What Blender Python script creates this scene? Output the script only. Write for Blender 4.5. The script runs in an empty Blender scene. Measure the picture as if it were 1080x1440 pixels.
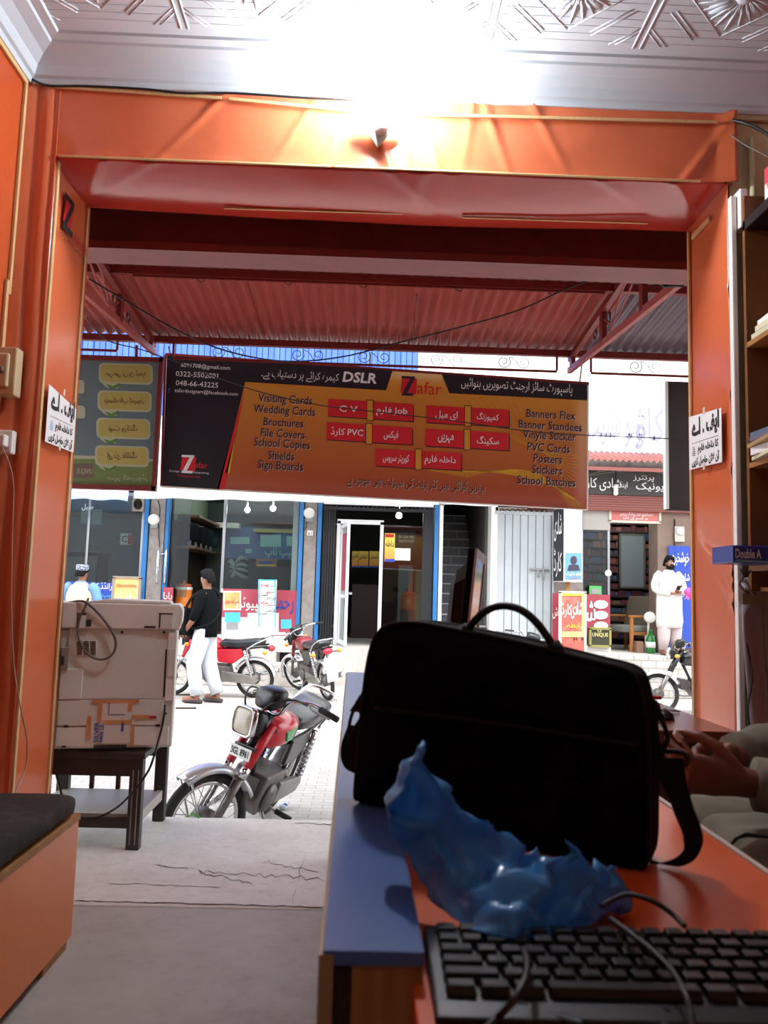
import bpy, bmesh, math, random, unicodedata
from mathutils import Vector, Matrix, Euler, noise
random.seed(7)
SC = bpy.context.scene
COL = SC.collection
PI = math.pi
V = Vector

# ------------------------------------------------------------------ camera
FPX, CAMH = 1120.0, 1.1
psi, th, rho = math.radians(1.28), math.radians(5.9), math.radians(1.62)
CF = V((math.sin(psi)*math.cos(th), math.cos(psi)*math.cos(th), math.sin(th)))
_r0 = CF.cross(V((0, 0, 1))).normalized(); _u0 = _r0.cross(CF)
CR = (math.cos(rho)*_r0 + math.sin(rho)*_u0).normalized(); CU = CR.cross(CF)
cam = bpy.data.cameras.new('camera'); camo = bpy.data.objects.new('camera', cam); COL.objects.link(camo)
cam.sensor_fit = 'HORIZONTAL'; cam.sensor_width = 36; cam.lens = FPX*36/1080
cam.clip_start = 0.05; cam.clip_end = 200
camo.matrix_world = Matrix(((CR.x, CU.x, -CF.x, 0), (CR.y, CU.y, -CF.y, 0), (CR.z, CU.z, -CF.z, CAMH), (0, 0, 0, 1)))
cam.dof.use_dof = True; cam.dof.focus_distance = 6.5; cam.dof.aperture_fstop = 9.0
SC.camera = camo
# ------------------------------------------------------------------ light and exposure
SC.view_settings.view_transform = 'Standard'; SC.view_settings.look = 'None'
SC.view_settings.gamma = 1.0; SC.view_settings.use_curve_mapping = False
SC.view_settings.exposure = 0.0
WORLD_STRENGTH = 4.5
SUN_STRENGTH = 3.0
BULB_STRENGTH = 520.0
ADDED_TUBE_STRENGTH = 16.0
w = bpy.data.worlds.new('overcast_sky'); SC.world = w; w.use_nodes = True
bg = w.node_tree.nodes['Background']; bg.inputs[0].default_value = (0.90, 0.95, 1.0, 1); bg.inputs[1].default_value = WORLD_STRENGTH
sl = bpy.data.lights.new('sun', 'SUN'); sl.energy = SUN_STRENGTH; sl.angle = math.radians(12); sl.color = (1, .96, .9)
so = bpy.data.objects.new('sun', sl); COL.objects.link(so); so.rotation_euler = (math.radians(24), math.radians(12), 0)

# ------------------------------------------------------------------ pixel helpers (positions read off the photograph at a real distance)
def ray(x, y): return CF + CR*((x-540)/FPX) + CU*((720-y)/FPX)
def P(x, y, Y):
    d = ray(x, y); return V((0, 0, CAMH)) + d*(Y/d.y)
def G(x, y, z):
    d = ray(x, y); return V((0, 0, CAMH)) + d*((z-CAMH)/d.z)

# ------------------------------------------------------------------ materials
def lin(h):
    h = h.lstrip('#'); o = []
    for i in (0, 2, 4):
        c = int(h[i:i+2], 16)/255; o.append(c/12.92 if c <= .04045 else ((c+.055)/1.055)**2.4)
    return (*o, 1)
MC = {}
def mat(name, col='#808080', rough=.5, metal=0, spec=.5, noise=None, bump=None, emit=0, trans=0, alpha=1, coat=0, wave=None, translucent=0, stretch=None, sheen=0):
    if name in MC: return MC[name]
    m = bpy.data.materials.new(name); m.use_nodes = True; nt = m.node_tree; N = nt.nodes; L = nt.links
    b = N['Principled BSDF']; b.inputs['Base Color'].default_value = lin(col)
    b.inputs['Roughness'].default_value = rough; b.inputs['Metallic'].default_value = metal
    b.inputs['Specular IOR Level'].default_value = spec
    b.inputs['Transmission Weight'].default_value = trans; b.inputs['Alpha'].default_value = alpha
    b.inputs['Coat Weight'].default_value = coat
    if sheen: b.inputs['Sheen Weight'].default_value = sheen
    if emit: b.inputs['Emission Color'].default_value = lin(col); b.inputs['Emission Strength'].default_value = emit
    tc = None
    def coord():
        nonlocal tc
        if tc is None:
            tc = N.new('ShaderNodeTexCoord'); out = tc.outputs['Object']
            if stretch:
                mp = N.new('ShaderNodeMapping'); mp.inputs['Scale'].default_value = stretch; L.new(out, mp.inputs[0]); out = mp.outputs[0]
            tc = out
        return tc
    if noise:
        for k, (sc, c2, amt, *rest) in enumerate(noise if isinstance(noise, list) else [noise]):
            lo, hi = rest if rest else (.35, .7)
            t = N.new('ShaderNodeTexNoise'); t.inputs['Scale'].default_value = sc; t.inputs['Detail'].default_value = 6; t.inputs['Roughness'].default_value = .6
            L.new(coord(), t.inputs['Vector'])
            r = N.new('ShaderNodeMapRange'); r.inputs[1].default_value = lo; r.inputs[2].default_value = hi; r.inputs[4].default_value = amt
            L.new(t.outputs['Fac'], r.inputs[0])
            mx = N.new('ShaderNodeMix'); mx.data_type = 'RGBA'; L.new(r.outputs[0], mx.inputs[0])
            src = b.inputs['Base Color']
            if src.is_linked: L.new(src.links[0].from_socket, mx.inputs[6])
            else: mx.inputs[6].default_value = lin(col)
            mx.inputs[7].default_value = lin(c2); L.new(mx.outputs[2], b.inputs['Base Color'])
    if wave:
        sc, c2, amt, ax, dist = wave
        t = N.new('ShaderNodeTexWave'); t.inputs['Scale'].default_value = sc; t.bands_direction = ax; t.inputs['Distortion'].default_value = dist; t.inputs['Detail'].default_value = 3
        L.new(coord(), t.inputs['Vector'])
        r = N.new('ShaderNodeMath'); r.operation = 'MULTIPLY'; r.inputs[1].default_value = amt; L.new(t.outputs['Fac'], r.inputs[0])
        mx = N.new('ShaderNodeMix'); mx.data_type = 'RGBA'; L.new(r.outputs[0], mx.inputs[0])
        src = b.inputs['Base Color']
        if src.is_linked: L.new(src.links[0].from_socket, mx.inputs[6])
        else: mx.inputs[6].default_value = lin(col)
        mx.inputs[7].default_value = lin(c2); L.new(mx.outputs[2], b.inputs['Base Color'])
    if bump:
        t = N.new('ShaderNodeTexNoise'); t.inputs['Scale'].default_value = bump[0]; t.inputs['Detail'].default_value = 5
        L.new(coord(), t.inputs['Vector'])
        bp = N.new('ShaderNodeBump'); bp.inputs['Strength'].default_value = bump[1]; bp.inputs['Distance'].default_value = bump[2] if len(bump) > 2 else .01
        L.new(t.outputs['Fac'], bp.inputs['Height']); L.new(bp.outputs[0], b.inputs['Normal'])
    if translucent:
        tr = N.new('ShaderNodeBsdfTranslucent'); ms = N.new('ShaderNodeMixShader'); ms.inputs[0].default_value = translucent
        src = b.inputs['Base Color']
        if src.is_linked: L.new(src.links[0].from_socket, tr.inputs[0])
        else: tr.inputs[0].default_value = lin(col)
        L.new(b.outputs[0], ms.inputs[1]); L.new(tr.outputs[0], ms.inputs[2]); L.new(ms.outputs[0], N['Material Output'].inputs[0])
    MC[name] = m; return m
def glassmat(name, tint='#eef4f2', refl=.1, rough=.02):
    if name in MC: return MC[name]
    m = bpy.data.materials.new(name); m.use_nodes = True; nt = m.node_tree; N = nt.nodes; L = nt.links
    N.remove(N['Principled BSDF'])
    t = N.new('ShaderNodeBsdfTransparent'); t.inputs[0].default_value = lin(tint)
    g = N.new('ShaderNodeBsdfGlossy'); g.inputs['Roughness'].default_value = rough
    f = N.new('ShaderNodeFresnel'); f.inputs[0].default_value = 1.5
    a = N.new('ShaderNodeMath'); a.operation = 'MULTIPLY_ADD'; a.inputs[1].default_value = .9; a.inputs[2].default_value = refl; L.new(f.outputs[0], a.inputs[0])
    ms = N.new('ShaderNodeMixShader'); L.new(a.outputs[0], ms.inputs[0]); L.new(t.outputs[0], ms.inputs[1]); L.new(g.outputs[0], ms.inputs[2])
    L.new(ms.outputs[0], N['Material Output'].inputs[0]); MC[name] = m; return m

# ------------------------------------------------------------------ lettering
AR = {}
for cp in list(range(0xFB50, 0xFBB2))+list(range(0xFBFC, 0xFC00))+list(range(0xFE80, 0xFEFD)):
    d = unicodedata.decomposition(chr(cp)).split()
    if len(d) == 2 and d[0][0] == '<': AR.setdefault(chr(int(d[1], 16)), {})[d[0][1:-1]] = chr(cp)
    if len(d) == 3 and d[1] == '0644' and d[2] == '0627': AR.setdefault('LA', {})[d[0][1:-1]] = chr(cp)
def urdu_word(s):
    if not any(c in AR for c in s): return s
    seq = []; i = 0
    while i < len(s):
        if s[i] == '\u0644' and i+1 < len(s) and s[i+1] == '\u0627': seq.append('LA'); i += 2
        else: seq.append(s[i]); i += 1
    out = []
    for i, c in enumerate(seq):
        f = AR.get(c)
        if not f: out.append(c); continue
        pj = i > 0 and 'initial' in AR.get(seq[i-1], {}) and 'final' in f
        nj = i+1 < len(seq) and 'initial' in f and 'final' in AR.get(seq[i+1], {})
        k = 'medial' if pj and nj else 'final' if pj else 'initial' if nj else 'isolated'
        out.append(f.get(k) or f.get('isolated') or c)
    return ''.join(reversed(out))
def urdu(s): return ' '.join(urdu_word(x) for x in reversed(s.split()))
TXT = {}
def text_geo(s, bold=0, shear=0):
    k = (s, bold, shear)
    if k not in TXT:
        c = bpy.data.curves.new('lettering', 'FONT'); c.body = s; c.resolution_u = 2; c.offset = bold; c.shear = shear
        o = bpy.data.objects.new('lettering', c); COL.objects.link(o)
        me = bpy.data.meshes.new_from_object(o.evaluated_get(bpy.context.evaluated_depsgraph_get()))
        vs = [v.co.copy() for v in me.vertices]; fs = [tuple(p.vertices) for p in me.polygons]
        bpy.data.objects.remove(o); bpy.data.meshes.remove(me); bpy.data.curves.remove(c)
        TXT[k] = (vs, fs)
    return TXT[k]

# ------------------------------------------------------------------ mesh builder
class MB:
    def __init__(s): s.v = []; s.f = []; s.m = []; s.sm = []; s.mats = []; s.M = None
    def mi(s, m):
        if m not in s.mats: s.mats.append(m)
        return s.mats.index(m)
    def add(s, vs, fs, m, smooth=False):
        o = len(s.v); k = s.mi(m)
        s.v += [(s.M @ V(p)) if s.M else V(p) for p in vs]
        for f in fs: s.f.append(tuple(i+o for i in f)); s.m.append(k); s.sm.append(smooth)
        return s
    def box(s, x0, x1, y0, y1, z0, z1, m):
        return s.add([(x, y, z) for x in (x0, x1) for y in (y0, y1) for z in (z0, z1)],
                     [(0, 1, 3, 2), (4, 6, 7, 5), (0, 4, 5, 1), (2, 3, 7, 6), (0, 2, 6, 4), (1, 5, 7, 3)], m)
    def cbox(s, c, d, m, rot=None):
        R = (Euler(rot).to_matrix() if rot is not None and not isinstance(rot, Matrix) else rot) or Matrix.Identity(3)
        c = V(c); ps = [c + R @ V((x*d[0]/2, y*d[1]/2, z*d[2]/2)) for x in (-1, 1) for y in (-1, 1) for z in (-1, 1)]
        return s.add(ps, [(0, 1, 3, 2), (4, 6, 7, 5), (0, 4, 5, 1), (2, 3, 7, 6), (0, 2, 6, 4), (1, 5, 7, 3)], m)
    def bar(s, a, b, w, h, m, up=(0, 0, 1)):
        a = V(a); b = V(b); d = (b-a); L = d.length; d.normalize(); up = V(up)
        if abs(d.dot(up)) > .99: up = V((0, 1, 0))
        x = d.cross(up).normalized(); z = x.cross(d)
        R = Matrix((x, d, z)).transposed()
        return s.cbox((a+b)/2, (w, L, h), m, R)
    def tube(s, pts, r, m, n=8, closed=False, flat=1.0, cap=True, up=None):
        pts = [V(p) for p in pts]; K = len(pts); rs = r if isinstance(r, (list, tuple)) else [r]*K
        vs = []; prev = None
        for i, p in enumerate(pts):
            a = pts[(i-1) % K] if closed or i else p; b = pts[(i+1) % K] if closed or i < K-1 else p
            t = (b-a).normalized()
            if prev is None:
                u = V(up) if up else (V((0, 0, 1)) if abs(t.z) < .9 else V((1, 0, 0)))
                x = t.cross(u).normalized()
            else:
                x = prev - t*prev.dot(t)
                x = x.normalized() if x.length > 1e-6 else t.orthogonal().normalized()
            prev = x; y = t.cross(x)
            for k in range(n):
                q = 2*PI*k/n; vs.append(p + x*(rs[i]*math.cos(q)) + y*(rs[i]*flat*math.sin(q)))
        fs = []
        for i in range(K if closed else K-1):
            j = (i+1) % K
            for k in range(n): l = (k+1) % n; fs.append((i*n+k, i*n+l, j*n+l, j*n+k))
        if cap and not closed: fs.append(tuple(range(n-1, -1, -1))); fs.append(tuple((K-1)*n+k for k in range(n)))
        return s.add(vs, fs, m, True)
    def lathe(s, prof, m, o=(0, 0, 0), axis=(0, 0, 1), n=20, smooth=True):
        o = V(o); a = V(axis).normalized(); x = a.orthogonal().normalized(); y = a.cross(x); vs = []; fs = []
        for (r, z) in prof:
            for k in range(n): q = 2*PI*k/n; vs.append(o + a*z + x*(r*math.cos(q)) + y*(r*math.sin(q)))
        for i in range(len(prof)-1):
            for k in range(n): l = (k+1) % n; fs.append((i*n+k, i*n+l, (i+1)*n+l, (i+1)*n+k))
        fs.append(tuple(range(n-1, -1, -1))); fs.append(tuple((len(prof)-1)*n+k for k in range(n)))
        return s.add(vs, fs, m, smooth)
    def ell(s, c, r, m, nu=14, nv=9, rot=None):
        R = Euler(rot).to_matrix() if rot else Matrix.Identity(3); c = V(c); vs = []; fs = []
        r = r if isinstance(r, (tuple, list)) else (r, r, r)
        for j in range(nv+1):
            t = PI*j/nv
            for i in range(nu):
                q = 2*PI*i/nu; vs.append(c + R @ V((r[0]*math.sin(t)*math.cos(q), r[1]*math.sin(t)*math.sin(q), r[2]*math.cos(t))))
        for j in range(nv):
            for i in range(nu): k = (i+1) % nu; fs.append((j*nu+i, (j+1)*nu+i, (j+1)*nu+k, j*nu+k))
        return s.add(vs, fs, m, True)
    def loft(s, rings, m, smooth=True, caps=True, closed=True):
        n = len(rings[0]); vs = [p for r in rings for p in r]; fs = []
        for i in range(len(rings)-1):
            for k in range(n if closed else n-1): l = (k+1) % n; fs.append((i*n+k, i*n+l, (i+1)*n+l, (i+1)*n+k))
        if caps: fs.append(tuple(range(n-1, -1, -1))); fs.append(tuple((len(rings)-1)*n+k for k in range(n)))
        return s.add(vs, fs, m, smooth)
    def grid(s, fn, nu, nv, m, smooth=True):
        vs = [fn(i/nu, j/nv) for j in range(nv+1) for i in range(nu+1)]
        fs = [(j*(nu+1)+i, j*(nu+1)+i+1, (j+1)*(nu+1)+i+1, (j+1)*(nu+1)+i) for j in range(nv) for i in range(nu)]
        return s.add(vs, fs, m, smooth)
    def poly(s, pts, m): return s.add(pts, [tuple(range(len(pts)))], m)
    def prism(s, pts2, o, xa, ya, depth, m, smooth=False):
        o = V(o); xa = V(xa); ya = V(ya); na = xa.cross(ya).normalized(); n = len(pts2)
        a = [o + xa*p[0] + ya*p[1] for p in pts2]; b = [p - na*depth for p in a]
        fs = [tuple(range(n)), tuple(range(2*n-1, n-1, -1))] + [(i, i+n, (i+1) % n+n, (i+1) % n) for i in range(n)]
        return s.add(a+b, fs, m, smooth)
    def text(s, t, o, xa, ya, m, w=None, h=None, bold=0, align='c', shear=0, ur=False, sc=None):
        """lettering lying on the plane of xa (reading direction) and ya (up), centred on o, fitted to w and / or h"""
        vs, fs = text_geo(urdu(t) if ur else t, bold, shear)
        if not vs: return s
        x0 = min(v.x for v in vs); x1 = max(v.x for v in vs); y0 = min(v.y for v in vs); y1 = max(v.y for v in vs)
        sx = w/(x1-x0) if w else None; sy = h/(y1-y0) if h else None
        sx = sx or sy; sy = sy or sx
        if sc: sx, sy = sc
        o = V(o); xa = V(xa).normalized(); ya = V(ya).normalized()
        ax = {'c': (x0+x1)/2, 'l': x0, 'r': x1}[align]; ay = (y0+y1)/2
        return s.add([o + xa*((v.x-ax)*sx) + ya*((v.y-ay)*sy) for v in vs], fs, m)
    def build(s, name, parent=None, bevel=0, seg=2, solid=0, sub=0, weld=False):
        me = bpy.data.meshes.new(name); o = bpy.data.objects.new(name, me); COL.objects.link(o)
        vs = s.v
        if parent is not None:
            r = parent
            while r.parent: r = r.parent
            inv = Matrix.LocRotScale(r.location, r.rotation_euler, None).inverted(); vs = [inv @ p for p in vs]
            if parent.type == 'MESH' and parent.parent is None: pass
            o.parent = parent
        else:
            xs = [p.x for p in vs]; ys = [p.y for p in vs]; zs = [p.z for p in vs]
            c = V(((min(xs)+max(xs))/2, (min(ys)+max(ys))/2, min(zs))); o.location = c; vs = [p-c for p in vs]
        me.from_pydata(vs, [], s.f)
        for m in s.mats: me.materials.append(m)
        me.polygons.foreach_set('material_index', s.m); me.polygons.foreach_set('use_smooth', s.sm); me.update()
        if weld:
            bm = bmesh.new(); bm.from_mesh(me); bmesh.ops.remove_doubles(bm, verts=bm.verts, dist=1e-5); bmesh.ops.recalc_face_normals(bm, faces=bm.faces); bm.to_mesh(me); bm.free()
        if solid: q = o.modifiers.new('s', 'SOLIDIFY'); q.thickness = solid; q.offset = 0
        if bevel:
            q = o.modifiers.new('b', 'BEVEL'); q.width = bevel; q.segments = seg; q.limit_method = 'ANGLE'; q.angle_limit = math.radians(40)
            q.harden_normals = False
        if sub: q = o.modifiers.new('u', 'SUBSURF'); q.levels = sub; q.render_levels = sub
        return o
def tag(o, label=None, cat=None, group=None, kind=None):
    if label: o['label'] = label
    if cat: o['category'] = cat
    if group: o['group'] = group
    if kind: o['kind'] = kind
    return o
def thing(name, label, cat, loc=(0, 0, 0), rot=(0, 0, 0), group=None):
    o = bpy.data.objects.new(name, None); COL.objects.link(o); o.empty_display_size = .1
    o.location = loc; o.rotation_euler = rot; return tag(o, label, cat, group)
def struct(mb, name, parent=None, **k):
    o = mb.build(name, parent, **k)
    if parent is None: o['kind'] = 'structure'
    return o
def copy_tree(o, parent=None):
    c = o.copy(); COL.objects.link(c)
    if parent is not None: c.parent = parent
    for ch in list(o.children): copy_tree(ch, c)
    return c
def smooth_path(pts, n=6):
    pts = [V(p) for p in pts]; out = []
    for i in range(len(pts)-1):
        p0 = pts[max(i-1, 0)]; p1 = pts[i]; p2 = pts[i+1]; p3 = pts[min(i+2, len(pts)-1)]
        for k in range(n):
            t = k/n; out.append(.5*((2*p1)+(p2-p0)*t+(2*p0-5*p1+4*p2-p3)*t*t+(3*p1-p0-3*p2+p3)*t**3))
    out.append(pts[-1]); return out
def nz(x, y=0, z=0): return noise.noise(V((x, y, z)))
# ================================================================== materials
orange = mat('orange_flex', '#d26c44', .24, spec=.5, noise=(2.5, '#c65e38', .5), bump=(9, .25, .01))
orange_lam = mat('orange_laminate', '#f08a40', .3, noise=(6, '#e67c34', .4))
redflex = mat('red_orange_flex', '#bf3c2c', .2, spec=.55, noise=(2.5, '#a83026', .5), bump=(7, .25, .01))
batten_m = mat('pale_wood_batten', '#d8b27c', .6, noise=(20, '#b88f58', .5), stretch=(4, 4, .6))
white_paint = mat('white_ceiling_paint', '#c6ccd2', .55, noise=(3, '#b6bcc2', .5), bump=(30, .1, .004))
cream = mat('cream_wall_paint', '#cfc49c', .7, noise=(4, '#b3a67e', .6), bump=(40, .2, .004))
concrete = mat('worn_concrete_floor', '#aca6a0', .62, noise=[(3.2, '#857d77', .75), (22, '#6a625c', .35, .5, .75), (1.1, '#c2bdb7', .6)], bump=(25, .25, .006))
concrete2 = mat('pale_concrete_step', '#e4e2de', .7, noise=[(3.0, '#cbc6c0', .7), (26, '#a8a19a', .35, .5, .75)], bump=(20, .4, .01))
pavebrick = mat('brick_paved_street', '#b9b4ae', .8, noise=[(1.2, '#a29a92', .6), (18, '#8e857c', .4)], bump=(22, .4, .01))
maroon = mat('maroon_painted_steel', '#7d2420', .45, noise=(9, '#5a1a1a', .6), bump=(40, .15, .003))
pinksteel = mat('red_painted_angle_steel', '#a34a44', .5, noise=(8, '#7d3230', .6))
black = mat('black_plastic', '#0c0c0d', .4)
blackmatte = mat('black_fabric', '#08080a', .9, spec=.2, bump=(400, .3, .002))
chrome = mat('chrome', '#d8d8da', .15, 1)
steel = mat('brushed_steel', '#a8a8aa', .35, 1)
whitepl = mat('white_plastic', '#e6e3dc', .4)
greypl = mat('grey_plastic', '#8d8d8d', .5)
white = mat('white_paint', '#f2f0ec', .5)
wood = mat('brown_wood_veneer', '#6b2f16', .35, wave=(2.0, '#4a1d0c', .6, 'Y', 6), bump=(60, .05, .002))
palewood = mat('pale_cut_wood', '#b9854f', .6, wave=(9, '#946236', .6, 'X', 4), bump=(50, .2, .002))
paper = mat('white_paper', '#eceaea', .8)
ink = mat('black_ink', '#14110f', .7)
redink = mat('red_ink', '#c3161c', .6)
cablem = mat('black_cable', '#101010', .5)

# ================================================================== shop shell
YN, YF, XL, XR, ZL, ZC, XW, XE, ZT = 3.03, 3.43, -1.275, 1.42, 2.785, 3.09, -1.40, 1.86, 3.20
m = MB()
# floor slabs: inner slab, and the pale worn entrance step beyond the joint
struct(MB().box(-1.6, 2.1, -2.6, 2.905, -.12, 0, concrete), 'floor', bevel=.006)
m = MB(); m.box(-1.9, 2.3, 2.917, 4.02, -.45, 0, concrete2)
rr = random.Random(3)
o = struct(m, 'floor.001', bevel=.012)
# flaked patches and hairline cracks in the step
def crack(pts, wd, nm='floor_crack'):
    mm = MB(); pts = [V(p) for p in pts]; L = []; R = []
    for i, p in enumerate(pts):
        ww = wd*(.4+.6*rr.random())*(0.3 if i in (0, len(pts)-1) else 1)
        L.append(V((p.x, p.y+ww, .0012))); R.append(V((p.x, p.y-ww, .0012)))
    mm.loft([L, R], mat('crack_dirt', '#5b4a40', .95, noise=(30, '#3b2c25', .6)), smooth=False, caps=False, closed=False)
    struct(mm, nm)
def jag(x0, y0, x1, y1, n=26, a=.012):
    return [(x0+(x1-x0)*i/n+rr.uniform(-.005, .005), y0+(y1-y0)*i/n+rr.uniform(-a, a), 0) for i in range(n+1)]
crack(jag(-.98, 2.945, -.1, 2.93, 40, .004), .006)
crack(jag(-.62, 3.27, -.12, 3.2, 22, .035), .0045)
crack(jag(-.62, 3.27, -.38, 3.13, 16, .02), .0045)
crack(jag(-.38, 3.40, -.14, 3.28, 18, .02), .004)
crack(jag(-.92, 3.12, -.5, 3.1, 22, .008), .003)
crack(jag(-.8, 3.33, -.66, 3.29, 10, .015), .004)
crack(jag(-.3, 3.95, -.05, 3.93, 12, .012), .006)
crack([(-.22+rr.uniform(-.008, .008), 2.95+i*.07, 0) for i in range(9)], .012)

# walls
struct(MB().box(XW-.2, XW, -2.6, YN, -.1, 3.5, mat('orange_flex_wall', '#bd5228', .28, spec=.5, noise=(2, '#b8421c', .6), bump=(5, .5, .02))), 'wall_left')
struct(MB().box(XE, XE+.2, -2.6, YN, -.1, 3.5, mat('red_flex_wall', '#b5381c', .3, noise=(3, '#9a2c18', .6), bump=(6, .5, .02))), 'wall_right')
struct(MB().box(XW-.2, XE+.2, -2.8, -2.6, -.1, 3.5, cream), 'wall_back')
m = MB(); m.box(XW-.6, XL-.012, YN+.012, YF, -.45, 3.5, cream); struct(m, 'wall_front_left')
m = MB(); m.box(XR+.012, XE+.6, YN+.012, YF, -.45, 3.5, cream); struct(m, 'wall_front_right')
m = MB(); m.box(XL-.012, XR+.012, YN+.012, YF-.02, ZL+.012, 3.5, cream); struct(m, 'wall_front_lintel')

# ceiling with embossed tiles
m = MB(); m.box(XW-.2, XE+.2, -2.8, YF, ZT, ZT+.12, white_paint)
ceil = struct(m, 'ceiling')
m = MB(); T = .572; x_s = -.74; y_s = 2.82
def rod(a, b, r=.0055): u_ = V((0, 0, r*.45)); m.tube([V(a)+u_, V(b)+u_], r, white_paint, 8)
def leaf(cx, cy, ang, L, W):
    for k in range(-3, 4):
        q = ang+k*.28; l = L*(1-.09*abs(k))
        p0 = V((cx, cy, ZT)); d = V((math.cos(q), math.sin(q), 0))
        m.tube([p0+d*.02, p0+d*l*.55+V((0, 0, -.002)), p0+d*l], [.002, W*.62, .002], white_paint, 6)
for i in range(-2, 5):
    for j in range(0, 6):
        X0 = x_s+T*i; Y1 = y_s-T*j; X1 = X0+T; Y0 = Y1-T; cx = (X0+X1)/2; cy = (Y0+Y1)/2
        if X0 > XE or X1 < XW: continue
        for dx in (-.014, .014): rod((X0+dx, Y0, ZT), (X0+dx, Y1, ZT))
        for dy in (-.014, .014) if j else (): rod((X0, Y1+dy, ZT), (X1, Y1+dy, ZT))
        if j > 3: continue
        for rad in (.245, .225):      # octagon frame
            pts = [V((cx+rad*math.cos(PI/8+k*PI/4), cy+rad*math.sin(PI/8+k*PI/4), ZT)) for k in range(8)]
            for k in range(8):
                if k % 2 == 0: rod(pts[k], pts[(k+1) % 8], .004)
        for sx in (-1, 1):
            for sy in (-1, 1):
                for dd in (.07, .095): rod((cx+sx*.27, cy+sy*(.27-dd), ZT), (cx+sx*(.27-dd), cy+sy*.27, ZT), .0035)
        dia = [V((cx, cy-.2, ZT)), V((cx+.2, cy, ZT)), V((cx, cy+.2, ZT)), V((cx-.2, cy, ZT))]
        for k in range(4): rod(dia[k], dia[(k+1) % 4], .004)
        m.ell((cx, cy, ZT), (.035, .035, .018), white_paint, 12, 6)
        for k in range(4): leaf(cx, cy, k*PI/2+PI/4, .13, .009); leaf(cx, cy, k*PI/2, .17, .009)
        for k in range(14):            # fine ribbing of the tile ground
            yy = Y0+.03+k*(T-.06)/13
            m.box(X0+.03, X1-.03, yy-.002, yy+.002, ZT-.0012, ZT, white_paint)
struct(m, 'ceiling_relief', ceil)
# coved cornices
prof = [(0, -.12), (.018, -.12), (.022, -.098), (.035, -.092), (.05, -.06), (.085, -.035), (.13, -.022), (.135, -.012), (.17, -.01), (.18, .012), (0, .012)]
m = MB(); m.loft([[V((x, YN-a, ZT+z)) for a, z in prof] for x in (XW-.05, XE+.05)], white_paint, smooth=False); struct(m, 'trim_1')
m = MB(); m.loft([[V((XW+a, y, ZT+z)) for a, z in prof] for y in (-2.6, YN)], white_paint, smooth=False); struct(m, 'trim_2')
m = MB(); m.loft([[V((XE-a, y, ZT+z)) for a, z in prof] for y in (-2.6, YN)], white_paint, smooth=False); struct(m, 'trim_3')

# orange flex sheeting pinned over lintel and jambs
def ridge(x, c, wd): return math.exp(-((x-c)/wd)**2)
def fascia(u, v):
    x = XL-.065+(XR-XL+.095)*u; z = ZL-.0+(ZC-ZL+.015*(u < .5))*v
    d = .006+.004*nz(x*3, z*5, 1)
    for (cx, cz, ang) in ((-.25, ZC-.02, -.6), (-.12, ZC-.03, -.35), (.0, ZC-.18, .5), (.12, ZL+.03, .15), (.38, ZC, -.12), (.46, ZC-.1, .35), (.62, ZC, .5), (1.25, ZL+.02, -.7), (-.6, ZC, -.9), (.25, ZL, .3)):
        dx = (x-cx)-(z-cz)*ang*-1; r = abs(z-cz)
        d += .009*math.exp(-(dx/.018)**2)*math.exp(-r/.22)
    d += .010*math.exp(-(v/.08)**2)*abs(nz(x*4, 3)) + .006*math.exp(-((1-v)/.1)**2)*abs(nz(x*7, 5))
    if u > .97: d += .02*(u-.97)/.03
    return V((x, YN-d, z))
m = MB(); m.grid(fascia, 200, 40, orange); fsh = struct(m, 'trim_4', solid=.002)
def under(u, v):
    x = XL-.02+(XR-XL+.04)*u; y = YN+(YF-YN+.02)*v
    sag = .022*math.sin(PI*v)*(.6+.4*math.sin(3*u+1)) + .006*nz(x*2.2, y*3, 4) + .02*v*math.sin(PI*u)
    for cx, cy, ang in ((.05, YN, .9), (.2, YN, -.3), (.3, YN, .2), (.9, YN, 1.2), (1.2, YN, .8), (-.9, YN, -1.2), (-1.1, YN, -.6), (.15, YN, .1)):
        dx = (x-cx)-(y-cy)*ang; sag += .007*math.exp(-(dx/.03)**2)*math.exp(-(y-cy)/.14)
    return V((x, y, ZL+.004-sag))
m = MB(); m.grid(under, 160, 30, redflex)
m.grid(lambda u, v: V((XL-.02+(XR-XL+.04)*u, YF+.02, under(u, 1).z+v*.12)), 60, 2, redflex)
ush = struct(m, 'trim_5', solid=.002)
def jambl(u, v):
    y = YN+(YF-YN)*u; z = .0+ZL*v
    return V((XL+.004+.004*nz(y*4, z*1.5, 9)-.004*math.sin(PI*u), y, z))
m = MB(); m.grid(jambl, 14, 80, orange)
m.grid(lambda u, v: V((XL-.005+.012*nz(v*3, 3, 2)*u*0, YF+.006, ZL*v)) + V((-.2*u, 0, 0)), 2, 20, orange)
def retl(u, v):   # narrow folded return between left wall and jamb
    z = 3.1*v; return V((XW-.01+(XL-XW+.016)*u, YN-.004-.012*abs(math.sin(u*7+.6*nz(z*1.3, 2)))-.02*math.exp(-(u/.15)**2), z))
m.grid(retl, 20, 60, orange)
jl = struct(m, 'trim_6', solid=.002)
def jambr(u, v):
    y = YN-.005+(YF-YN+.005)*u; z = 2.80*v
    d = .004*nz(y*4, z*1.5, 19)
    for cz, a in ((1.17, -.9), (1.22, -.55), (1.27, -.25), (1.10, -1.2)):   # folds gathered to the pinned corner
        d += .011*math.exp(-(((z-cz)-(y-YN)*a*-.75)/.018)**2)*math.exp(-(y-YN)/.13)
    for cz in (1.62, 1.92, 2.35): d += .006*math.exp(-(((z-cz)-(y-YN)*.8)/.02)**2)*math.exp(-(y-YN)/.06)
    return V((XR-.004-d, y, z))
m = MB(); m.grid(jambr, 24, 150, orange)
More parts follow.
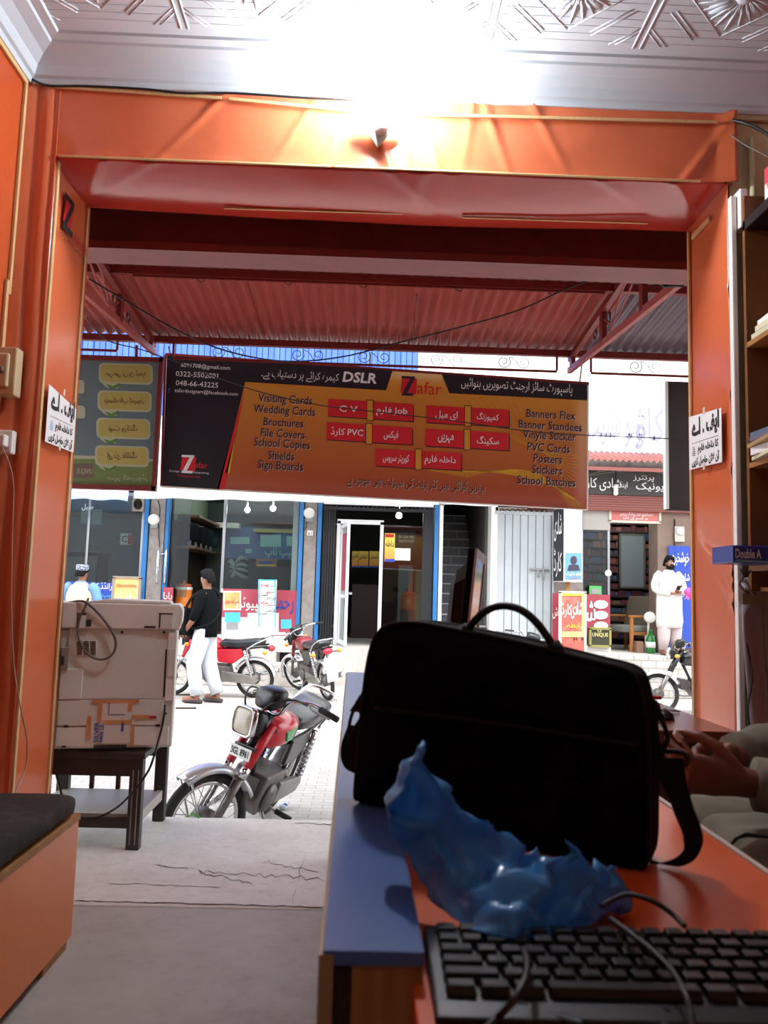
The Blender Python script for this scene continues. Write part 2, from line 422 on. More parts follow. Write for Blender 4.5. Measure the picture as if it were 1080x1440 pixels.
m.grid(lambda u, v: V((XR-.004+.2*u, YF+.006, 2.8*v)), 2, 20, orange)
jr = struct(m, 'trim_7', solid=.002)
# wooden battens that pin the sheets
def batten(a, b, parent, w=.014, h=.009, up=(0, 0, 1)):
    mm = MB(); mm.bar(a, b, w, h, batten_m, up); mm.build('batten', parent, bevel=.002)
batten(P(78, 122, YN-.022), P(312, 138, YN-.022), fsh, .008, .013)
batten(P(322, 139, YN-.026), P(520, 158, YN-.026), fsh, .008, .013)
batten(P(556, 160, YN-.026), P(1008, 172, YN-.024), fsh, .008, .013)
batten(P(82, 219, YN-.015), P(465, 234, YN-.015), fsh, .008, .008)
batten(P(470, 234, YN-.015), P(985, 255, YN-.015), fsh, .008, .008)
for (x0, x1) in ((-.66, .12), (.38, 1.2)):
    batten(V((x0, YF-.10, ZL-.032)), V((x1, YF-.10, ZL-.026)), ush, .01, .008)
batten(V((XL+.009, YN+.015, 0)), V((XL+.009, YN+.015, ZL-.01)), jl, .02, .01, (1, 0, 0))
batten(V((XL+.009, YF-.045, 0)), V((XL+.009, YF-.045, ZL-.03)), jl, .016, .01, (1, 0, 0))
batten(V((XR-.012, YF-.035, .02)), V((XR-.012, YF-.035, ZL-.03)), jr, .016, .01, (1, 0, 0))
batten(V((XW+.008, YN-.07, .5)), V((XW+.008, YN-.07, 2.25)), jl, .02, .012, (1, 0, 0))
batten(V((XW+.008, YN-.05, 2.2)), V((XW+.008, YN-.045, ZC)), jl, .018, .012, (1, 0, 0))
batten(V((XW+.008, YN-.05, ZC-.02)), V((XW+.008, .3, ZC-.02)), jl, .012, .02)
batten(V((XR-.014, YN+.14, ZL-.075)), V((XR-.014, YN+.32, ZL-.075)), jr, .012, .02)
# printed shop logo on the left jamb sheet
m = MB(); xa = V((0, 1, 0)); ya = V((0, 0, 1)); xx = XL+.0135
def jp(y, z): return V((xx, y, z))
yc = YN+.135; zc = 2.615
m.poly([jp(yc-.05, zc-.045), jp(yc+.03, zc-.05), jp(yc+.055, zc+.055), jp(yc-.03, zc+.06)], redink)
xx += .001
for q in ([(-.05, .075), (.055, .075), (.05, .05), (-.045, .05)], [(.025, .055), (.055, .055), (-.015, -.055), (-.045, -.055)], [(-.045, -.05), (.06, -.05), (.055, -.075), (-.05, -.075)]):
    m.poly([jp(yc+a, zc+b) for a, b in q], ink)
m.text('AFAR', jp(yc+.145, zc-.06), xa, ya, mat('dark_red_print', '#a82a1c', .6), h=.05)
m.text('Design Art & Composing', jp(YN+.2, zc-.105), xa, ya, ink, w=.29, h=.03)
m.text('Printing Point', jp(YN+.21, zc-.15), xa, ya, mat('dark_red_print'), w=.2, h=.018)
m.build('printed_logo', jl)

# white corner strip, conduit, and cable on the right
m = MB(); m.bar(V((XR+.004, YN-.022, 0)), V((XR+.004, YN-.022, 2.72)), .03, .022, mat('white_pvc_strip', '#f2ece6', .35), (1, 0, 0)); m.bar(V((XR+.035, YN-.03, 2.58)), V((XR+.035, YN-.03, 2.74)), .06, .03, mat('white_pvc_strip'), (1, 0, 0))
struct(m, 'trim_8', bevel=.004)
m = MB(); m.tube([P(1057, 195, YN-.01), P(1060, 330, YN-.01)], .012, cream, 8); m.box(1.44, 1.9, YN-.012, YN+.0, ZC-.03, ZC, cream); struct(m, 'trim_9')
# plastic pelmet where the white lower strip hangs loose
m = MB()
m.grid(lambda u, v: V((XR+.02+.10*u+.015*math.sin(v*5), YN-.03-.02*math.sin(u*3+v*2), .15+.95*v)), 8, 20, mat('white_flex_back', '#b9aeb0', .4))
m.grid(lambda u, v: V((XR+.005+.09*u, YN-.05-.02*math.sin(u*6+v*5), 1.14+.05*v+.012*math.sin(u*9))), 10, 4, mat('white_flex_back'))
struct(m, 'trim_10', solid=.003)
# ================================================================== street and canopy
def gradmat(name, c0, c1, z0, z1, rough=.45, translucent=.3):
    """printed vertical colour run of a sign, in the sign's own metres"""
    m = bpy.data.materials.new(name); m.use_nodes = True; N = m.node_tree.nodes; L = m.node_tree.links; b = N['Principled BSDF']
    b.inputs['Roughness'].default_value = rough
    t = N.new('ShaderNodeTexCoord'); s = N.new('ShaderNodeSeparateXYZ'); L.new(t.outputs['Object'], s.inputs[0])
    r = N.new('ShaderNodeMapRange'); r.inputs[1].default_value = z0; r.inputs[2].default_value = z1; L.new(s.outputs[2], r.inputs[0])
    cr = N.new('ShaderNodeValToRGB'); cr.color_ramp.elements[0].color = lin(c0); cr.color_ramp.elements[1].color = lin(c1); L.new(r.outputs[0], cr.inputs[0])
    L.new(cr.outputs[0], b.inputs['Base Color'])
    tr = N.new('ShaderNodeBsdfTranslucent'); L.new(cr.outputs[0], tr.inputs[0]); ms = N.new('ShaderNodeMixShader'); ms.inputs[0].default_value = translucent
    L.new(b.outputs[0], ms.inputs[1]); L.new(tr.outputs[0], ms.inputs[2]); L.new(ms.outputs[0], N['Material Output'].inputs[0]); return m
def brickmat(name, c1, c2, mort, sc, bw=.5, rh=.25, rough=.8, off=.5, ms=.02, rot=None):
    m = bpy.data.materials.new(name); m.use_nodes = True; N = m.node_tree.nodes; L = m.node_tree.links; b = N['Principled BSDF']; b.inputs['Roughness'].default_value = rough
    t = N.new('ShaderNodeTexCoord'); mp = N.new('ShaderNodeMapping'); L.new(t.outputs['Object'], mp.inputs[0])
    if rot: mp.inputs['Rotation'].default_value = rot
    k = N.new('ShaderNodeTexBrick'); k.inputs['Color1'].default_value = lin(c1); k.inputs['Color2'].default_value = lin(c2); k.inputs['Mortar'].default_value = lin(mort)
    k.inputs['Scale'].default_value = sc; k.inputs['Brick Width'].default_value = bw; k.inputs['Row Height'].default_value = rh; k.inputs['Mortar Size'].default_value = ms; k.offset = off
    L.new(mp.outputs[0], k.inputs['Vector'])
    n = N.new('ShaderNodeTexNoise'); n.inputs['Scale'].default_value = 3; n.inputs['Detail'].default_value = 6; L.new(t.outputs['Object'], n.inputs['Vector'])
    mx = N.new('ShaderNodeMix'); mx.data_type = 'RGBA'; mx.blend_type = 'MULTIPLY'; mx.inputs[0].default_value = .35; L.new(k.outputs['Color'], mx.inputs[6]); L.new(n.outputs['Fac'], mx.inputs[7])
    L.new(mx.outputs[2], b.inputs['Base Color'])
    bp = N.new('ShaderNodeBump'); bp.inputs['Strength'].default_value = .5; bp.inputs['Distance'].default_value = .008; bp.invert = True; L.new(k.outputs['Fac'], bp.inputs['Height']); L.new(bp.outputs[0], b.inputs['Normal'])
    return m
ZS = -.43
street_m = brickmat('brick_paved_street', '#c4bfb8', '#bbb4ad', '#a39b92', 3.0, ms=.012)
struct(MB().box(-22, 22, 4.02, 13.4, ZS-.2, ZS, street_m), 'ground_street')
# neighbouring front walls on the shop's own side of the street
struct(MB().box(-22, XW-.6, YN, YF, ZS, 3.5, mat('grey_neighbour_plaster', '#8f8f92', .8, noise=(2, '#7a7a7e', .6))), 'wall_neighbour_left')
struct(MB().box(XE+.6, 22, YN, YF, ZS, 3.5, mat('grey_neighbour_plaster')), 'wall_neighbour_right')

can = thing('street_canopy', 'red-brown corrugated metal canopy on steel trusses outside the shop entrance', 'canopy', (0, 3.5, 2.66))
sheet_red = mat('red_painted_corrugated_sheet', '#9a3a33', .4, spec=.5, noise=[(5, '#7d2a26', .5), (16, '#b55a4e', .35)], stretch=(3, .3, 1))
sheet_grey = mat('weathered_grey_corrugated_sheet', '#6b5560', .45, .2, noise=[(4, '#4d3c46', .6)], stretch=(3, .3, 1))
def zsh(y): return 3.235-.088*(y-3.45)
def sheet(x0, x1, mt, y1=6.0, dz=0):
    mm = MB(); n = int((x1-x0)/.0095)
    mm.grid(lambda u, v: V((x0+(x1-x0)*u, 3.45+(y1-3.45)*v, zsh(3.45+(y1-3.45)*v)+dz+.011*math.sin((x0+(x1-x0)*u)*2*PI/.076))), n, 6, mt)
    return mm.build('corrugated_sheet', can, solid=.0015)
xs = [-1.68, -.86, -.04, .80, 1.60]
for i in range(4): sheet(xs[i], xs[i+1]+.04, sheet_red, 6.0, .002*(i % 2))
for a, b in ((-3.3, -2.5), (-2.5, -1.66)): sheet(a, b+.03, sheet_red, 5.95, .004)
for a, b in ((1.62, 2.45), (2.45, 3.3)): sheet(a, b+.03, sheet_grey, 6.0, .004)
m = MB(); m.box(-3.4, 3.4, 3.64, 3.66, 2.69, 2.98, maroon); m.box(-3.4, 3.4, 3.56, 3.74, 2.652, 2.69, maroon); m.box(-3.4, 3.4, 3.56, 3.74, 2.97, 3.0, maroon); m.build('steel_beam', can)
for y in (3.9, 4.85, 5.93):
    m = MB(); z = zsh(y)-.014; m.box(-3.3, 3.3, y-.02, y+.02, z-.05, z, maroon); m.build('purlin', can)
def spiral(c, r, flip, up, mt, mm):
    pts = []
    for k in range(26):
        t = k/25; q = t*3.6*PI*.75; rr_ = r*(1-.75*t)
        pts.append(V(c)+V((flip*rr_*math.cos(q), 0, up*rr_*math.sin(q))))
    mm.tube(pts, .0032, mt, 5)
def lattice(y, x0, x1, zt, zb, ornaments):
    mm = MB(); mm.box(x0, x1, y-.008, y+.008, zb-.016, zb, maroon)
    for x in (x0, x1): mm.box(x-.008, x+.008, y-.008, y+.008, zb, zt, maroon)
    mm.build('lattice_rail', can)
    hh = zt-zb; sm = mat('dark_scroll_iron', '#40201e', .5)
    for xo in ornaments:
        mm = MB()
        r = min(hh*.46, .075)
        spiral((xo-r*1.2, y, zb+r+.004), r, 1, -1, sm, mm); spiral((xo+r*1.2+.03, y, zb+r+.004), r, -1, -1, sm, mm)
        mm.tube(smooth_path([(xo-r*.2, y, zb+r), (xo-.02, y, zt-.02), (xo+.015, y, zt-.035), (xo+r*.3+.03, y, zb+r)], 4), .003, sm, 5)
        mm.build('scroll_ornament', can)
z6 = lambda x, y: P(x, y, 6.0).z
lattice(5.93, P(244, 495, 5.93).x, P(783, 520, 5.93).x, zsh(5.93)-.06, P(520, 512, 5.93).z, [P(x, 500, 5.93).x for x in (318, 430, 523, 625, 720)])
lattice(5.93, P(831, 520, 5.93).x, 2.6, zsh(5.93)-.06, P(880, 525, 5.93).z, [P(905, 515, 5.93).x])
lattice(5.93, -3.0, P(165, 490, 5.93).x, zsh(5.93)-.06, P(140, 491, 5.93).z, [])
lattice(4.85, P(188, 375, 4.85).x, P(850, 400, 4.85).x, zsh(4.85)-.06, P(520, 398, 4.85).z, [P(x, 390, 4.85).x for x in (282, 405, 510, 645, 775)])
for X_, yb in ((1.54, 0), (-1.66, .03)):
    mm = MB(); zb0, zb1 = 2.68+yb, 2.865+yb
    mm.bar((X_, 3.5, zb0), (X_, 6.0, zb1), .03, .045, pinksteel); mm.build('truss_chord', can)
    mm = MB(); mm.bar((X_, 3.5, zsh(3.5)-.05), (X_, 5.98, zsh(5.98)-.06), .035, .045, maroon); mm.build('truss_chord', can)
    for y in (4.35, 5.12, 5.9):
        mm = MB(); zb = zb0+(zb1-zb0)*(y-3.5)/2.5; mm.box(X_-.016, X_+.016, y-.03, y+.03, zb, zsh(y)-.05, maroon); mm.build('truss_post', can)
    mm = MB(); sm = mat('dark_scroll_iron')
    mm.tube(smooth_path([(X_, 4.4, zsh(4.4)-.1), (X_, 4.65, 2.93), (X_, 4.9, 2.87), (X_, 5.08, 2.95)], 5), .007, pinksteel, 6)
    mm.tube(smooth_path([(X_, 4.55, zsh(4.5)-.1), (X_, 4.75, 3.0), (X_, 4.95, 2.83)], 5), .007, pinksteel, 6)
    for (yc, zc_, r) in ((5.0, 2.93, .05), (5.3, 2.92, .04)):
        pts = [V((X_, yc+r*(1-.02*k)*math.cos(k*.5), zc_+r*(1-.02*k)*math.sin(k*.5))) for k in range(26)]; mm.tube(pts, .004, sm, 5)
    mm.build('truss_scroll', can)
mm = MB(); mm.tube([P(586, 415, 4.9), P(580, 482, 5.9)], .006, maroon, 6); mm.build('seam_strip', can)

# wires slung under the canopy
def wire(pts, r, label, nm='wire'):
    mm = MB(); mm.tube(smooth_path(pts, 6), r, cablem, 6); return tag(mm.build(nm), label, 'wire')
wire([P(125, 392, 4.3), P(180, 425, 4.4), P(250, 465, 4.5), P(320, 494, 4.7), P(400, 508, 4.9), P(480, 502, 5.0), P(560, 482, 5.0), P(640, 462, 5.0), P(730, 436, 4.9), P(800, 405, 4.75), P(888, 374, 4.6)], .005, 'thin black wire sagging under the canopy from left truss to right truss')
wire([P(122, 447, 4.8), P(150, 478, 5.0), P(200, 492, 5.4), P(250, 510, 5.8), P(345, 545, 5.96), P(440, 568, 5.96), P(520, 578, 5.96), P(640, 592, 5.96), P(740, 606, 5.96), P(825, 612, 5.96), P(900, 615, 6.0), P(960, 618, 6.0)], .004, 'thin dark wire strung across the face of the orange banner')
wire([P(935, 375, 3.9), P(932, 400, 3.9), P(940, 402, 3.9), P(960, 402, 3.75)], .008, 'loop of dark cable at the right end of the canopy beam')

# ------------------------------------------------------------------ the banner
BY = 6.05
def B(x, y, k=1): return P(x, y, BY-.0022*k)
ban = thing('shop_banner', 'wide orange and black printed banner hanging under the canopy edge, listing services', 'banner', tuple(P(525, 700, BY)))
bx = (P(825, 628, BY)-P(235, 592, BY)).normalized(); by = V((-bx.z, 0, bx.x))
m = MB(); flexm = gradmat('banner_orange_print', '#b04c3a', '#cf9a42', -.05, .95, .45, .32)
def Q(u, v): return (P(235, 500, BY)*(1-u)+P(826, 541, BY)*u)*v+(P(228, 683, BY)*(1-u)+P(825, 716, BY)*u)*(1-v)
m.grid(lambda u, v: Q(u, v), 24, 8, flexm); m.build('banner_sheet', ban, solid=.0012)
bk = mat('banner_black_print', '#17131f', .5, noise=(8, '#241c2a', .5)); byel = mat('banner_yellow_print', '#e2b12c', .5); bred = mat('banner_red_print', '#d3202c', .5); bwh = mat('banner_white_print', '#f0ecec', .5); bdk = mat('banner_dark_letter', '#2c1f35', .5); bpale = mat('banner_pale_outline', '#d9c6b6', .5)
m = MB()
m.poly([B(235, 500), B(552, 521), B(543, 549), B(345, 537), B(308, 688), B(228, 683)], bk)
m.poly([B(621, 526), B(826, 541), B(826, 563), B(632, 553)], bk)
m.poly([B(345, 545), B(320, 665), B(316, 688), B(305, 688)], bred); m.poly([B(334, 600), B(331, 612), B(323, 666), B(317, 665)], byel)
m.build('banner_panel_print', ban)
# fan of thin yellow rays at the lower right
m = MB()
for k in range(15):
    a = (700+6*k, 540+0*k); p0 = B(640+12*k, 552+k*.5, 1); p1 = B(822-2*k, 640+5.2*k, 1); c = B(735+3*k, 650-1.5*k, 1)
    pts = [p0*(1-t)**2+c*2*t*(1-t)+p1*t*t for t in [i/8 for i in range(9)]]; m.loft([[p for p in pts], [p+by*.003 for p in pts]], byel, False, False, False)
for k in range(12):
    p0 = B(655-5*k, 672-1*k); c = B(770, 635+2*k); p1 = B(800+2*k, 714); pts = [p0*(1-t)**2+c*2*t*(1-t)+p1*t*t for t in [i/10 for i in range(11)]]; m.loft([[p for p in pts], [p+by*.003 for p in pts]], byel, False, False, False)
m.build('banner_ray_print', ban)
for (x, y, t, wpx) in ((290, 516, '6801708@gmail.com', 70), (278, 527, '0322-5502001', 60), (278, 540, '048-66-43225', 60), (291, 552, 'zafardesignart@facebook.com', 90)):
    m = MB(); m.text(t, B(x-3+2, y, 2), bx, by, bwh, w=wpx/1120*6.05); m.build('contact_lettering', ban)
m = MB(); m.text('f', B(238, 549, 2), bx, by, mat('banner_blue_print', '#3e58b8', .5), h=.04, bold=.03); m.build('banner_lettering', ban)
m = MB(); m.text('DSLR', B(506, 531, 2), bx, by, bwh, w=.265, h=.085, bold=.03, shear=.1); m.build('banner_lettering', ban)
m = MB(); m.text('کیمرہ کرائے پر دستیاب ہے۔', B(422, 529, 2), bx, by, bwh, w=.60, h=.085, ur=True); m.build('banner_lettering', ban)
m = MB(); m.text('پاسپورٹ سائز ارجنٹ تصویریں بنوائیں', B(727, 544, 2), bx, by, bwh, w=.87, h=.10, ur=True); m.build('banner_lettering', ban)
for x, y, s, red in ((264, 652, 26, 1), (574, 542, 28, 0)):
    m = MB(); px = lambda a, b: B(x+a*s, y+b*s, 2)
    m.poly([px(-.4, .35), px(-.3, -.4), px(.45, -.35), px(.4, .45)], bred)
    zz = bwh if red else bdk
    px2 = lambda a, b: B(x+a*s, y+b*s, 3)
    m.poly([px2(-.32, -.48), px2(.36, -.45), px2(.33, -.33), px2(-.34, -.36)], zz); m.poly([px2(.12, -.36), px2(.33, -.36), px2(-.05, .38), px2(-.27, .36)], zz); m.poly([px2(-.3, .37), px2(.28, .4), px2(.25, .53), px2(-.34, .5)], zz); m.build('logo_letter', ban)
m = MB(); m.text('afar', B(604, 546, 2), bx, by, bred, h=.10, w=.19); m.build('logo_lettering', ban)
m = MB(); m.text('afar', B(283, 654, 2), bx, by, bred, w=.10); m.build('logo_lettering', ban)
m = MB(); m.text('Design Art & Composing', B(266, 664, 2), bx, by, bwh, w=.30, h=.02); m.build('logo_lettering', ban)
m = MB(); m.text('Printing Services', B(266, 670, 2), bx, by, bred, w=.17); m.build('logo_lettering', ban)
for y0, x0, lst in ((563, 401, ['Visiting Cards', 'Wedding Cards', 'Brochures', 'File Covers', 'School Copies', 'Shields', 'Sign Boards']), (583, 775, ['Banners Flex', 'Banner Standees', 'Vinyle Sticker', 'PVC Cards', 'Posters', 'Stickers', 'School Batches'])):
    for i, t in enumerate(lst):
        m = MB(); x = x0 - i*1.1; y = y0+i*15.6
        m.text(t, B(x, y, 1.5)+bx*.004-by*.004, bx, by, bpale, sc=(.0745, .092), bold=.012)
        m.text(t, B(x, y, 2.5), bx, by, bdk, sc=(.0745, .092), bold=.012); m.build('service_lettering', ban)
m = MB(); m.text('بہترین کوالٹی میں کلر پرنٹ کی سہولت بھی موجود ہے', B(585, 681, 1.5)+bx*.004-by*.004, bx, by, bpale, w=1.06, h=.10, ur=True)
m.text('بہترین کوالٹی میں کلر پرنٹ کی سہولت بھی موجود ہے', B(585, 681, 2.5), bx, by, bdk, w=1.06, h=.10, ur=True)
m.build('banner_lettering', ban)
for (cx, cy, txt, wd, u) in ((490, 575, 'C V', .14, 0), (551, 579, 'Job فارم', .24, 1), (628, 584, 'ای میل', .17, 1), (686, 587, 'کمپوزنگ', .17, 1), (488, 608, 'PVC کارڈ', .25, 1), (550, 612, 'فیکس', .11, 1), (627, 617, 'مہریں', .12, 1), (686, 620, 'سکینگ', .17, 1), (557, 645, 'کوریئر سروس', .20, 1), (619, 648, 'داخلہ فارم', .24, 1)):
    m = MB(); q = lambda dx, dy, k: B(cx+dx, cy+dy+dx*.062, k)
    m.poly([q(-28, 13, 1.2), q(31, 13, 1.2), q(31, -11, 1.2), q(-28, -11, 1.2)], bdk)
    m.poly([q(-29, 11.5, 2), q(29.5, 11.5, 2), q(30, -12.5, 2), q(-28.5, -12.5, 2)], bred)
    m.text(txt, q(0, 0, 3), bx, by, bwh, w=wd, h=.075 if u else .05, ur=bool(u), bold=.01); m.build('service_box', ban)
for (cx, cy) in ((520.5, 577), (658, 585), (519, 610), (657, 618), (588.5, 646)):
    m = MB(); q = lambda dx, dy, k: B(cx+dx, cy+dy, k)
    m.poly([q(-5, 15, 2.4), q(5, 15, 2.4), q(5, -15, 2.4), q(-5, -15, 2.4)], bdk); m.poly([q(-4, 14, 3), q(4, 14, 3), q(4, -14, 3), q(-4, -14, 3)], mat('banner_amber_print', '#d9932f', .5)); m.build('box_divider', ban)
m = MB(); m.bar(P(233, 499, BY+.02), P(828, 540, BY+.02), .025, .025, maroon); m.bar(P(227, 684, BY+.02), P(826, 716, BY+.02), .018, .018, white)
m.bar(P(826, 540, BY+.02), P(825, 716, BY+.02), .02, .02, white, (1, 0, 0)); m.bar(P(233, 499, BY+.02), P(227, 684, BY+.02), .018, .018, maroon, (1, 0, 0)); m.build('banner_frame', ban)
m = MB()
for x, y in ((240, 500), (520, 519), (815, 539)):
    p = P(x, y, BY+.02); m.tube([p, V((p.x, 5.99, zsh(5.95)-.07))], .006, maroon, 6)
m.build('hanger', ban)

# ------------------------------------------------------------------ translucent sign seen from behind, on the left
SY = 6.0
sg = thing('backlit_flex_sign', 'pale grey-green translucent sign at left, its lettering mirrored as seen from behind', 'sign', tuple(P(120, 690, SY)))
def S(x, y, k=1): return P(x, y, SY-.002*k)
x0 = -2.62; pR = P(226, 508, SY); pB = P(224, 688, SY)
z1 = P(170, 505, SY).z; z0 = P(170, 686, SY).z; x1 = P(221, 600, SY).x
m = MB(); m.add([(x0, SY, z0), (x1, SY, z0), (x1, SY, z1), (x0, SY, z1)], [(0, 1, 2, 3)], mat('sign_grey_flex', '#6f7c82', .5, translucent=.3, noise=(3, '#7c887e', .5))); m.build('sign_sheet', sg, solid=.0012)
m = MB(); fr = .03
for a, b in (((x0, SY, z1), (x1+.02, SY, z1)), ((x0, SY, z0), (x1+.02, SY, z0))): m.bar(a, b, .05, .035, maroon)
m.bar((x1+.005, SY, z0-.02), (x1+.005, SY, z1+.02), .05, .03, maroon, (1, 0, 0)); m.build('sign_frame', sg)
m = MB(); sy_ = mat('sign_yellow_box', '#c9b565', .5, translucent=.3); so_ = mat('sign_pale_glow', '#c9c8a8', .5, translucent=.3); sgn = mat('sign_green_arrow', '#6d9a4e', .5, translucent=.4); sgb = mat('sign_green_field', '#8a9a5c', .5, translucent=.4); sdk = mat('sign_brown_letter', '#5a4038', .6)
mx = V((-1, 0, -.028)).normalized(); my = V((0, 0, 1))
m.poly([S(100, 642, 1), S(221, 647, 1), S(221, 683, 1), S(100, 681, 1)], sgb); m.poly([S(100, 640, 1.4), S(160, 642, 1.4), S(221, 646, 1.4), S(221, 649, 1.4), S(160, 646, 1.4), S(100, 645, 1.4)], so_)
def rrect(x0, y0, x1, y1, r, k, mt, sl=.03):
    pts = []
    for cx, cy, a in ((x1-r, y0+r, -90), (x1-r, y1-r, 0), (x0+r, y1-r, 90), (x0+r, y0+r, 180)):
        for i in range(5):
            q = math.radians(a+i*22.5); pts.append((cx+r*math.cos(q), cy+r*math.sin(q)))
    m.poly([S(x, y+(x-x0)*sl, k) for x, y in pts], mt)
m.build('sign_ground_print', sg)
for i, t in enumerate(('سی سی ٹی وی کیمرہ', 'ڈیسک ٹاپ کمپیوٹر', 'نیٹ ورکنگ', 'ای ڈی فائلنگ')):
    m = MB(); y = 510+38.6*i; x = 141-1.8*i
    rrect(x-2, y, x+74, y+29, 7, 1.6, so_); rrect(x+1, y+2.5, x+71, y+26.5, 6, 2.2, sy_)
    m.poly([S(x+2, y+22, 1.9), S(x+14, y+22, 1.9), S(x+16, y+30, 1.9), S(x+24, y+28, 1.9), S(x+26, y+36, 1.9), S(x+12, y+36, 1.9), S(x+4, y+31, 1.9)], so_)
    m.poly([S(x+8, y+30, 2.5), S(x+18, y+33, 2.5), S(x+28, y+28, 2.5), S(x+25, y+35, 2.5), S(x+14, y+37, 2.5)], sgn)
    m.text(t, S(x+36, y+15, 3), mx, my, sdk, w=.30 if i < 2 else .22, h=.065, ur=True, bold=.01); m.build('sign_box_print', sg)
m = MB(); rrect(104, 652, 131, 671, 1, 2, mat('sign_brown_plate', '#6d5448', .6)); m.text('UNIQUE', S(119, 663, 3), mx, my, so_, w=.12, h=.05); m.build('sign_plate_print', sg); m = MB()
rrect(100, 534, 119, 553, 4, 2, so_); rrect(100, 570, 120, 588, 4, 2, so_)
m.build('sign_corner_print', sg); m = MB(); m.text('سپر کمپیوٹر', S(180, 672, 2.5), mx, my, so_, w=.3, h=.06, ur=True)
m.build('sign_print', sg)
m = MB(); m.bar(P(192, 505, SY), V((P(192, 505, SY).x, 5.99, zsh(5.95)-.07)), .02, .02, maroon); m.bar((-2.4, SY, z1), (-2.4, 5.99, zsh(5.95)-.07), .02, .02, maroon); m.build('hanger', sg)
# plain dark back of a sign on the right
pA = P(936, 540, BY); pD = P(936, 714, BY)
sg2 = thing('hanging_sign', 'plain dark brown back of a framed sign hanging at the right end of the canopy', 'sign', tuple(pD))
m = MB(); m.box(pA.x, pA.x+.9, BY, BY+.015, pD.z, pA.z, mat('dark_sign_back', '#33261f', .6, noise=(5, '#241a16', .5))); m.build('sign_sheet', sg2)
m = MB(); m.box(pA.x-.012, pA.x+.012, BY-.02, BY+.03, pD.z-.01, pA.z+.01, white); m.box(pA.x, pA.x+.9, BY-.01, BY+.03, pD.z-.02, pD.z, mat('dark_sign_back')); m.box(pA.x, pA.x+.9, BY-.01, BY+.03, pA.z, pA.z+.02, mat('dark_sign_back'))
m.build('sign_frame', sg2)
m = MB()
for dx in (.2, .7): m.tube([(pA.x+dx, BY, pA.z+.02), (pA.x+dx, 5.99, zsh(5.95)-.07)], .008, maroon, 6)
m.build('hanger', sg2)
# ================================================================== the shops across the street
FY = 14.2; ZP = .2
def fx(x, y, Y=FY): return P(x, y, Y).x
def fz(x, y, Y=FY): return P(x, y, Y).z
def fbox(mb, x0, y0, x1, y1, Y, dep, mt, z0=None, z1=None):
    ym = (y0+y1)/2; xm = (x0+x1)/2
    return mb.box(fx(x0, ym, Y), fx(x1, ym, Y), Y, Y+dep, fz(xm, y1, Y) if z0 is None else z0, fz(xm, y0, Y) if z1 is None else z1, mt)
FXA = V((1, 0, 0)); FZA = V((0, 0, 1))
plaster = mat('grey_stained_plaster', '#8f8580', .85, noise=[(2.5, '#6f655f', .7), (9, '#b0a8a2', .5)], bump=(12, .3, .01))
wplaster = mat('white_plaster', '#e8e6e2', .8, noise=(1.5, '#d8d4ce', .5))
bluepost = mat('bright_blue_paint', '#2a74b4', .45, noise=(6, '#215f96', .5))
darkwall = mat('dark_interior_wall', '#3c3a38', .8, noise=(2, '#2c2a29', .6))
greenwall = mat('pale_green_wall', '#9fb39a', .7, noise=(2, '#7f927c', .5))
brownwall = mat('brown_wood_panelling', '#4a3626', .55, wave=(3.2, '#2f2218', .6, 'Y', 1.5))
paveslab = mat('pavement_concrete', '#c2bcb6', .8, noise=[(2, '#a49c95', .6), (14, '#8b837c', .35)], bump=(14, .4, .01))
whitebrick = brickmat('pale_stone_blocks', '#c9c4be', '#b6afa8', '#a0988f', 2.0, rot=(PI/2, 0, 0), ms=.02)
shopglass = glassmat('shop_window_glass', '#dfe8e6', .06)
# raised pavement with a drain opening
gx0, gx1 = fx(388, 930, 13.4), fx(433, 930, 13.4)
m = MB(); m.box(-22, gx0, 13.4, 19, ZS-.2, ZP, paveslab); m.box(gx1, fx(770, 930, 13.4), 13.4, 19, ZS-.2, ZP, paveslab); m.box(gx0, gx1, 13.4, 14.2, ZP-.1, ZP, paveslab); m.box(gx0, gx1, 14.2, 19, ZS-.2, ZP, paveslab)
m.box(gx0, gx1, 14.0, 14.2, ZS-.2, ZP, mat('dark_drain', '#2a2624', .9))
struct(m, 'floor_pavement')
struct(MB().box(fx(770, 930, 13.4), 22, 13.4, 19, ZS-.2, ZP, whitebrick), 'floor_pavement.001')
m = MB(); m.box(-3.5, -1.05, 13.05, 13.4, ZS, -.06, paveslab); m.box(.2, 3.6, 13.0, 13.4, ZS, -.12, paveslab); struct(m, 'floor_kerb', bevel=.02)
m = MB(); m.box(fx(800, 930, 13), 9, 12.85, 13.4, ZS, -.1, whitebrick); struct(m, 'floor_kerb.001', bevel=.02)

def pillar(x0, x1, nm, mt=plaster, Y=FY, dep=.45):
    m = MB(); m.box(x0, x1, Y, Y+dep, ZP, 3.0, mt); struct(m, nm)
XP = {k: fx(k, 800) for k in (197, 207, 228, 236, 312, 417, 426, 443, 452, 470, 538, 595, 608, 617, 622, 690, 695, 776, 820, 858, 925, 965)}
pillar(XP[207], XP[228], 'wall_pillar'); pillar(XP[426], XP[443], 'wall_pillar.001'); pillar(XP[776], XP[820], 'wall_pillar.002'); pillar(XP[925], XP[925]+1.6, 'wall_pillar.003', mat('brownish_plaster', '#8a7468', .85, noise=(3, '#6f5a50', .6)))
pillar(XP[617], XP[622], 'wall_pillar.004', white); pillar(XP[690], XP[695]+.05, 'wall_pillar.005', white)
pillar(-9, fx(60, 800), 'wall_pillar.006')
for i, (a, b) in enumerate(((197, 207), (228, 236), (417, 426), (443, 452), (608, 617))):
    m = MB(); m.box(XP[a]+.02, XP[b]-.02, FY-.03, FY+.12, ZP, 2.95, bluepost); struct(m, 'trim_post' if not i else f'trim_post.{i:03d}', bevel=.01)
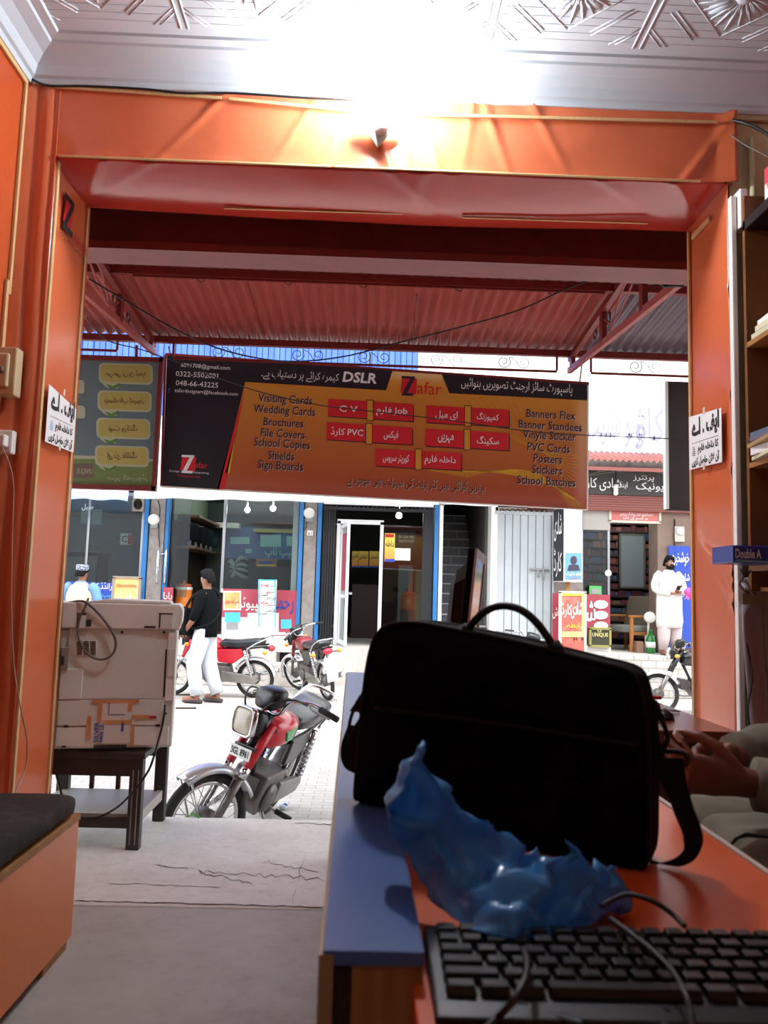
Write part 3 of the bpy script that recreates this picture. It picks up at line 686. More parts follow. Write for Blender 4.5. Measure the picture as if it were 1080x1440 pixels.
# upper floors
m = MB(); m.box(-22, 22, FY, FY+.3, 2.95, 11, wplaster); struct(m, 'wall_upper_floor')
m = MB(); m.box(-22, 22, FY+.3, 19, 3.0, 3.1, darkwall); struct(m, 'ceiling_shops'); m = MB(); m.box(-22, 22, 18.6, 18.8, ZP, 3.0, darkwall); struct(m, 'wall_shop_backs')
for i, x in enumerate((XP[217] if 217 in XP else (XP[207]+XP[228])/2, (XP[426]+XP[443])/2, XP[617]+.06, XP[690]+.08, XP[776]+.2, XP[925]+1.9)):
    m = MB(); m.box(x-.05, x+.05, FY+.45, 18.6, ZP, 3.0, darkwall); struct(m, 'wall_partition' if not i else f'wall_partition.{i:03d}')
# light blue ribbed cladding and windows on the upper floor
m = MB(); cb = mat('light_blue_ribbed_cladding', '#2f58c0', .4, noise=(1.5, '#5a80d4', .6), stretch=(5, 5, .2))
a, b = fx(20, 500), fx(588, 500); n = 70
for k in range(n): x = a+(b-a)*k/n; m.box(x, x+(b-a)/n*.86, FY-.10-.02*(k % 2), FY-.05, 4.2, 9, cb)
m.box(a, b, FY-.06, FY, 4.2, 9, cb); tag(struct(m, 'wall_cladding'))
for k, (x0, y0, x1, y1) in enumerate(((848, 500, 868, 525), (876, 502, 905, 527), (655, 488, 672, 512), (702, 492, 722, 520))):
    m = MB(); fbox(m, x0, y0, x1, y1, FY-.03, .05, mat('grey_window_panel', '#b9b3b4', .4)); struct(m, f'window_{k+1}')

# white awnings over the left hand shops
def awning(x0, x1, zt, zv0, zv1, label, mt, slope=0):
    t = thing('awning', label, 'awning', ((x0+x1)/2, FY, zt))
    m = MB(); m.add([(x0, FY, zt), (x1, FY, zt+slope), (x1, 13.1, zv1+slope), (x0, 13.1, zv1)], [(0, 1, 2, 3)], mt); m.build('awning_sheet', t, solid=.006)
    m = MB(); m.grid(lambda u, v: V((x0+(x1-x0)*u, 13.1-.03*v*(1+math.sin(u*60)*.4), zv1+slope*u-(zv1-zv0)*v*(1+.05*math.sin(u*45)))), 60, 3, mt); m.build('valance', t, solid=.004)
    return t
wfab = mat('white_awning_sheet', '#f4f4f4', .6, translucent=.4)
awning(fx(189, 695, 13.1), fx(745, 715, 13.1), 3.1, fz(200, 701, 13.1), fz(200, 683, 13.1), 'long white awning over the shop fronts, glimpsed just below the orange banner', wfab, .06)
awning(-7.5, fx(186, 695, 13.3), 3.0, fz(140, 703, 13.1), fz(140, 682, 13.1), 'pale blue and white awning over the leftmost glass shop', mat('pale_blue_awning_sheet', '#cfe0f4', .6, noise=(3, '#f4f6fa', .8), translucent=.4))
m = MB(); m.ell(P(622, 708, 13.0), (.06, .06, .035), greypl, 12, 8); tag(m.build('security_camera'), 'small grey dome camera under the white awning edge', 'camera')

lampdefs = []
# ---- leftmost glass shop
t = thing('shop_window', 'large glass front of the leftmost shop, blue posts, cream awning above', 'window', (fx(120, 800), FY, ZP))
m = MB(); m.box(-6.2, XP[197], FY+.05, FY+.06, .95, 2.75, shopglass); m.build('pane', t)
m = MB(); 
for x in (fx(118, 800), fx(197, 800)-.03): m.box(x, x+.04, FY+.03, FY+.08, .9, 2.75, steel)
m.box(-6.2, XP[197], FY+.03, FY+.08, 2.72, 2.78, steel); m.build('mullion', t)
m = MB(); m.box(-6.2, XP[197], FY, FY+.1, ZP, .95, bluepost); m.build('sill_panel', t)
def signbox(name, label, cat, x0, y0, x1, y1, Y, dep, mt, texts=(), extra=None, z0=None, legs=0, fr=None):
    t = thing(name, label, cat, (fx((x0+x1)/2, y1, Y), Y, z0 if z0 is not None else fz((x0+x1)/2, y1, Y)))
    m = MB(); fbox(m, x0, y0, x1, y1, Y, dep, mt, z0); m.build('panel', t)
    if extra: m = MB(); extra(m); m.build('print', t)
    for (s, x, y, w, h, mt2, u) in texts: m = MB(); m.text(s, P(x, y, Y-.009), FXA, FZA, mt2, w=w, h=h, ur=u, bold=.01); m.build('lettering', t)
    if fr:
        m = MB(); X0, X1, Z0, Z1 = fx(x0, (y0+y1)/2, Y), fx(x1, (y0+y1)/2, Y), fz((x0+x1)/2, y1, Y) if z0 is None else z0, fz((x0+x1)/2, y0, Y)
        for q in ((X0-.02, X1+.02, Z1-.02, Z1+.02), (X0-.02, X1+.02, Z0-.02, Z0+.02), (X0-.02, X0+.02, Z0, Z1), (X1-.02, X1+.02, Z0, Z1)): m.box(q[0], q[1], Y-.015, Y+dep+.01, q[2], q[3], fr)
        m.build('frame', t)
    return t
blue_sign = mat('blue_sign_print', '#2746a8', .5); maroon_sign = mat('maroon_sign_print', '#a33a4a', .5, noise=(2, '#c25a6a', .5)); ypr = mat('yellow_print', '#eec33a', .5); orpr = mat('orange_print', '#f0a050', .5, noise=(3, '#f6d2a8', .6))
def fq(m, x0, y0, x1, y1, Y, mt): m.poly([P(x0, y0, Y), P(x1, y0, Y), P(x1, y1, Y), P(x0, y1, Y)], mt)
signbox('sign_board', 'blue counter sign with white lettering below the leftmost shop window', 'sign', 80, 819, 197, 850, FY-.06, .05, blue_sign, [('اور برانڈڈ کمپیوٹر', 142, 825, .75, .16, white, True), ('لیپ ٹاپ', 143, 837, .35, .11, mat('cyan_print', '#4fb8e8', .5), True)])
t = signbox('poster_stand', 'orange and cream poster standee leaning in front of the blue counter sign', 'standee', 159, 812, 196, 852, 13.6, .05, orpr, [('DESIGN AND PRINTING', 178, 824, .33, .05, redink, False), ('ہر قسم', 180, 842, .3, .13, white, True)], fr=mat('grey_rim', '#8a7d72', .6), z0=ZP)
# interior of the left shop
t = thing('desk', 'dark office desk seen through the leftmost shop window', 'desk', (fx(118, 800, 15.6), 15.6, ZP))
m = MB(); fbox(m, 60, 776, 140, 780, 15.6, .7, blackmatte); m.build('top', t)
for x in (64, 136):
    m = MB(); fbox(m, x, 780, x+3, 800, 15.6, .6, blackmatte, z0=ZP); m.build('leg', t)
m = MB(); fbox(m, 114, 716, 143, 737, 14.5, .02, mat('frosted_notice', '#9fb0b4', .5)); tag(m.build('notice'), 'pale rectangular notice stuck on the leftmost shop window', 'notice')
m = MB(); fbox(m, 169, 750, 186, 766, 15.0, .01, whitepl); m.text('C', P(175, 758, 14.99), FXA, FZA, ink, h=.12); fbox(m, 180, 751, 186, 765, 14.99, .005, redink); tag(m.build('notice'), 'small white and red sticker on glass in the leftmost shop', 'notice')
m = MB(); m.text('سیل', P(123, 713, 14.18), FXA, FZA, white, w=.2, h=.12, ur=True); tag(m.build('window_lettering'), 'white lettering at the top of the leftmost shop window', 'lettering')
m = MB(); fbox(m, 60, 728, 195, 850, 17.2, .05, mat('grey_partition', '#7d848c', .6), z0=ZP); struct(m, 'wall_inner_left')
m = MB(); m.tube([P(120+2.2*k, 762+6*math.sin(k*.15), 15.3) for k in range(34)], .008, steel, 5); tag(m.build('rail'), 'thin steel rail behind the leftmost shop window', 'rail')
t = thing('fan_cover', 'square extractor fan grille above the leftmost blue post', 'fan', tuple(P(193, 718, FY)))
m = MB(); fbox(m, 186, 699, 202, 719, FY-.08, .08, mat('aged_cream_plastic', '#8d8272', .6)); m.build('housing', t)
m = MB()
for k in range(1, 5): m.tube([P(194+1.4*k*math.cos(q), 709+1.7*k*math.sin(q), FY-.085) for q in [i*PI/8 for i in range(16)]], .008, blackmatte, 5, closed=True)
m.build('grille', t)
def meter(x, y, r, label):
    t = thing('electric_meter', label, 'meter', tuple(P(x, y, FY-.02)))
    m = MB(); m.lathe([(r*.8, 0), (r, .03), (r, .06), (r*.7, .10), (r*.3, .11)], whitepl, P(x, y, FY), (0, -1, 0), 18); m.build('dial', t)
    m = MB(); c = P(x, y+8, FY-.02); m.cbox(c, (r*1.3, .06, r*.9), greypl); m.build('terminal_box', t)
meter(217, 731, .10, 'round grey electric meter on the pillar left of the computer shop'); meter(435, 722, .10, 'round grey electric meter on the pillar right of the computer shop')
m = MB(); fbox(m, 432, 746, 440, 753, FY-.03, .03, whitepl); m.text('61', P(436, 750, FY-.032), FXA, FZA, ink, h=.06); tag(m.build('number_plate'), 'small white number plate on the pillar right of the computer shop', 'plate')
def wires_on(x, y0, y1, k, label):
    m = MB(); rw = random.Random(k)
    m.tube(smooth_path([P(x+rw.uniform(-2, 2), y0+(y1-y0)*i/7, FY-.02) for i in range(8)], 4), .008, cablem, 5); tag(m.build('wire'), label, 'wire')
wires_on(223.5, 704, 770, 1, 'loose black wire down the left pillar below the round meter'); wires_on(430, 712, 745, 2, 'short dark wire below the meter on the right hand pillar'); wires_on(210, 690, 750, 5, 'tangled black wire beside the extractor fan grille')

# ---- computer shop
XA, XB = XP[236], XP[417]
m = MB(); m.box(XA-.05, XA, FY+.45, 17.6, ZP, 2.35, brownwall); m.box(XA-.05, XA, FY+.45, 17.6, 2.35, 3.0, greenwall); m.box(XA, XB, 17.5, 17.6, ZP, 3.0, mat('dark_green_grey_wall', '#4d5a56', .7)); struct(m, 'wall_computer_shop')
t = thing('long_shelf', 'long shelf of monitors inside the computer shop', 'shelf', (XA+.2, 15.9, 1.8))
m = MB(); m.box(XA, XA+.36, 14.7, 17.4, 1.84, 1.88, mat('brown_shelf_board', '#6b4a34', .5)); m.build('shelf_board', t)
m = MB(); m.box(XA, XA+.40, 14.7, 17.4, 2.42, 2.46, mat('brown_shelf_board')); m.build('shelf_board', t)
proto = None
for k in range(5):
    y = 14.95+.5*k
    t = thing('computer_monitor', ['nearest', 'second', 'third', 'fourth', 'farthest'][k]+' black monitor on the long shelf inside the computer shop', 'monitor', (XA+.19, y, 1.885), (0, 0, -.5), 'monitors on the computer shop shelf')
    if proto is None:
        proto = t; t.location = (0, 0, 0); t.rotation_euler = (0, 0, 0)
        MB().box(-.02, .02, -.22, .22, .1, .44, black).build('screen_housing', t, bevel=.008); MB().box(.021, .024, -.205, .205, .12, .42, mat('dark_screen', '#1a2026', .15)).build('screen', t)
        m = MB(); m.box(-.02, .02, -.03, .03, 0, .12, greypl); m.box(-.1, .1, -.1, .1, 0, .015, greypl); m.build('stand', t)
        t.location = (XA+.19, y, 1.885); t.rotation_euler = (0, 0, -.5)
    else:
        for ch in proto.children: copy_tree(ch, t)
# glass front and counter
t = thing('shop_window', 'glass front of the computer shop above the maroon counter panel', 'window', (fx(364, 800), FY, 1.1))
m = MB(); m.box(XP[312], XB, FY+.1, FY+.11, 1.12, 2.8, shopglass); m.build('pane', t)
m = MB(); m.box(XP[312], XB, FY+.05, FY+.16, 1.05, 1.12, white); m.box(XP[312]-.03, XP[312]+.02, FY+.07, FY+.14, 1.05, 2.8, steel); m.box(XB-.1, XB, FY+.07, FY+.14, 1.12, 2.8, mat('grey_green_frame', '#6f7c78', .4)); m.build('window_frame', t)
def ex(m):
    kk = [0]
    def rrx(x0, y0, x1, y1, mt): kk[0] += 1; fq(m, x0, y0, x1, y1, FY-.002-.0005*kk[0], mt)
    rrx(314, 831, 339, 858, white); rrx(316, 833, 337, 856, orpr); rrx(312, 868, 350, 891, white); rrx(316, 861, 338, 875, mat('cyan_print')); rrx(318, 875, 335, 886, greypl); rrx(348, 862, 392, 892, white); rrx(395, 871, 410, 884, mat('cyan_print')); rrx(312, 889, 415, 893, white)
signbox('counter_sign', 'maroon counter panel of the computer shop with large lettering and computer pictures', 'sign', 312, 829, 416, 894, FY, .04, maroon_sign, [('رحمن', 396, 852, .42, .30, mat('navy_print', '#27408f', .5), True), ('کمپیوٹرز', 354, 850, .62, .26, white, True), ('سیل اینڈ سروس', 326, 845, .24, .14, redink, True)], ex, z0=ZP+.02)
m = MB(); m.box(XP[312]-.1, XB+.1, 13.95, FY, ZP, .32, white); struct(m, 'trim_step', bevel=.02)
# white standee in front of it
t = signbox('banner_stand', 'tall white and cyan lettered standee in front of the computer shop counter', 'standee', 363, 815, 388, 882, 13.95, .03, white, [(w_, 375.5+dx, y, .16, .09, redink if i % 2 else ink, True) for i, (w_, y, dx) in enumerate((('لیپ ٹاپ', 823, 4), ('کمپیوٹر', 832, 4), ('پرنٹر', 841, 5), ('سکینر', 850, 5), ('مرمت', 859, 5), ('ونڈوز', 822, -5), ('انسٹال', 836, -5), ('سروس', 848, -5), ('دستیاب', 862, -5)))], lambda m: (fq(m, 363, 815, 388, 817, 13.945, mat('cyan_print')), fq(m, 363, 815, 365, 882, 13.945, mat('cyan_print')), fq(m, 386, 815, 388, 882, 13.945, mat('cyan_print'))), z0=.33)
# posters, hanging goods, lights inside
bp_ = mat('blue_poster', '#6a8ccc', .5, noise=(2, '#3c4f86', .6))
signbox('wall_poster', 'wide blue poster strip with cyan pictures on the computer shop back wall', 'poster', 318, 742, 418, 786, 17.3, .02, bp_, [('لیپ ٹاپ', 392, 777, .6, .25, mat('pale_cyan', '#b4f0f4', .5), True)], lambda m: [fq(m, *q, 17.29, mat('pale_cyan')) for q in ((324, 755, 351, 765), (366, 752, 395, 769), (403, 754, 413, 768), (345, 772, 354, 778))])
signbox('wall_poster', 'small brown landscape picture above the white standee in the computer shop', 'poster', 360, 786, 389, 797, 15.2, .02, mat('warm_poster', '#b07858', .5), (), lambda m: (fq(m, 364, 789, 384, 793, 15.19, blue_sign), fq(m, 361, 794, 388, 796, 15.19, ypr)))
signbox('wall_poster', 'pale yellow paper strip high on the computer shop back wall', 'poster', 356, 744, 413, 749, 17.2, .02, mat('pale_yellow_paper', '#d9cf8f', .6))
m = MB(); 
for k in range(7): m.tube(smooth_path([P(327-.6*k, 812-4*k, 15.4-.0*k), P(337, 786+3.6*k, 15.3), P(347, 788+4*k, 15.4)], 4), .05, mat('dark_strap' if k % 2 else 'pale_strap', '#20242a' if k % 2 else '#8fa0a4', .6), 6)
tag(m.build('cable_bundle'), 'bundle of striped straps hanging behind the computer shop glass', 'cables')
def lamp(x, y, Y, r, e, label):
    t = thing('ceiling_lamp', label, 'lamp', tuple(P(x, y, Y)))
    m = MB(); m.ell(P(x, y, Y), (r, r, r), mat(f'lit_bulb_{e}', '#f2fff6', .3, emit=e), 10, 6); m.build('bulb', t)
    m = MB(); p = P(x, y, Y); m.tube([p+V((0, 0, r)), V((p.x, p.y, 3.0))], .02, whitepl, 6); m.build('holder', t)
lamp(348, 717, 16.2, .055, 110, 'left glowing bulb on the computer shop ceiling'); lamp(384, 715, 15.6, .055, 110, 'right glowing bulb on the computer shop ceiling')
m = MB(); fbox(m, 303, 735, 336, 742, 16.8, .2, whitepl); tag(m.build('wall_air_conditioner'), 'white air conditioner unit high on the computer shop wall', 'air conditioner')
t = thing('shop_door', 'open glass door of the computer shop with a steel pull handle', 'door', (fx(238, 900), FY, ZP))
m = MB(); m.box(XP[236], XP[236]+.33, FY+.1, FY+.11, .95, 2.7, shopglass); m.build('pane', t)
m = MB(); fbox(m, 229, 826, 243, 850, FY-.06, .03, maroon_sign); m.text('بابا', P(236, 839, FY-.065), FXA, FZA, white, w=.15, h=.16, ur=True); m.build('lower_panel', t)
m = MB()
for x in (222, 233): m.tube(smooth_path([P(x+1, 772, FY-.05), P(x, 790, FY-.1), P(x-1, 808, FY-.1), P(x-2, 820, FY-.05)], 4), .02, chrome, 8)
m.tube([P(222, 779, FY-.06), P(234, 779, FY-.06)], .012, chrome, 6); m.build('handle', t)
t = thing('water_cooler', 'orange water cooler with white rim and lid inside the computer shop doorway', 'cooler', (fx(258, 850, 14.6), 14.6, ZP))
c = V((fx(258, 840, 14.6), 14.6, 0)); zt = fz(258, 824, 14.6)
m = MB(); m.lathe([(.135, zt-.42), (.145, zt-.40), (.15, zt-.06)], mat('orange_plastic', '#e87a22', .4), c); m.build('body', t)
m = MB(); m.lathe([(.152, zt-.07), (.155, zt-.03), (.15, zt-.02)], white, c); m.build('rim', t)
m = MB(); m.lathe([(.14, zt-.02), (.13, zt+.03), (.03, zt+.05), (.02, zt+.11)], mat('dark_orange_plastic', '#c4542a', .4), c); m.build('lid', t)
m = MB(); m.box(c.x-.16, c.x+.16, 14.45, 14.75, ZP, zt-.42, brownwall); m.build('stand', t)

# ---- middle shop with a white aluminium door
def gate_leaf(x0, x1, label):
    t = thing('folding_gate', label, 'gate', ((x0+x1)/2, FY+.05, ZP)); n = 5
    dk = mat('dark_gate_steel', '#26262a', .5, .3)
    for k in range(n):
        x = x0+(x1-x0)*(k+.5)/n; m = MB(); m.box(x-.018, x+.018, FY+.02, FY+.07, ZP, 2.65, dk); m.build('gate_bar', t)
    m = MB()
    for k in range(n-1):
        a = x0+(x1-x0)*(k+.5)/n; b = x0+(x1-x0)*(k+1.5)/n
        for z in (.7, 1.25, 1.8): m.bar((a, FY+.045, z), (b, FY+.045, z+.14), .012, .02, dk); m.bar((b, FY+.05, z), (a, FY+.05, z+.14), .012, .02, dk)
    m.build('scissor_lattice', t); m = MB(); m.box(x0, x1, FY+.09, FY+.1, ZP, 2.65, blackmatte); m.build('gate_backing', t)
gate_leaf(XP[452], XP[470], 'folded dark steel gate left of the white door frame'); gate_leaf(XP[595]-.02, XP[608], 'folded dark steel gate right of the white framed glass shop')
alu = mat('white_aluminium', '#e9e9ea', .35)
t = thing('door_frame', 'white aluminium door frame and glazed side panel of the middle shop', 'door frame', (fx(507, 900), FY, ZP))
zt = fz(507, 737); zg = ZP
x0, x1, xg = fx(477, 800), XP[538], XP[595]
for a, b in ((fx(472, 800), x0), (x1-.06, x1)): MB().box(a, b, FY+.02, FY+.09, zg, zt+.05, alu).build('jamb', t)
MB().box(x0-.06, x1, FY+.02, FY+.09, zt, zt+.08, alu).build('head', t)
m = MB(); m.box(XP[452], XP[608], FY+.0, FY+.06, zt+.24, zt+.30, mat('dark_gate_steel')); m.box(XP[452], XP[608], FY, FY+.06, 2.68, 2.74, alu)
for k in range(26): x = XP[452]+(XP[608]-XP[452])*k/25; m.box(x-.01, x+.01, FY+.02, FY+.04, zt+.3, 2.7, mat('dark_gate_steel'))
struct(m, 'trim_transom')
MB().box(x1, xg, FY+.05, FY+.06, ZP, zt, shopglass).build('pane', t)
MB().box(XP[470], x0-.06, FY+.05, FY+.06, ZP, zt, shopglass).build('pane', t)
t = thing('glazed_door', 'white aluminium door standing open at the middle shop', 'door', (x0, FY, ZP))
d0 = V((x0+.03, FY+.02, 0)); d1 = V((fx(489, 800, 13.55), 13.55, 0)); 
def dpt(s, z): return d0+(d1-d0)*s+V((0, 0, z))
for s in (0.03, .97): m = MB(); m.bar(dpt(s, ZP+.02), dpt(s, zt-.04), .05, .05, alu, (1, 0, 0)); m.build('stile', t)
for z in (ZP+.06, 1.05, zt-.06): m = MB(); m.bar(dpt(.03, z), dpt(.97, z), .05, .06, alu); m.build('rail', t)
m = MB(); m.add([dpt(.05, ZP+.1), dpt(.95, ZP+.1), dpt(.95, zt-.1), dpt(.05, zt-.1)], [(0, 1, 2, 3)], shopglass); m.build('pane', t, solid=.006)
m = MB(); m.add([dpt(.2, 1.15)+V((-.01, 0, 0)), dpt(.8, 1.15)+V((-.01, 0, 0)), dpt(.8, zt-.2)+V((-.01, 0, 0)), dpt(.2, zt-.2)+V((-.01, 0, 0))], [(0, 1, 2, 3)], maroon_sign); m.build('door_poster', t, solid=.004)
m = MB(); m.bar(dpt(.9, 1.1)+V((-.06, 0, 0)), dpt(.9, 1.1)+V((.10, 0, 0)), .05, .04, greypl); m.build('handle', t)
postr = gradmat('poster_yellow_orange', '#e88a3a', '#f0d45a', 0, .35, .6, 0)
def posters(x0, y0, x1, y1, Y, label, txt, hd):
    signbox('wall_poster', label, 'poster', x0, y0, x1, y1, Y, .015, postr, [(txt, (x0+x1)/2, y0+(y1-y0)*.35, (x1-x0)/1120*Y*.8, .12, ink, True)], lambda m: (fq(m, x0, y1-(y1-y0)*.1, x1, y1, Y-.006, blue_sign), fq(m, x0+1, y0+1, x1-1, y0+(y1-y0)*.14, Y-.006, redink) if hd else None))
posters(541, 750, 555, 790, FY+.03, 'tall yellow and orange poster on the glass right of the white door', 'داخلہ', 1)
posters(495, 775, 504, 798, 16.6, 'leftmost of three yellow posters hung inside the dark doorway', 'فارم', 0)
posters(504.5, 775, 518, 798, 16.6, 'middle of three yellow posters hung inside the dark doorway', 'شناختی', 0)
posters(519.5, 775, 533, 798, 16.6, 'rightmost of three yellow posters hung inside the dark doorway', 'لائسنس', 0)
m = MB(); fbox(m, 555, 771, 577, 788, FY+.03, .012, paper); tag(m.build('paper_notice'), 'plain white paper taped on the glass right of the yellow poster', 'notice')
signbox('wall_poster', 'dark blue board with white lines behind the glass right of the white door', 'poster', 555, 748, 584, 770, 14.7, .01, mat('dark_blue_board', '#242a3e', .5), [('FAX  SCAN  PRINT', 572, 755, .3, .05, white, False), ('PHOTO COPY', 572, 761, .28, .05, white, False)])
m = MB(); fbox(m, 494, 822, 535, 905, 16.4, .6, mat('dark_red_wood', '#3a1a14', .5), z0=ZP); tag(m.build('shop_counter'), 'dark red wooden counter inside the middle shop doorway', 'counter')
lamp(561, 725, 15.2, .06, 80, 'bright bulb hanging near the ceiling of the middle shop')
t = thing('water_cooler', 'brownish orange cooler behind the glass right of the white door', 'cooler', (fx(575, 850, 15), 15, ZP))
c = V((fx(575, 845, 15.0), 15.0, 0)); zt2 = fz(575, 836, 15.0)
MB().lathe([(.13, zt2-.3), (.15, zt2-.28), (.15, zt2)], mat('dull_orange_plastic', '#a8552c', .4), c).build('body', t); MB().lathe([(.14, zt2), (.12, zt2+.04), (.02, zt2+.05), (.015, zt2+.2)], mat('dark_orange_plastic'), c).build('lid', t); MB().box(c.x-.15, c.x+.15, 14.85, 15.15, ZP, zt2-.3, darkwall).build('stand', t)
m = MB(); fbox(m, 560, 795, 580, 850, 15.6, .06, mat('grey_partition'), z0=ZP); struct(m, 'wall_inner_middle')

# ---- stairs between the shops
tile_m = mat('dark_grey_stair_tile', '#44464e', .35, noise=(5, '#5c5e66', .5)); lt = mat('pale_stair_nosing', '#a9a7a4', .5)
m = MB(); nst = 14; rs = .192
for k in range(nst):
    y = FY+.05+.25*k; m.box(XP[622]+.02, XP[690]-.02, y, y+.27, ZP, ZP+rs*(k+1)-.02, tile_m); m.box(XP[622]+.02, XP[690]-.02, y-.015, y+.27, ZP+rs*(k+1)-.022, ZP+rs*(k+1), lt)
    jx = XP[622]+.02+(.35+.2*(k % 2)); m.box(jx-.004, jx+.004, y-.002, y+.01, ZP+rs*k, ZP+rs*(k+1)-.02, lt)
struct(m, 'stairs')
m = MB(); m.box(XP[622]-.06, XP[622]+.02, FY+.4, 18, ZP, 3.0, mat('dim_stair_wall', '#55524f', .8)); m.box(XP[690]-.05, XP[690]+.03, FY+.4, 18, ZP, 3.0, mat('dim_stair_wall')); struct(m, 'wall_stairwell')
# ---- white metal gate
t = thing('metal_gate', 'white ribbed metal gate with a bolt between the stairs and the sign box', 'gate', ((XP[695]+XP[776])/2, FY, ZP))
m = MB(); gz0, gz1 = ZP+.06, fz(735, 724); gm = mat('white_gate_paint', '#b4babd', .45, noise=(2, '#9ea5a8', .6)); n = 7; gw = (XP[776]-XP[695]-.06)
for k in range(n):
    a = XP[695]+.05+gw*k/n
    m.box(a, a+gw/n-.015, FY-.01, FY+.02, gz0, gz1, gm)
m.box(XP[695]+.05, XP[776], FY+.02, FY+.04, gz0, gz1, gm); m.build('ribbed_panel', t, bevel=.006)
m = MB(); m.box(XP[695], XP[776]+.03, FY-.02, FY+.05, gz1, gz1+.06, gm); m.box(XP[776], XP[776]+.04, FY-.02, FY+.05, ZP, gz1, gm); m.build('gate_frame', t)
m = MB(); m.tube([P(745, 800, FY-.05), P(772, 802, FY-.05)], .02, greypl, 8)
for x in (757, 764): m.tube([P(x, 801, FY-.06), P(x, 812+(x > 760)*4, FY-.06)], .018, greypl, 6)
m.build('bolt', t)
m = MB(); fbox(m, 697, 714, 776, 723, FY-.0, .1, plaster)
for k in range(9): m.tube([P(706+7.5*k+3*math.cos(q), 719+3*math.sin(q), FY-.01) for q in [i*PI/5 for i in range(10)]], .012, mat('dark_scroll_iron'), 5, closed=True)
struct(m, 'trim_gate_head')
# ---- black and white projecting sign box
t = thing('sign_box', 'projecting sign box, black side lettered in white, white side with a blue portrait', 'sign', tuple(P(800, 818, 13.7)))
a = P(779, 770, 13.9); b = P(793, 770, 13.5); c = P(819, 770, 13.7); zt, zb = fz(798, 714, 13.6), fz(798, 818, 13.6)
d = a+c-b
m = MB(); m.add([(p.x, p.y, z) for z in (zb, zt) for p in (a, b, c, d)], [(3, 2, 1, 0), (4, 5, 6, 7), (0, 1, 5, 4), (1, 2, 6, 5), (2, 3, 7, 6), (3, 0, 4, 7)], white); m.build('box', t)
m = MB(); na = V(((b-a).y, -(b-a).x, 0)).normalized(); e = na*.01 if na.y < 0 else -na*.01
m.add([a+e+V((0, 0, zb-a.z+.01)), b+e+V((0, 0, zb-b.z+.01)), b+e+V((0, 0, zt-b.z-.01)), a+e+V((0, 0, zt-a.z-.01))], [(0, 1, 2, 3)], bk)
mid = (a+b)/2
for i, tx in enumerate(('شادی', 'کارڈ')): m.text(tx, V((mid.x, mid.y, zt-.33-.62*i))+e*2, (0, 0, 1) if 0 else V((b-a).normalized()), FZA, white, w=.32, h=.5, ur=True)
m.build('black_face', t)
m = MB(); nb = V(((c-b).y, -(c-b).x, 0)).normalized(); e = nb*.01 if nb.y < 0 else -nb*.01; ub = (c-b).normalized(); wb = (c-b).length
def w_(u, z, k=1): return V((b.x, b.y, 0))+ub*(wb*u)+e*k+V((0, 0, zb+(zt-zb)*z))
m.add([w_(.05, .02), w_(.95, .02), w_(.95, .38), w_(.05, .38)], [(0, 1, 2, 3)], mat('portrait_blue', '#5b8fc8', .5))
m.add([w_(.5+.18*math.cos(q), .28+.06*math.sin(q), 1.5) for q in [i*PI/6 for i in range(12)]], [tuple(range(12))], bdk); m.add([w_(.15, .14, 1.5), w_(.85, .14, 1.5), w_(.75, .22, 1.5), w_(.25, .22, 1.5)], [(0, 1, 2, 3)], bdk)
m.text('فوٹو سٹیٹ', w_(.5, .10, 2), ub, FZA, white, w=wb*.8, h=.08, ur=True); m.text('پرنٹ', w_(.5, .04, 2), ub, FZA, redink, w=wb*.5, h=.06, ur=True); m.build('portrait_face', t)
m = MB(); mc = (a+c)/2; m.tube([V((mc.x, mc.y, ZP)), V((mc.x, mc.y, zb))], .04, palewood, 8); m.build('post', t)

# ---- card and book shop on the right
RX0, RX1 = XP[820], XP[925]
shelf_cols = ['#6b2f3a', '#3c4f7a', '#8a4038', '#4a3c52', '#7a5a48', '#34506a', '#9a5a50', '#5c2c3c']
m = MB(); rb = random.Random(5)
for i in range(15):
    z = ZP+.15+.17*i
    x = RX0-.1
    while x < RX1+1.35:
        wd = rb.uniform(.05, .22); m.box(x, x+wd-.01, 16.6, 16.9, z, min(2.98, z+rb.uniform(.08, .14)), mat('book_'+str(k_ := rb.randrange(8)), shelf_cols[k_], .6)); x += wd
    m.box(RX0-.15, RX1+1.55, 16.55, 16.9, z-.03, z-.005, mat('dark_shelf', '#33241e', .6))
o = m.build('stationery_stock'); tag(o, 'dense rows of red and blue stationery filling the card shop back shelves', 'stationery', kind='stuff')
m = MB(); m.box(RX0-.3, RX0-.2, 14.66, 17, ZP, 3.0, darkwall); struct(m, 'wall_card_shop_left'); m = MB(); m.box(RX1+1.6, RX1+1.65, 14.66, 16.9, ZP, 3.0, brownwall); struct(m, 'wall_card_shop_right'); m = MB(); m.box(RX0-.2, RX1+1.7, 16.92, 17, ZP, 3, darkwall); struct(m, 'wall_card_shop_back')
t = thing('shop_window', 'glass front of the card shop left of its open doorway', 'window', (fx(838, 890), FY, ZP))
MB().box(RX0, XP[858], FY+.1, FY+.11, 1.1, 2.65, shopglass).build('pane', t); m = MB(); m.box(XP[858]-.02, XP[858]+.02, FY+.08, FY+.13, ZP, 2.7, steel); m.box(RX0, XP[858], FY+.08, FY+.13, 2.62, 2.68, steel); m.build('window_frame', t)
m = MB(); m.lathe([(.06, 0), (.06, .02)], white, P(855, 806, FY+.06), (0, -1, 0), 16); m.build('sticker', t)
m = MB(); fbox(m, 818, 716, 858, 745, FY, .1, mat('pale_beam', '#a9a39c', .7)); struct(m, 'trim_shop_head')
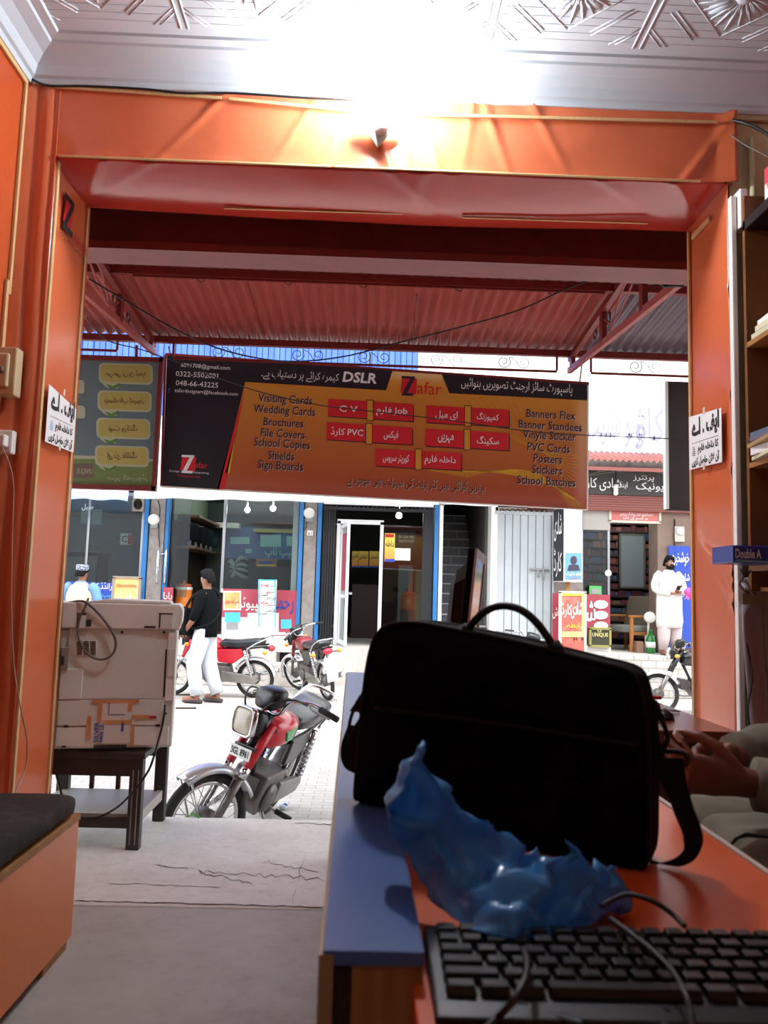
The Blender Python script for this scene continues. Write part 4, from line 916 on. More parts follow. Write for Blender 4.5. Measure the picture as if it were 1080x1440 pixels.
signbox('sign_board', 'narrow red header sign with small lettering over the card shop doorway', 'sign', 858, 718, 928, 734, FY-.02, .06, mat('red_header', '#c06a62', .5), [('سٹیشنری اینڈ پرنٹنگ پریس', 895, 723, .6, .09, white, True), ('ہر قسم کے کارڈ', 893, 729, .45, .07, white, True)], fr=mat('pale_trim', '#cfc4b4', .6))
signbox('whiteboard', 'plain grey board standing inside the card shop doorway', 'board', 872, 752, 906, 826, 16.5, .04, mat('grey_board', '#8c929c', .6), fr=mat('dull_frame', '#6a6660', .5))
# armchair
ac = thing('armchair', 'pale wooden armchair with grey cushions in the card shop doorway', 'armchair', (0, 0, 0))
cw = mat('honey_wood', '#b8793f', .45); cu = mat('grey_green_upholstery', '#8c8d86', .8, noise=(6, '#767770', .5)); cu2 = mat('dark_striped_back', '#5a4a3c', .8, wave=(9, '#77705f', .8, 'X', .5))
for sx in (-.33, .33):
    for y in (-.3, .3): MB().box(sx-.025, sx+.025, y-.025, y+.025, 0, .58, cw).build('leg', ac, bevel=.006)
    MB().box(sx-.035, sx+.035, -.34, .34, .58, .62, cw).build('armrest', ac, bevel=.01); MB().box(sx-.02, sx+.02, -.3, .3, .28, .33, cw).build('side_rail', ac)
MB().box(-.3, .3, -.3, .3, .32, .44, cu).build('seat_cushion', ac, bevel=.03)
m = MB(); m.cbox((0, .33, .68), (.62, .1, .55), cu2, (-.2, 0, 0)); m.build('backrest', ac, bevel=.03)
ac.location = (fx(884, 890, 14.85), 14.85, ZP); ac.rotation_euler = (0, 0, math.radians(-60)); ac.scale = (1.05, 1.05, 1.05)
# counter signs
def ex2(m):
    for cy in (850, 865, 880): m.poly([P(845+10*math.cos(q), cy+6*math.sin(q), FY-.065) for q in [i*PI/10 for i in range(20)]], white)
signbox('counter_sign', 'maroon counter sign with three white ovals in the card shop', 'sign', 816, 836, 858, 881, FY-.05, .1, mat('maroon_sign2', '#9c3a48', .5), [('شا', 828, 858, .25, .4, white, True)]+[(s_, 845, y, .16, .06, redink, True) for s_, y in (('بہترین', 850), ('مثالی', 865), ('کارڈ', 880))], ex2, z0=.52)
signbox('sign_board', 'small dark green plate with pale gold lettering under the maroon counter sign', 'sign', 830, 884, 858, 897, FY-.12, .05, mat('olive_black_sign', '#343420', .5), [('UNIQUE', 844, 893, .28, .08, mat('pale_gold_print', '#d8cf8a', .5), False), ('O', 843, 887, .07, .05, mat('pale_gold_print'), False)], z0=.3, fr=mat('olive_gold', '#8f8a4a', .5))
MB().box(fx(812, 890), XP[858], FY-.04, FY+.06, ZP, .3, white).build('base_panel', None)['kind'] = 'structure'
signbox('banner_stand', 'red and yellow wedding card standee on the pavement before the card shop', 'standee', 788, 833, 823, 908, 13.6, .05, mat('red_standee', '#b85a4e', .5, noise=(2.5, '#e8c0a8', .7, .5, .8)), [('شادی', 811, 858, .2, .3, white, True), ('کارڈ', 797, 858, .18, .26, white, True), ('رابطہ', 808, 880, .25, .12, ypr, True), ('H  N', 815, 899, .2, .06, ink, False)], lambda m: (fq(m, 788, 833, 823, 838, 13.59, ypr), fq(m, 818, 838, 823, 890, 13.59, orpr), fq(m, 790, 888, 822, 896, 13.59, orpr)), z0=ZP, fr=mat('pale_trim'))
signbox('banner_stand', 'narrow maroon lettered panel half hidden behind the wedding card standee', 'standee', 777, 834, 790, 890, 13.95, .03, maroon_sign, [('ش', 781, 862, .1, .2, white, True)], z0=ZP)
m = MB(); fbox(m, 829, 824, 846, 836.5, FY-.03, .03, mat('green_frame', '#4fae5a', .5)); fbox(m, 832, 828, 843, 835, FY-.04, .01, greypl); tag(m.build('picture_frame'), 'small bright green frame on the card shop counter', 'frame')
t = thing('plastic_bottle', 'green bottle standing by the card shop doorway', 'bottle', (fx(915, 905, 14.1), 14.1, ZP))
c = V((fx(915, 890, 14.1), 14.1, 0)); MB().lathe([(.07, ZP), (.08, ZP+.02), (.08, ZP+.25), (.03, ZP+.36)], mat('green_bottle', '#3f9a4e', .15, trans=.5), c).build('body', t); MB().lathe([(.03, ZP+.36), (.03, ZP+.42)], mat('bottle_cap', '#2a6a34', .4), c).build('cap', t); MB().lathe([(.082, ZP+.1), (.082, ZP+.2)], white, c).build('paper_label', t)
for k, (x, dx, hh, lb) in enumerate(((899, .12, .2, 'small brown carton on the card shop floor, left of the bottle'), (905, .08, .14, 'low brown carton beside the green bottle'))):
    m = MB(); xx_ = fx(x, 900, 14.15); m.box(xx_-dx/2, xx_+dx/2, 14.1+.15*k, 14.25+.15*k, ZP, ZP+hh, mat('brown_carton', '#8a6a55', .8)); tag(m.build('carton', bevel=.005), lb, 'box')
t = thing('pedestal_fan', 'white table fan on a carton behind the standing man in white', 'fan', (fx(911, 870, 14.5), 14.5, ZP))
MB().box(fx(913, 870, 14.3)-.05, fx(913, 870, 14.3)+.08, 14.25, 14.4, ZP, .5, whitepl).build('base', t); p = P(912, 868, 14.25); m = MB(); m.lathe([(.09, 0), (.10, .04), (.10, .08), (.07, .1)], whitepl, p, (0, -1, 0)); m.build('fan_head', t); m = MB(); m.tube([p, V((p.x, p.y+.03, .5))], .02, whitepl, 6); m.build('neck', t)
# blue vertical banner on the right pillar
t = signbox('wall_banner', 'tall blue banner with white lettering on the right hand pillar', 'banner', 941, 768, 985, 905, FY-.05, .02, blue_sign, [('خوشخبری', 956, 786, .34, .26, white, True), ('شادی کارڈ', 956, 812, .36, .2, white, True), ('پرنٹنگ', 957, 836, .3, .2, mat('pink_print', '#d88ab8', .5), True)], z0=ZP+.1)
t = thing('electric_meter', 'grey electric meter box on the right hand pillar above the blue banner', 'meter', tuple(P(955, 762, FY)))
m = MB(); fbox(m, 949, 740, 963, 762, FY-.06, .06, mat('grey_meter', '#b9b2a8', .5)); m.build('case', t, bevel=.01); m = MB(); m.lathe([(.07, 0), (.07, .04), (.04, .06)], whitepl, P(956, 747, FY-.06), (0, -1, 0)); m.build('dial', t)
m = MB(); m.tube([P(948.5, 730, FY-.04), P(949, 850, FY-.04)], .012, cablem, 6); tag(m.build('conduit'), 'thin black conduit down the right hand pillar', 'conduit')
# black fascia sign, maroon shutter box, awning and big white sign
signbox('fascia_sign', 'long dark fascia sign with white lettering above the card shop', 'sign', 744, 661, 1000, 696, FY-.2, .15, mat('charcoal_sign', '#3c3634', .5), [('شادی کارڈ', 846, 680, .7, .26, white, True), ('اینڈ', 877, 682, .14, .14, white, True), ('پرنٹرز', 905, 673, .38, .12, white, True), ('یونیک', 914, 685, .5, .17, white, True)])
m = MB(); fbox(m, 744, 696, 1000, 718, FY-.15, .15, mat('maroon_shutter', '#8a4a40', .5))
for k in range(6): fbox(m, 744, 697+3.4*k, 1000, 699+3.4*k, FY-.165, .02, mat('maroon_shutter'))
struct(m, 'trim_shutter_box')
t = thing('roof_awning', 'corrugated maroon awning strip below the big white sign', 'awning', tuple(P(880, 655, 13.2)))
m = MB(); ya, yb = 13.2, FY; za, zb2 = fz(870, 648, 13.2), fz(870, 642, 13.2)+.28; xa_, xb_ = fx(744, 645, 13.2), 9.0
m.grid(lambda u, v: V((xa_+(xb_-xa_)*u, ya+(yb-ya)*v, za+(zb2-za)*v+.02*math.sin(u*2*PI*60))), 480, 2, mat('maroon_awning', '#7d4038', .5)); m.build('corrugated_sheet', t, solid=.003)
m = MB(); m.box(xa_, xb_, 13.25, 13.3, za-.16, za-.1, mat('maroon_awning')); m.build('rail', t)
m = MB()
for k in range(24):
    x = xa_+.15+k*.26; spiral((x, 13.27, za-.05), .05, 1 if k % 2 else -1, -1, mat('dark_scroll_iron'), m)
m.build('scroll_ornament', t)
m = MB()
for k, (y0_, y1_, s_) in enumerate(((664, 668, 6), (660, 672, 9), (672, 664, 5))): m.tube(smooth_path([P(744, y0_, FY-.23), P(800, (y0_+y1_)/2+s_, FY-.24), P(870, (y0_+y1_)/2-s_, FY-.24), P(960, y1_, FY-.23)], 6), .01, mat('grey_wire', '#6a645e', .5), 5)
tag(m.build('wires'), 'tangle of wires crossing in front of the dark fascia sign', 'wires', kind='stuff')
t = thing('pendant_bulb', 'white bulb cluster hanging from the dark fascia sign', 'lamp', tuple(P(866, 697, FY-.25)))
for k, y in enumerate((684, 688.5, 693.5)): MB().ell(P(866, y, FY-.25), .045, white, 10, 6).build('bulb', t)
MB().tube([P(866, 662, FY-.25), P(866, 693, FY-.25)], .008, cablem, 5).build('cord', t)
signbox('wall_sign', 'big white sign with faint grey raised lettering above the card shop', 'sign', 826, 528, 1010, 642, FY-.1, .08, mat('white_sign_face', '#f3f3f5', .5), [('فوٹو سٹیٹ', 867, 597, 1.1, .85, mat('pale_grey_letter', '#8a879f', .5), True), ('اکاؤ', 917, 603, .6, .8, mat('pale_grey_letter'), True)])

lamp(893, 716, 15.2, .13, 75, 'added bulb hidden above the card shop doorway, brightening the interior')  # added lamp, hidden behind the header, lifts the dark card shop interior
# ================================================================== motorcycles
rubber = mat('black_rubber', '#1b1a1a', .8, noise=(12, '#3a3532', .4)); alloy = mat('dull_alloy', '#9a9692', .4, .8, noise=(8, '#6f6a66', .5)); grime = mat('engine_alloy', '#7d7874', .5, .7, noise=(10, '#4f4a46', .6))
lensm = mat('headlight_lens', '#cfc6b4', .15, noise=(6, '#8a7a62', .5)); blackp = mat('black_moulding', '#141416', .35); seatm = mat('black_vinyl_seat', '#1c1e22', .32); taillens = mat('red_tail_lens', '#c0283a', .2); amber = mat('amber_lens', '#e8902a', .25)
platew = mat('white_number_plate', '#e6e6e2', .5)
def ring_arc(mb, c, R, w, th, a0, a1, mt, n=14):
    """curved mudguard strip about the wheel axis y"""
    prof = [(-w, -.02), (-w*.9, .006), (-w*.4, .016), (0, .018), (w*.4, .016), (w*.9, .006), (w, -.02)]
    rings = []
    for i in range(n+1):
        a = a0+(a1-a0)*i/n; rings.append([V((c[0]+(R+q)*math.cos(a), c[1]+y, c[2]+(R+q)*math.sin(a))) for y, q in prof])
    mb.loft(rings, mt, True, False, False)
def motorcycle(label, loc, heading, steer, lean, tankc, sidec, fender, seatlen=.62, rack=False, plate=None, rearplate=False, box_lamp=True, group='motorcycles parked in the street', tank_accent=None, spk=14, front_ind=True, fend=-12):
    t = thing('motorcycle', label, 'motorcycle', (0, 0, 0), (0, 0, 0), group)
    R = .272; wb = .60
    ax0 = V((.30, 0, .86)); axd = V((-.24, 0, .52)).normalized()
    SM = Matrix.Translation(ax0) @ Matrix.Rotation(math.radians(steer), 4, axd) @ Matrix.Translation(-ax0)
    def wheel(nm, cx, M=None, drum=.075):
        m = MB(); m.M = M; n = 40
        m.tube([(cx+R*math.cos(2*PI*i/n)*.905, 0, R+R*math.sin(2*PI*i/n)*.905) for i in range(n)], .030, rubber, 10, True, flat=1.0)
        wh = m.build(nm, t)
        m = MB(); m.M = M; m.tube([(cx+(R-.058)*math.cos(2*PI*i/n), 0, R+(R-.058)*math.sin(2*PI*i/n)) for i in range(n)], .014, chrome, 8, True); m.build('rim', wh)
        m = MB(); m.M = M; m.lathe([(.03, -.06), (drum, -.045), (drum, .03), (.035, .05), (.02, .075)], grime, (cx, 0, R), (0, 1, 0), 20); m.build('hub', wh)
        m = MB(); m.M = M
        for k in range(spk):
            a = 2*PI*k/spk; b = a+(.5 if k % 2 else -.5); y = .03 if k % 4 < 2 else -.03
            m.tube([(cx+drum*.9*math.cos(b), y, R+drum*.9*math.sin(b)), (cx+(R-.06)*math.cos(a), 0, R+(R-.06)*math.sin(a))], .0025, steel, 4)
        m.build('spokes', wh); return wh
    wheel('front_wheel', wb, SM); wheel('rear_wheel', -wb)
    for s in (-1, 1):
        m = MB(); m.M = SM; m.tube([(wb, s*.085, R), (.46, s*.085, .56)], .021, grime, 10); m.tube([(.46, s*.085, .56), (.325, s*.085, .83)], .026, mat(tankc[0]+'_fork_cover', tankc[1], .35), 10); m.tube([(.475, s*.085, .53), (.45, s*.085, .585)], .028, chrome, 10); m.build('fork_leg', t)
    m = MB(); m.M = SM; m.bar((.33, -.1, .80), (.33, .1, .80), .06, .03, blackp); m.bar((.40, -.1, .68), (.40, .1, .68), .06, .035, blackp); m.tube([(.29, 0, .88), (.40, 0, .66)], .03, blackp, 10); m.build('steering_yoke', t)
    m = MB(); m.M = SM; ring_arc(m, (wb, 0, R), R+.025, .06, .01, math.radians(fend), math.radians(150), fender, 18); fd = m.build('front_mudguard', t, solid=.004)
    m = MB(); m.M = SM
    for s in (-1, 1): m.tube([(wb+.06, s*.062, R), (wb+.17, s*.06, R+.22)], .006, chrome, 6); m.tube([(wb-.0, s*.065, R+.02), (wb-.10, s*.06, R+.26)], .006, chrome, 6)
    m.build('mudguard_stay', t)
    # headlight: rounded square shell with a chrome rim
    m = MB(); m.M = SM
    def sq(x, a, b): return [V((x, a*math.copysign(abs(math.cos(q))**.45, math.cos(q)), .83+b*math.copysign(abs(math.sin(q))**.45, math.sin(q)))) for q in [2*PI*i/24 for i in range(24)]]
    m.loft([sq(.34, .05, .04), sq(.37, .085, .07), sq(.46, .095, .082)], blackp); hl = m.build('headlight', t)
    m = MB(); m.M = SM; m.loft([sq(.455, .1, .087), sq(.485, .1, .087), sq(.488, .088, .075), sq(.47, .088, .075)], chrome, caps=False); m.build('rim', hl)
    m = MB(); m.M = SM; m.loft([sq(.474, .09, .077), sq(.486, .075, .062), sq(.492, .04, .03)], lensm); m.build('lens', hl)
    # instrument pod, handlebar, grips, levers
    m = MB(); m.M = SM
    m.loft([[V((x, a*math.copysign(abs(math.cos(q))**.5, math.cos(q)), z+b*math.copysign(abs(math.sin(q))**.5, math.sin(q)))) for q in [2*PI*i/20 for i in range(20)]] for x, z, a, b in ((.37, .955, .07, .04), (.35, .965, .1, .062), (.28, .985, .105, .06), (.26, .99, .09, .045))], blackp); m.build('instrument_pod', t)
    hb = MB(); hb.M = SM
    hb.tube(smooth_path([(.14, -.37, .95), (.17, -.22, .985), (.25, -.12, .97), (.27, -.05, .89), (.27, .05, .89), (.25, .12, .97), (.17, .22, .985), (.14, .37, .95)], 5), .0115, chrome, 8); hb.tube([(.235, -.15, .985), (.235, .15, .985)], .008, chrome, 6); hbo = hb.build('handlebar', t)
    for s in (-1, 1):
        m = MB(); m.M = SM; m.tube([(.157, s*.27, .972), (.13, s*.40, .942)], .018, rubber, 10); m.build('grip', hbo)
        m = MB(); m.M = SM; m.tube(smooth_path([(.19, s*.22, .975), (.22, s*.27, .965), (.20, s*.36, .945), (.19, s*.4, .94)], 4), .006, alloy, 6); m.build('lever', hbo)
    m = MB(); m.M = SM
    for s in (-1, 1): m.tube(smooth_path([(.2, s*.2, .975), (.32, s*.2, 1.0), (.42, s*.1, .93), (.38, s*.05, .8)], 5), .006, cablem, 6)
    m.build('control_cables', t)
    for s in (-1, 1) if front_ind else ():
        m = MB(); m.M = SM; m.tube([(.37, s*.1, .80), (.37, s*.18, .80)], .008, blackp, 6); m.ell((.38, s*.2, .80), (.035, .035, .028), amber, 10, 6); m.build('indicator', t)
    if plate:
        m = MB(); m.M = SM; c = V((.455, 0, .655)); n = V((.95, 0, .1)).normalized(); u = V((0, 1, 0)); w2 = n.cross(u)
        m.add([c+u*a+w2*b for a, b in ((-.1, -.032), (.1, -.032), (.1, .032), (-.1, .032))], [(0, 1, 2, 3)], platew); pl = m.build('number_plate', t, solid=.003)
        m = MB(); m.M = SM; m.text(plate, c+n*.004, u, V((0, 0, 1)), ink, w=.17, h=.042, bold=.02); m.build('plate_lettering', pl)
    # tank
    tk = mat(tankc[0], tankc[1], .25, coat=.5)
    def tr(x, z, a, b): return [V((x, a*math.copysign(abs(math.cos(q))**.7, math.cos(q)), z+b*math.copysign(abs(math.sin(q))**.7, math.sin(q)))) for q in [2*PI*i/20 for i in range(20)]]
    m = MB(); m.loft([tr(.30, .76, .05, .06), tr(.26, .765, .10, .09), tr(.12, .775, .125, .105), tr(-.04, .765, .11, .095), tr(-.12, .75, .08, .06), tr(-.14, .745, .05, .03)], tk); tko = m.build('fuel_tank', t)
    if tank_accent:
        for s in (-1, 1):
            m = MB(); pts = [(.16, .74), (.20, .80), (.06, .82), (.04, .73)]
            m.add([V((x, s*(.127 if abs(x-.12) < .07 else .122), z)) for x, z in pts]+[V((x, s*.10, z)) for x, z in pts], [(0, 1, 2, 3), (0, 1, 5, 4), (1, 2, 6, 5), (2, 3, 7, 6), (3, 0, 4, 7)], tank_accent); m.build('tank_panel', tko)
    m = MB(); m.lathe([(.03, 0), (.03, .015), (.02, .02)], chrome, (.12, 0, .88)); m.build('fuel_cap', tko)
    # seat
    def sr(x, z, a, b): return [V((x, a*math.copysign(abs(math.cos(q))**.4, math.cos(q)), z+b*math.copysign(abs(math.sin(q))**.6, math.sin(q)))) for q in [2*PI*i/20 for i in range(20)]]
    m = MB(); m.loft([sr(-.09, .77, .08, .03), sr(-.14, .785, .11, .045), sr(-.35, .775, .125, .05), sr(-.58, .80, .125, .052), sr(-.70, .82, .115, .045), sr(-.74, .82, .09, .03)], seatm); m.build('seat', t)
    # frame, side panels, engine
    m = MB()
    for s in (-1, 1): m.tube(smooth_path([(.28, s*.02, .80), (.1, s*.06, .68), (-.25, s*.09, .68), (-.55, s*.1, .73), (-.78, s*.09, .76)], 4), .014, blackp, 8); m.tube([(-.25, s*.09, .68), (-.2, s*.08, .32)], .014, blackp, 8)
    m.tube([(.30, 0, .74), (.16, 0, .50), (.12, 0, .36)], .02, blackp, 8)
    m.tube([(-.2, .08, .34), (-.6, .08, R)], .016, alloy, 8); m.tube([(-.2, -.08, .34), (-.6, -.08, R)], .016, alloy, 8); m.build('frame', t)
    for s in (-1, 1):
        m = MB(); m.loft([[V((x, s*y, z)) for x, z in ((-.05, .70), (-.42, .72), (-.46, .62), (-.30, .50), (-.08, .52))] for y in (.085, .115)], mat(sidec[0], sidec[1], .3), smooth=False); m.build('side_panel', t, bevel=.015)
        m = MB(); m.tube([(-.46, s*.125, .70), (-.58, s*.115, R+.02)], .022, chrome, 8)
        for k in range(9): m.tube([(-.475-.010*k, s*.124, .66-.035*k), (-.479-.010*k, s*.124, .645-.035*k)], .028, steel, 10)
        m.build('rear_shock', t)
    m = MB(); m.loft([[V((x, y, z)) for x, z in ((.13, .48), (-.24, .46), (-.27, .34), (-.2, .24), (.08, .22), (.16, .30))] for y in (-.11, .11)], grime, smooth=False); m.lathe([(.09, 0), (.085, .03), (.05, .04)], grime, (.0, .11, .33), (0, 1, 0), 16); m.lathe([(.09, 0), (.085, .03), (.05, .04)], grime, (.0, -.11, .33), (0, -1, 0), 16); en = m.build('engine', t, bevel=.012)
    m = MB()
    for k in range(6): m.cbox((.19+.022*k, 0, .40+.004*k), (.008, .15, .14), grime)
    m.tube([(.13, 0, .40), (.33, 0, .42)], .045, grime, 10); m.build('cylinder_fins', en)
    m = MB(); m.tube(smooth_path([(.30, -.05, .38), (.33, -.1, .28), (.2, -.13, .22), (-.1, -.14, .22), (-.3, -.15, .26)], 5), .016, chrome, 8); m.tube([(-.28, -.15, .255), (-.4, -.155, .28), (-.85, -.16, .36), (-.92, -.16, .37)], [.02, .038, .042, .025], chrome, 12); m.build('exhaust', t)
    m = MB(); m.loft([[V((x, y, z)) for x, z in ((-.14, .40), (-.62, .34), (-.68, .28), (-.62, .22), (-.14, .25))] for y in (.10, .135)], alloy, smooth=False); m.build('chain_case', t, bevel=.01)
    m = MB(); ring_arc(m, (-wb, 0, R), R+.03, .065, .01, math.radians(28), math.radians(172), fender, 18); m.build('rear_mudguard', t, solid=.004)
    m = MB(); m.ell((-.83, 0, .72), (.05, .075, .045), taillens, 12, 8); m.build('tail_light', t)
    m = MB(); m.bar((-.78, -.06, .73), (-.78, .06, .73), .12, .02, blackp); m.build('tail_bracket', t)
    for s in (-1, 1) if front_ind else ():
        m = MB(); m.tube([(-.74, s*.08, .69), (-.76, s*.18, .69)], .008, blackp, 6); m.ell((-.77, s*.2, .69), (.035, .035, .028), amber, 10, 6); m.build('indicator', t)
    m = MB(); m.tube(smooth_path([(-.5, .13, .72), (-.62, .14, .80), (-.8, .12, .88), (-.86, 0, .89), (-.8, -.12, .88), (-.62, -.14, .80), (-.5, -.13, .72)], 5), .011, chrome, 8); m.build('grab_rail', t)
    if rearplate:
        m = MB(); m.cbox((-.88, 0, .56), (.012, .2, .16), platew, (0, -.25, 0)); m.build('number_plate', t)
        m = MB(); m.cbox((-.90, 0, .40), (.012, .16, .2), white, (0, -.1, 0)); m.build('mud_flap', t)
    for s in (-1, 1):
        m = MB(); m.tube([(-.05, s*.1, .27), (-.05, s*.2, .26)], .009, alloy, 6); m.tube([(-.05, s*.19, .26), (-.05, s*.30, .26)], .018, rubber, 8); m.build('foot_peg', t)
    m = MB(); m.tube([(-.0, .1, .26), (-.08, .24, .045)], .011, alloy, 8); m.tube([(-.08, .24, .045), (-.11, .27, .04)], .013, alloy, 8); m.build('side_stand', t)
    m = MB(); m.tube([(-.12, -.12, .36), (-.2, -.2, .44), (-.2, -.28, .45)], .009, chrome, 6); m.build('kick_starter', t)
    # stand on the ground at loc = point under the rear/front middle
    t.location = loc; t.rotation_euler = (math.radians(-lean), 0, math.atan2(heading[1], heading[0]))
    return t, SM
redt = ('glossy_red_paint', '#c81f2f'); silv = mat('silver_mudguard', '#d0cfd0', .3, .55, noise=(9, '#9aa0b0', .6, .45, .6))
mA, SMa = motorcycle('red motorcycle with a green tank panel parked nose-in at the shop step', (-.79, 5.17, ZS), (-.24, -.97), -36, 23, redt, ('black_side_panel', '#161618'), silv, plate='SGL 8961', tank_accent=mat('green_tank_panel', '#1f9a4a', .3), spk=28, front_ind=False, fend=48)
mB_, _ = motorcycle('red motorcycle with long black seat parked side-on behind the walking man', (fx(297, 985, 11.6), 11.75, ZS), (-1, .06), 12, 7, redt, ('red_side_panel', '#c02030'), mat('white_chrome', '#d9d9da', .25, .6))
mC_, _ = motorcycle('motorcycle seen from behind with red tail light by the pavement drain', (-.72, 12.2, ZS), (-.42, .90), 22, 10, ('dark_tank_red', '#7d1f24'), ('black_side_panel', '#161618'), mat('white_chrome'), rearplate=True)
mD_, _ = motorcycle('black motorcycle with red side panel half hidden by the right door jamb', (4.70, 11.2, ZS), (-1, -.12), -22, 7, ('black_tank', '#191b20'), ('red_side_panel', '#c02030'), silv)
mE_, _ = motorcycle('motorcycle glimpsed through the arch of the bag handle before the white gate', (2.45, 12.0, ZS), (-.35, -.93), 20, 8, ('dark_tank_red', '#7d1f24'), ('black_side_panel', '#161618'), mat('white_chrome'))

# ================================================================== people
skinm = mat('brown_skin', '#8f5f48', .55, noise=(14, '#7d4f3a', .4)); hairm = mat('black_hair', '#0a080a', .75, spec=.15, noise=(60, '#181317', .5), bump=(120, .5, .004))
def skin_mesh(name, verts, edges, radii, mt, parent, sub=2, post=None, root=0):
    me = bpy.data.meshes.new(name); me.from_pydata([V(v) for v in verts], edges, [])
    o = bpy.data.objects.new(name, me); COL.objects.link(o)
    md = o.modifiers.new('k', 'SKIN'); md.use_smooth_shade = True; md.branch_smoothing = .4
    if not me.skin_vertices: me.skin_vertices.new()
    for i, r in enumerate(radii):
        me.skin_vertices[0].data[i].radius = r if isinstance(r, (tuple, list)) else (r, r)
        me.skin_vertices[0].data[i].use_root = (i == root)
    sd = o.modifiers.new('u', 'SUBSURF'); sd.levels = sub; sd.render_levels = sub
    dg = bpy.context.evaluated_depsgraph_get(); dg.update()
    me2 = bpy.data.meshes.new_from_object(o.evaluated_get(dg)); me2.name = name
    bpy.data.objects.remove(o)
    me2.materials.clear(); me2.materials.append(mt)
    for p in me2.polygons: p.use_smooth = True; p.material_index = 0
    if post:
        for v in me2.vertices: v.co = post(v.co.copy())
    o2 = bpy.data.objects.new(name, me2); COL.objects.link(o2); o2.parent = parent; return o2
def hand_graph(Vt, E, Rd, wrist_i, wp, dirn, palm_n, curl=.5, s=1.0, thumb=1, fr=.0088, L=(.062, .072, .067, .052)):
    """palm and five unequal bent fingers growing from the wrist vertex"""
    d = V(dirn).normalized(); n = V(palm_n).normalized(); side = d.cross(n).normalized(); n = side.cross(d).normalized()
    def addv(p, r, par): Vt.append(V(p)); Rd.append(r); E.append((par, len(Vt)-1)); return len(Vt)-1
    wp = V(wp); pm = addv(wp+d*.045*s, (.030*s, .017*s), wrist_i)
    for k in range(4):
        off = side*((k-1.5)*.0215*s)
        kn = addv(wp+d*(.092-.006*abs(k-1.2))*s+off, fr*1.12*s, pm)
        a = curl*.7; p = V(Vt[kn]); cur = kn
        for j in range(3):
            dd = d*math.cos(a)+n*math.sin(a); p = p+dd*L[k]*s*(.46, .31, .23)[j]; cur = addv(p, fr*(.98, .9, .78)[j]*s, cur); a += curl*1.0
    th = addv(wp+d*.03*s+side*(-.030*thumb*s)+n*.008*s, .0125*s, pm)
    p = V(Vt[th]); dd = (d*.75-side*.6*thumb+n*.35).normalized(); t2 = addv(p+dd*.036*s, .0105*s, th)
    dd = (d*.95-side*.15*thumb+n*(.3+.5*curl)).normalized(); addv(V(Vt[t2])+dd*.030*s, .0088*s, t2)
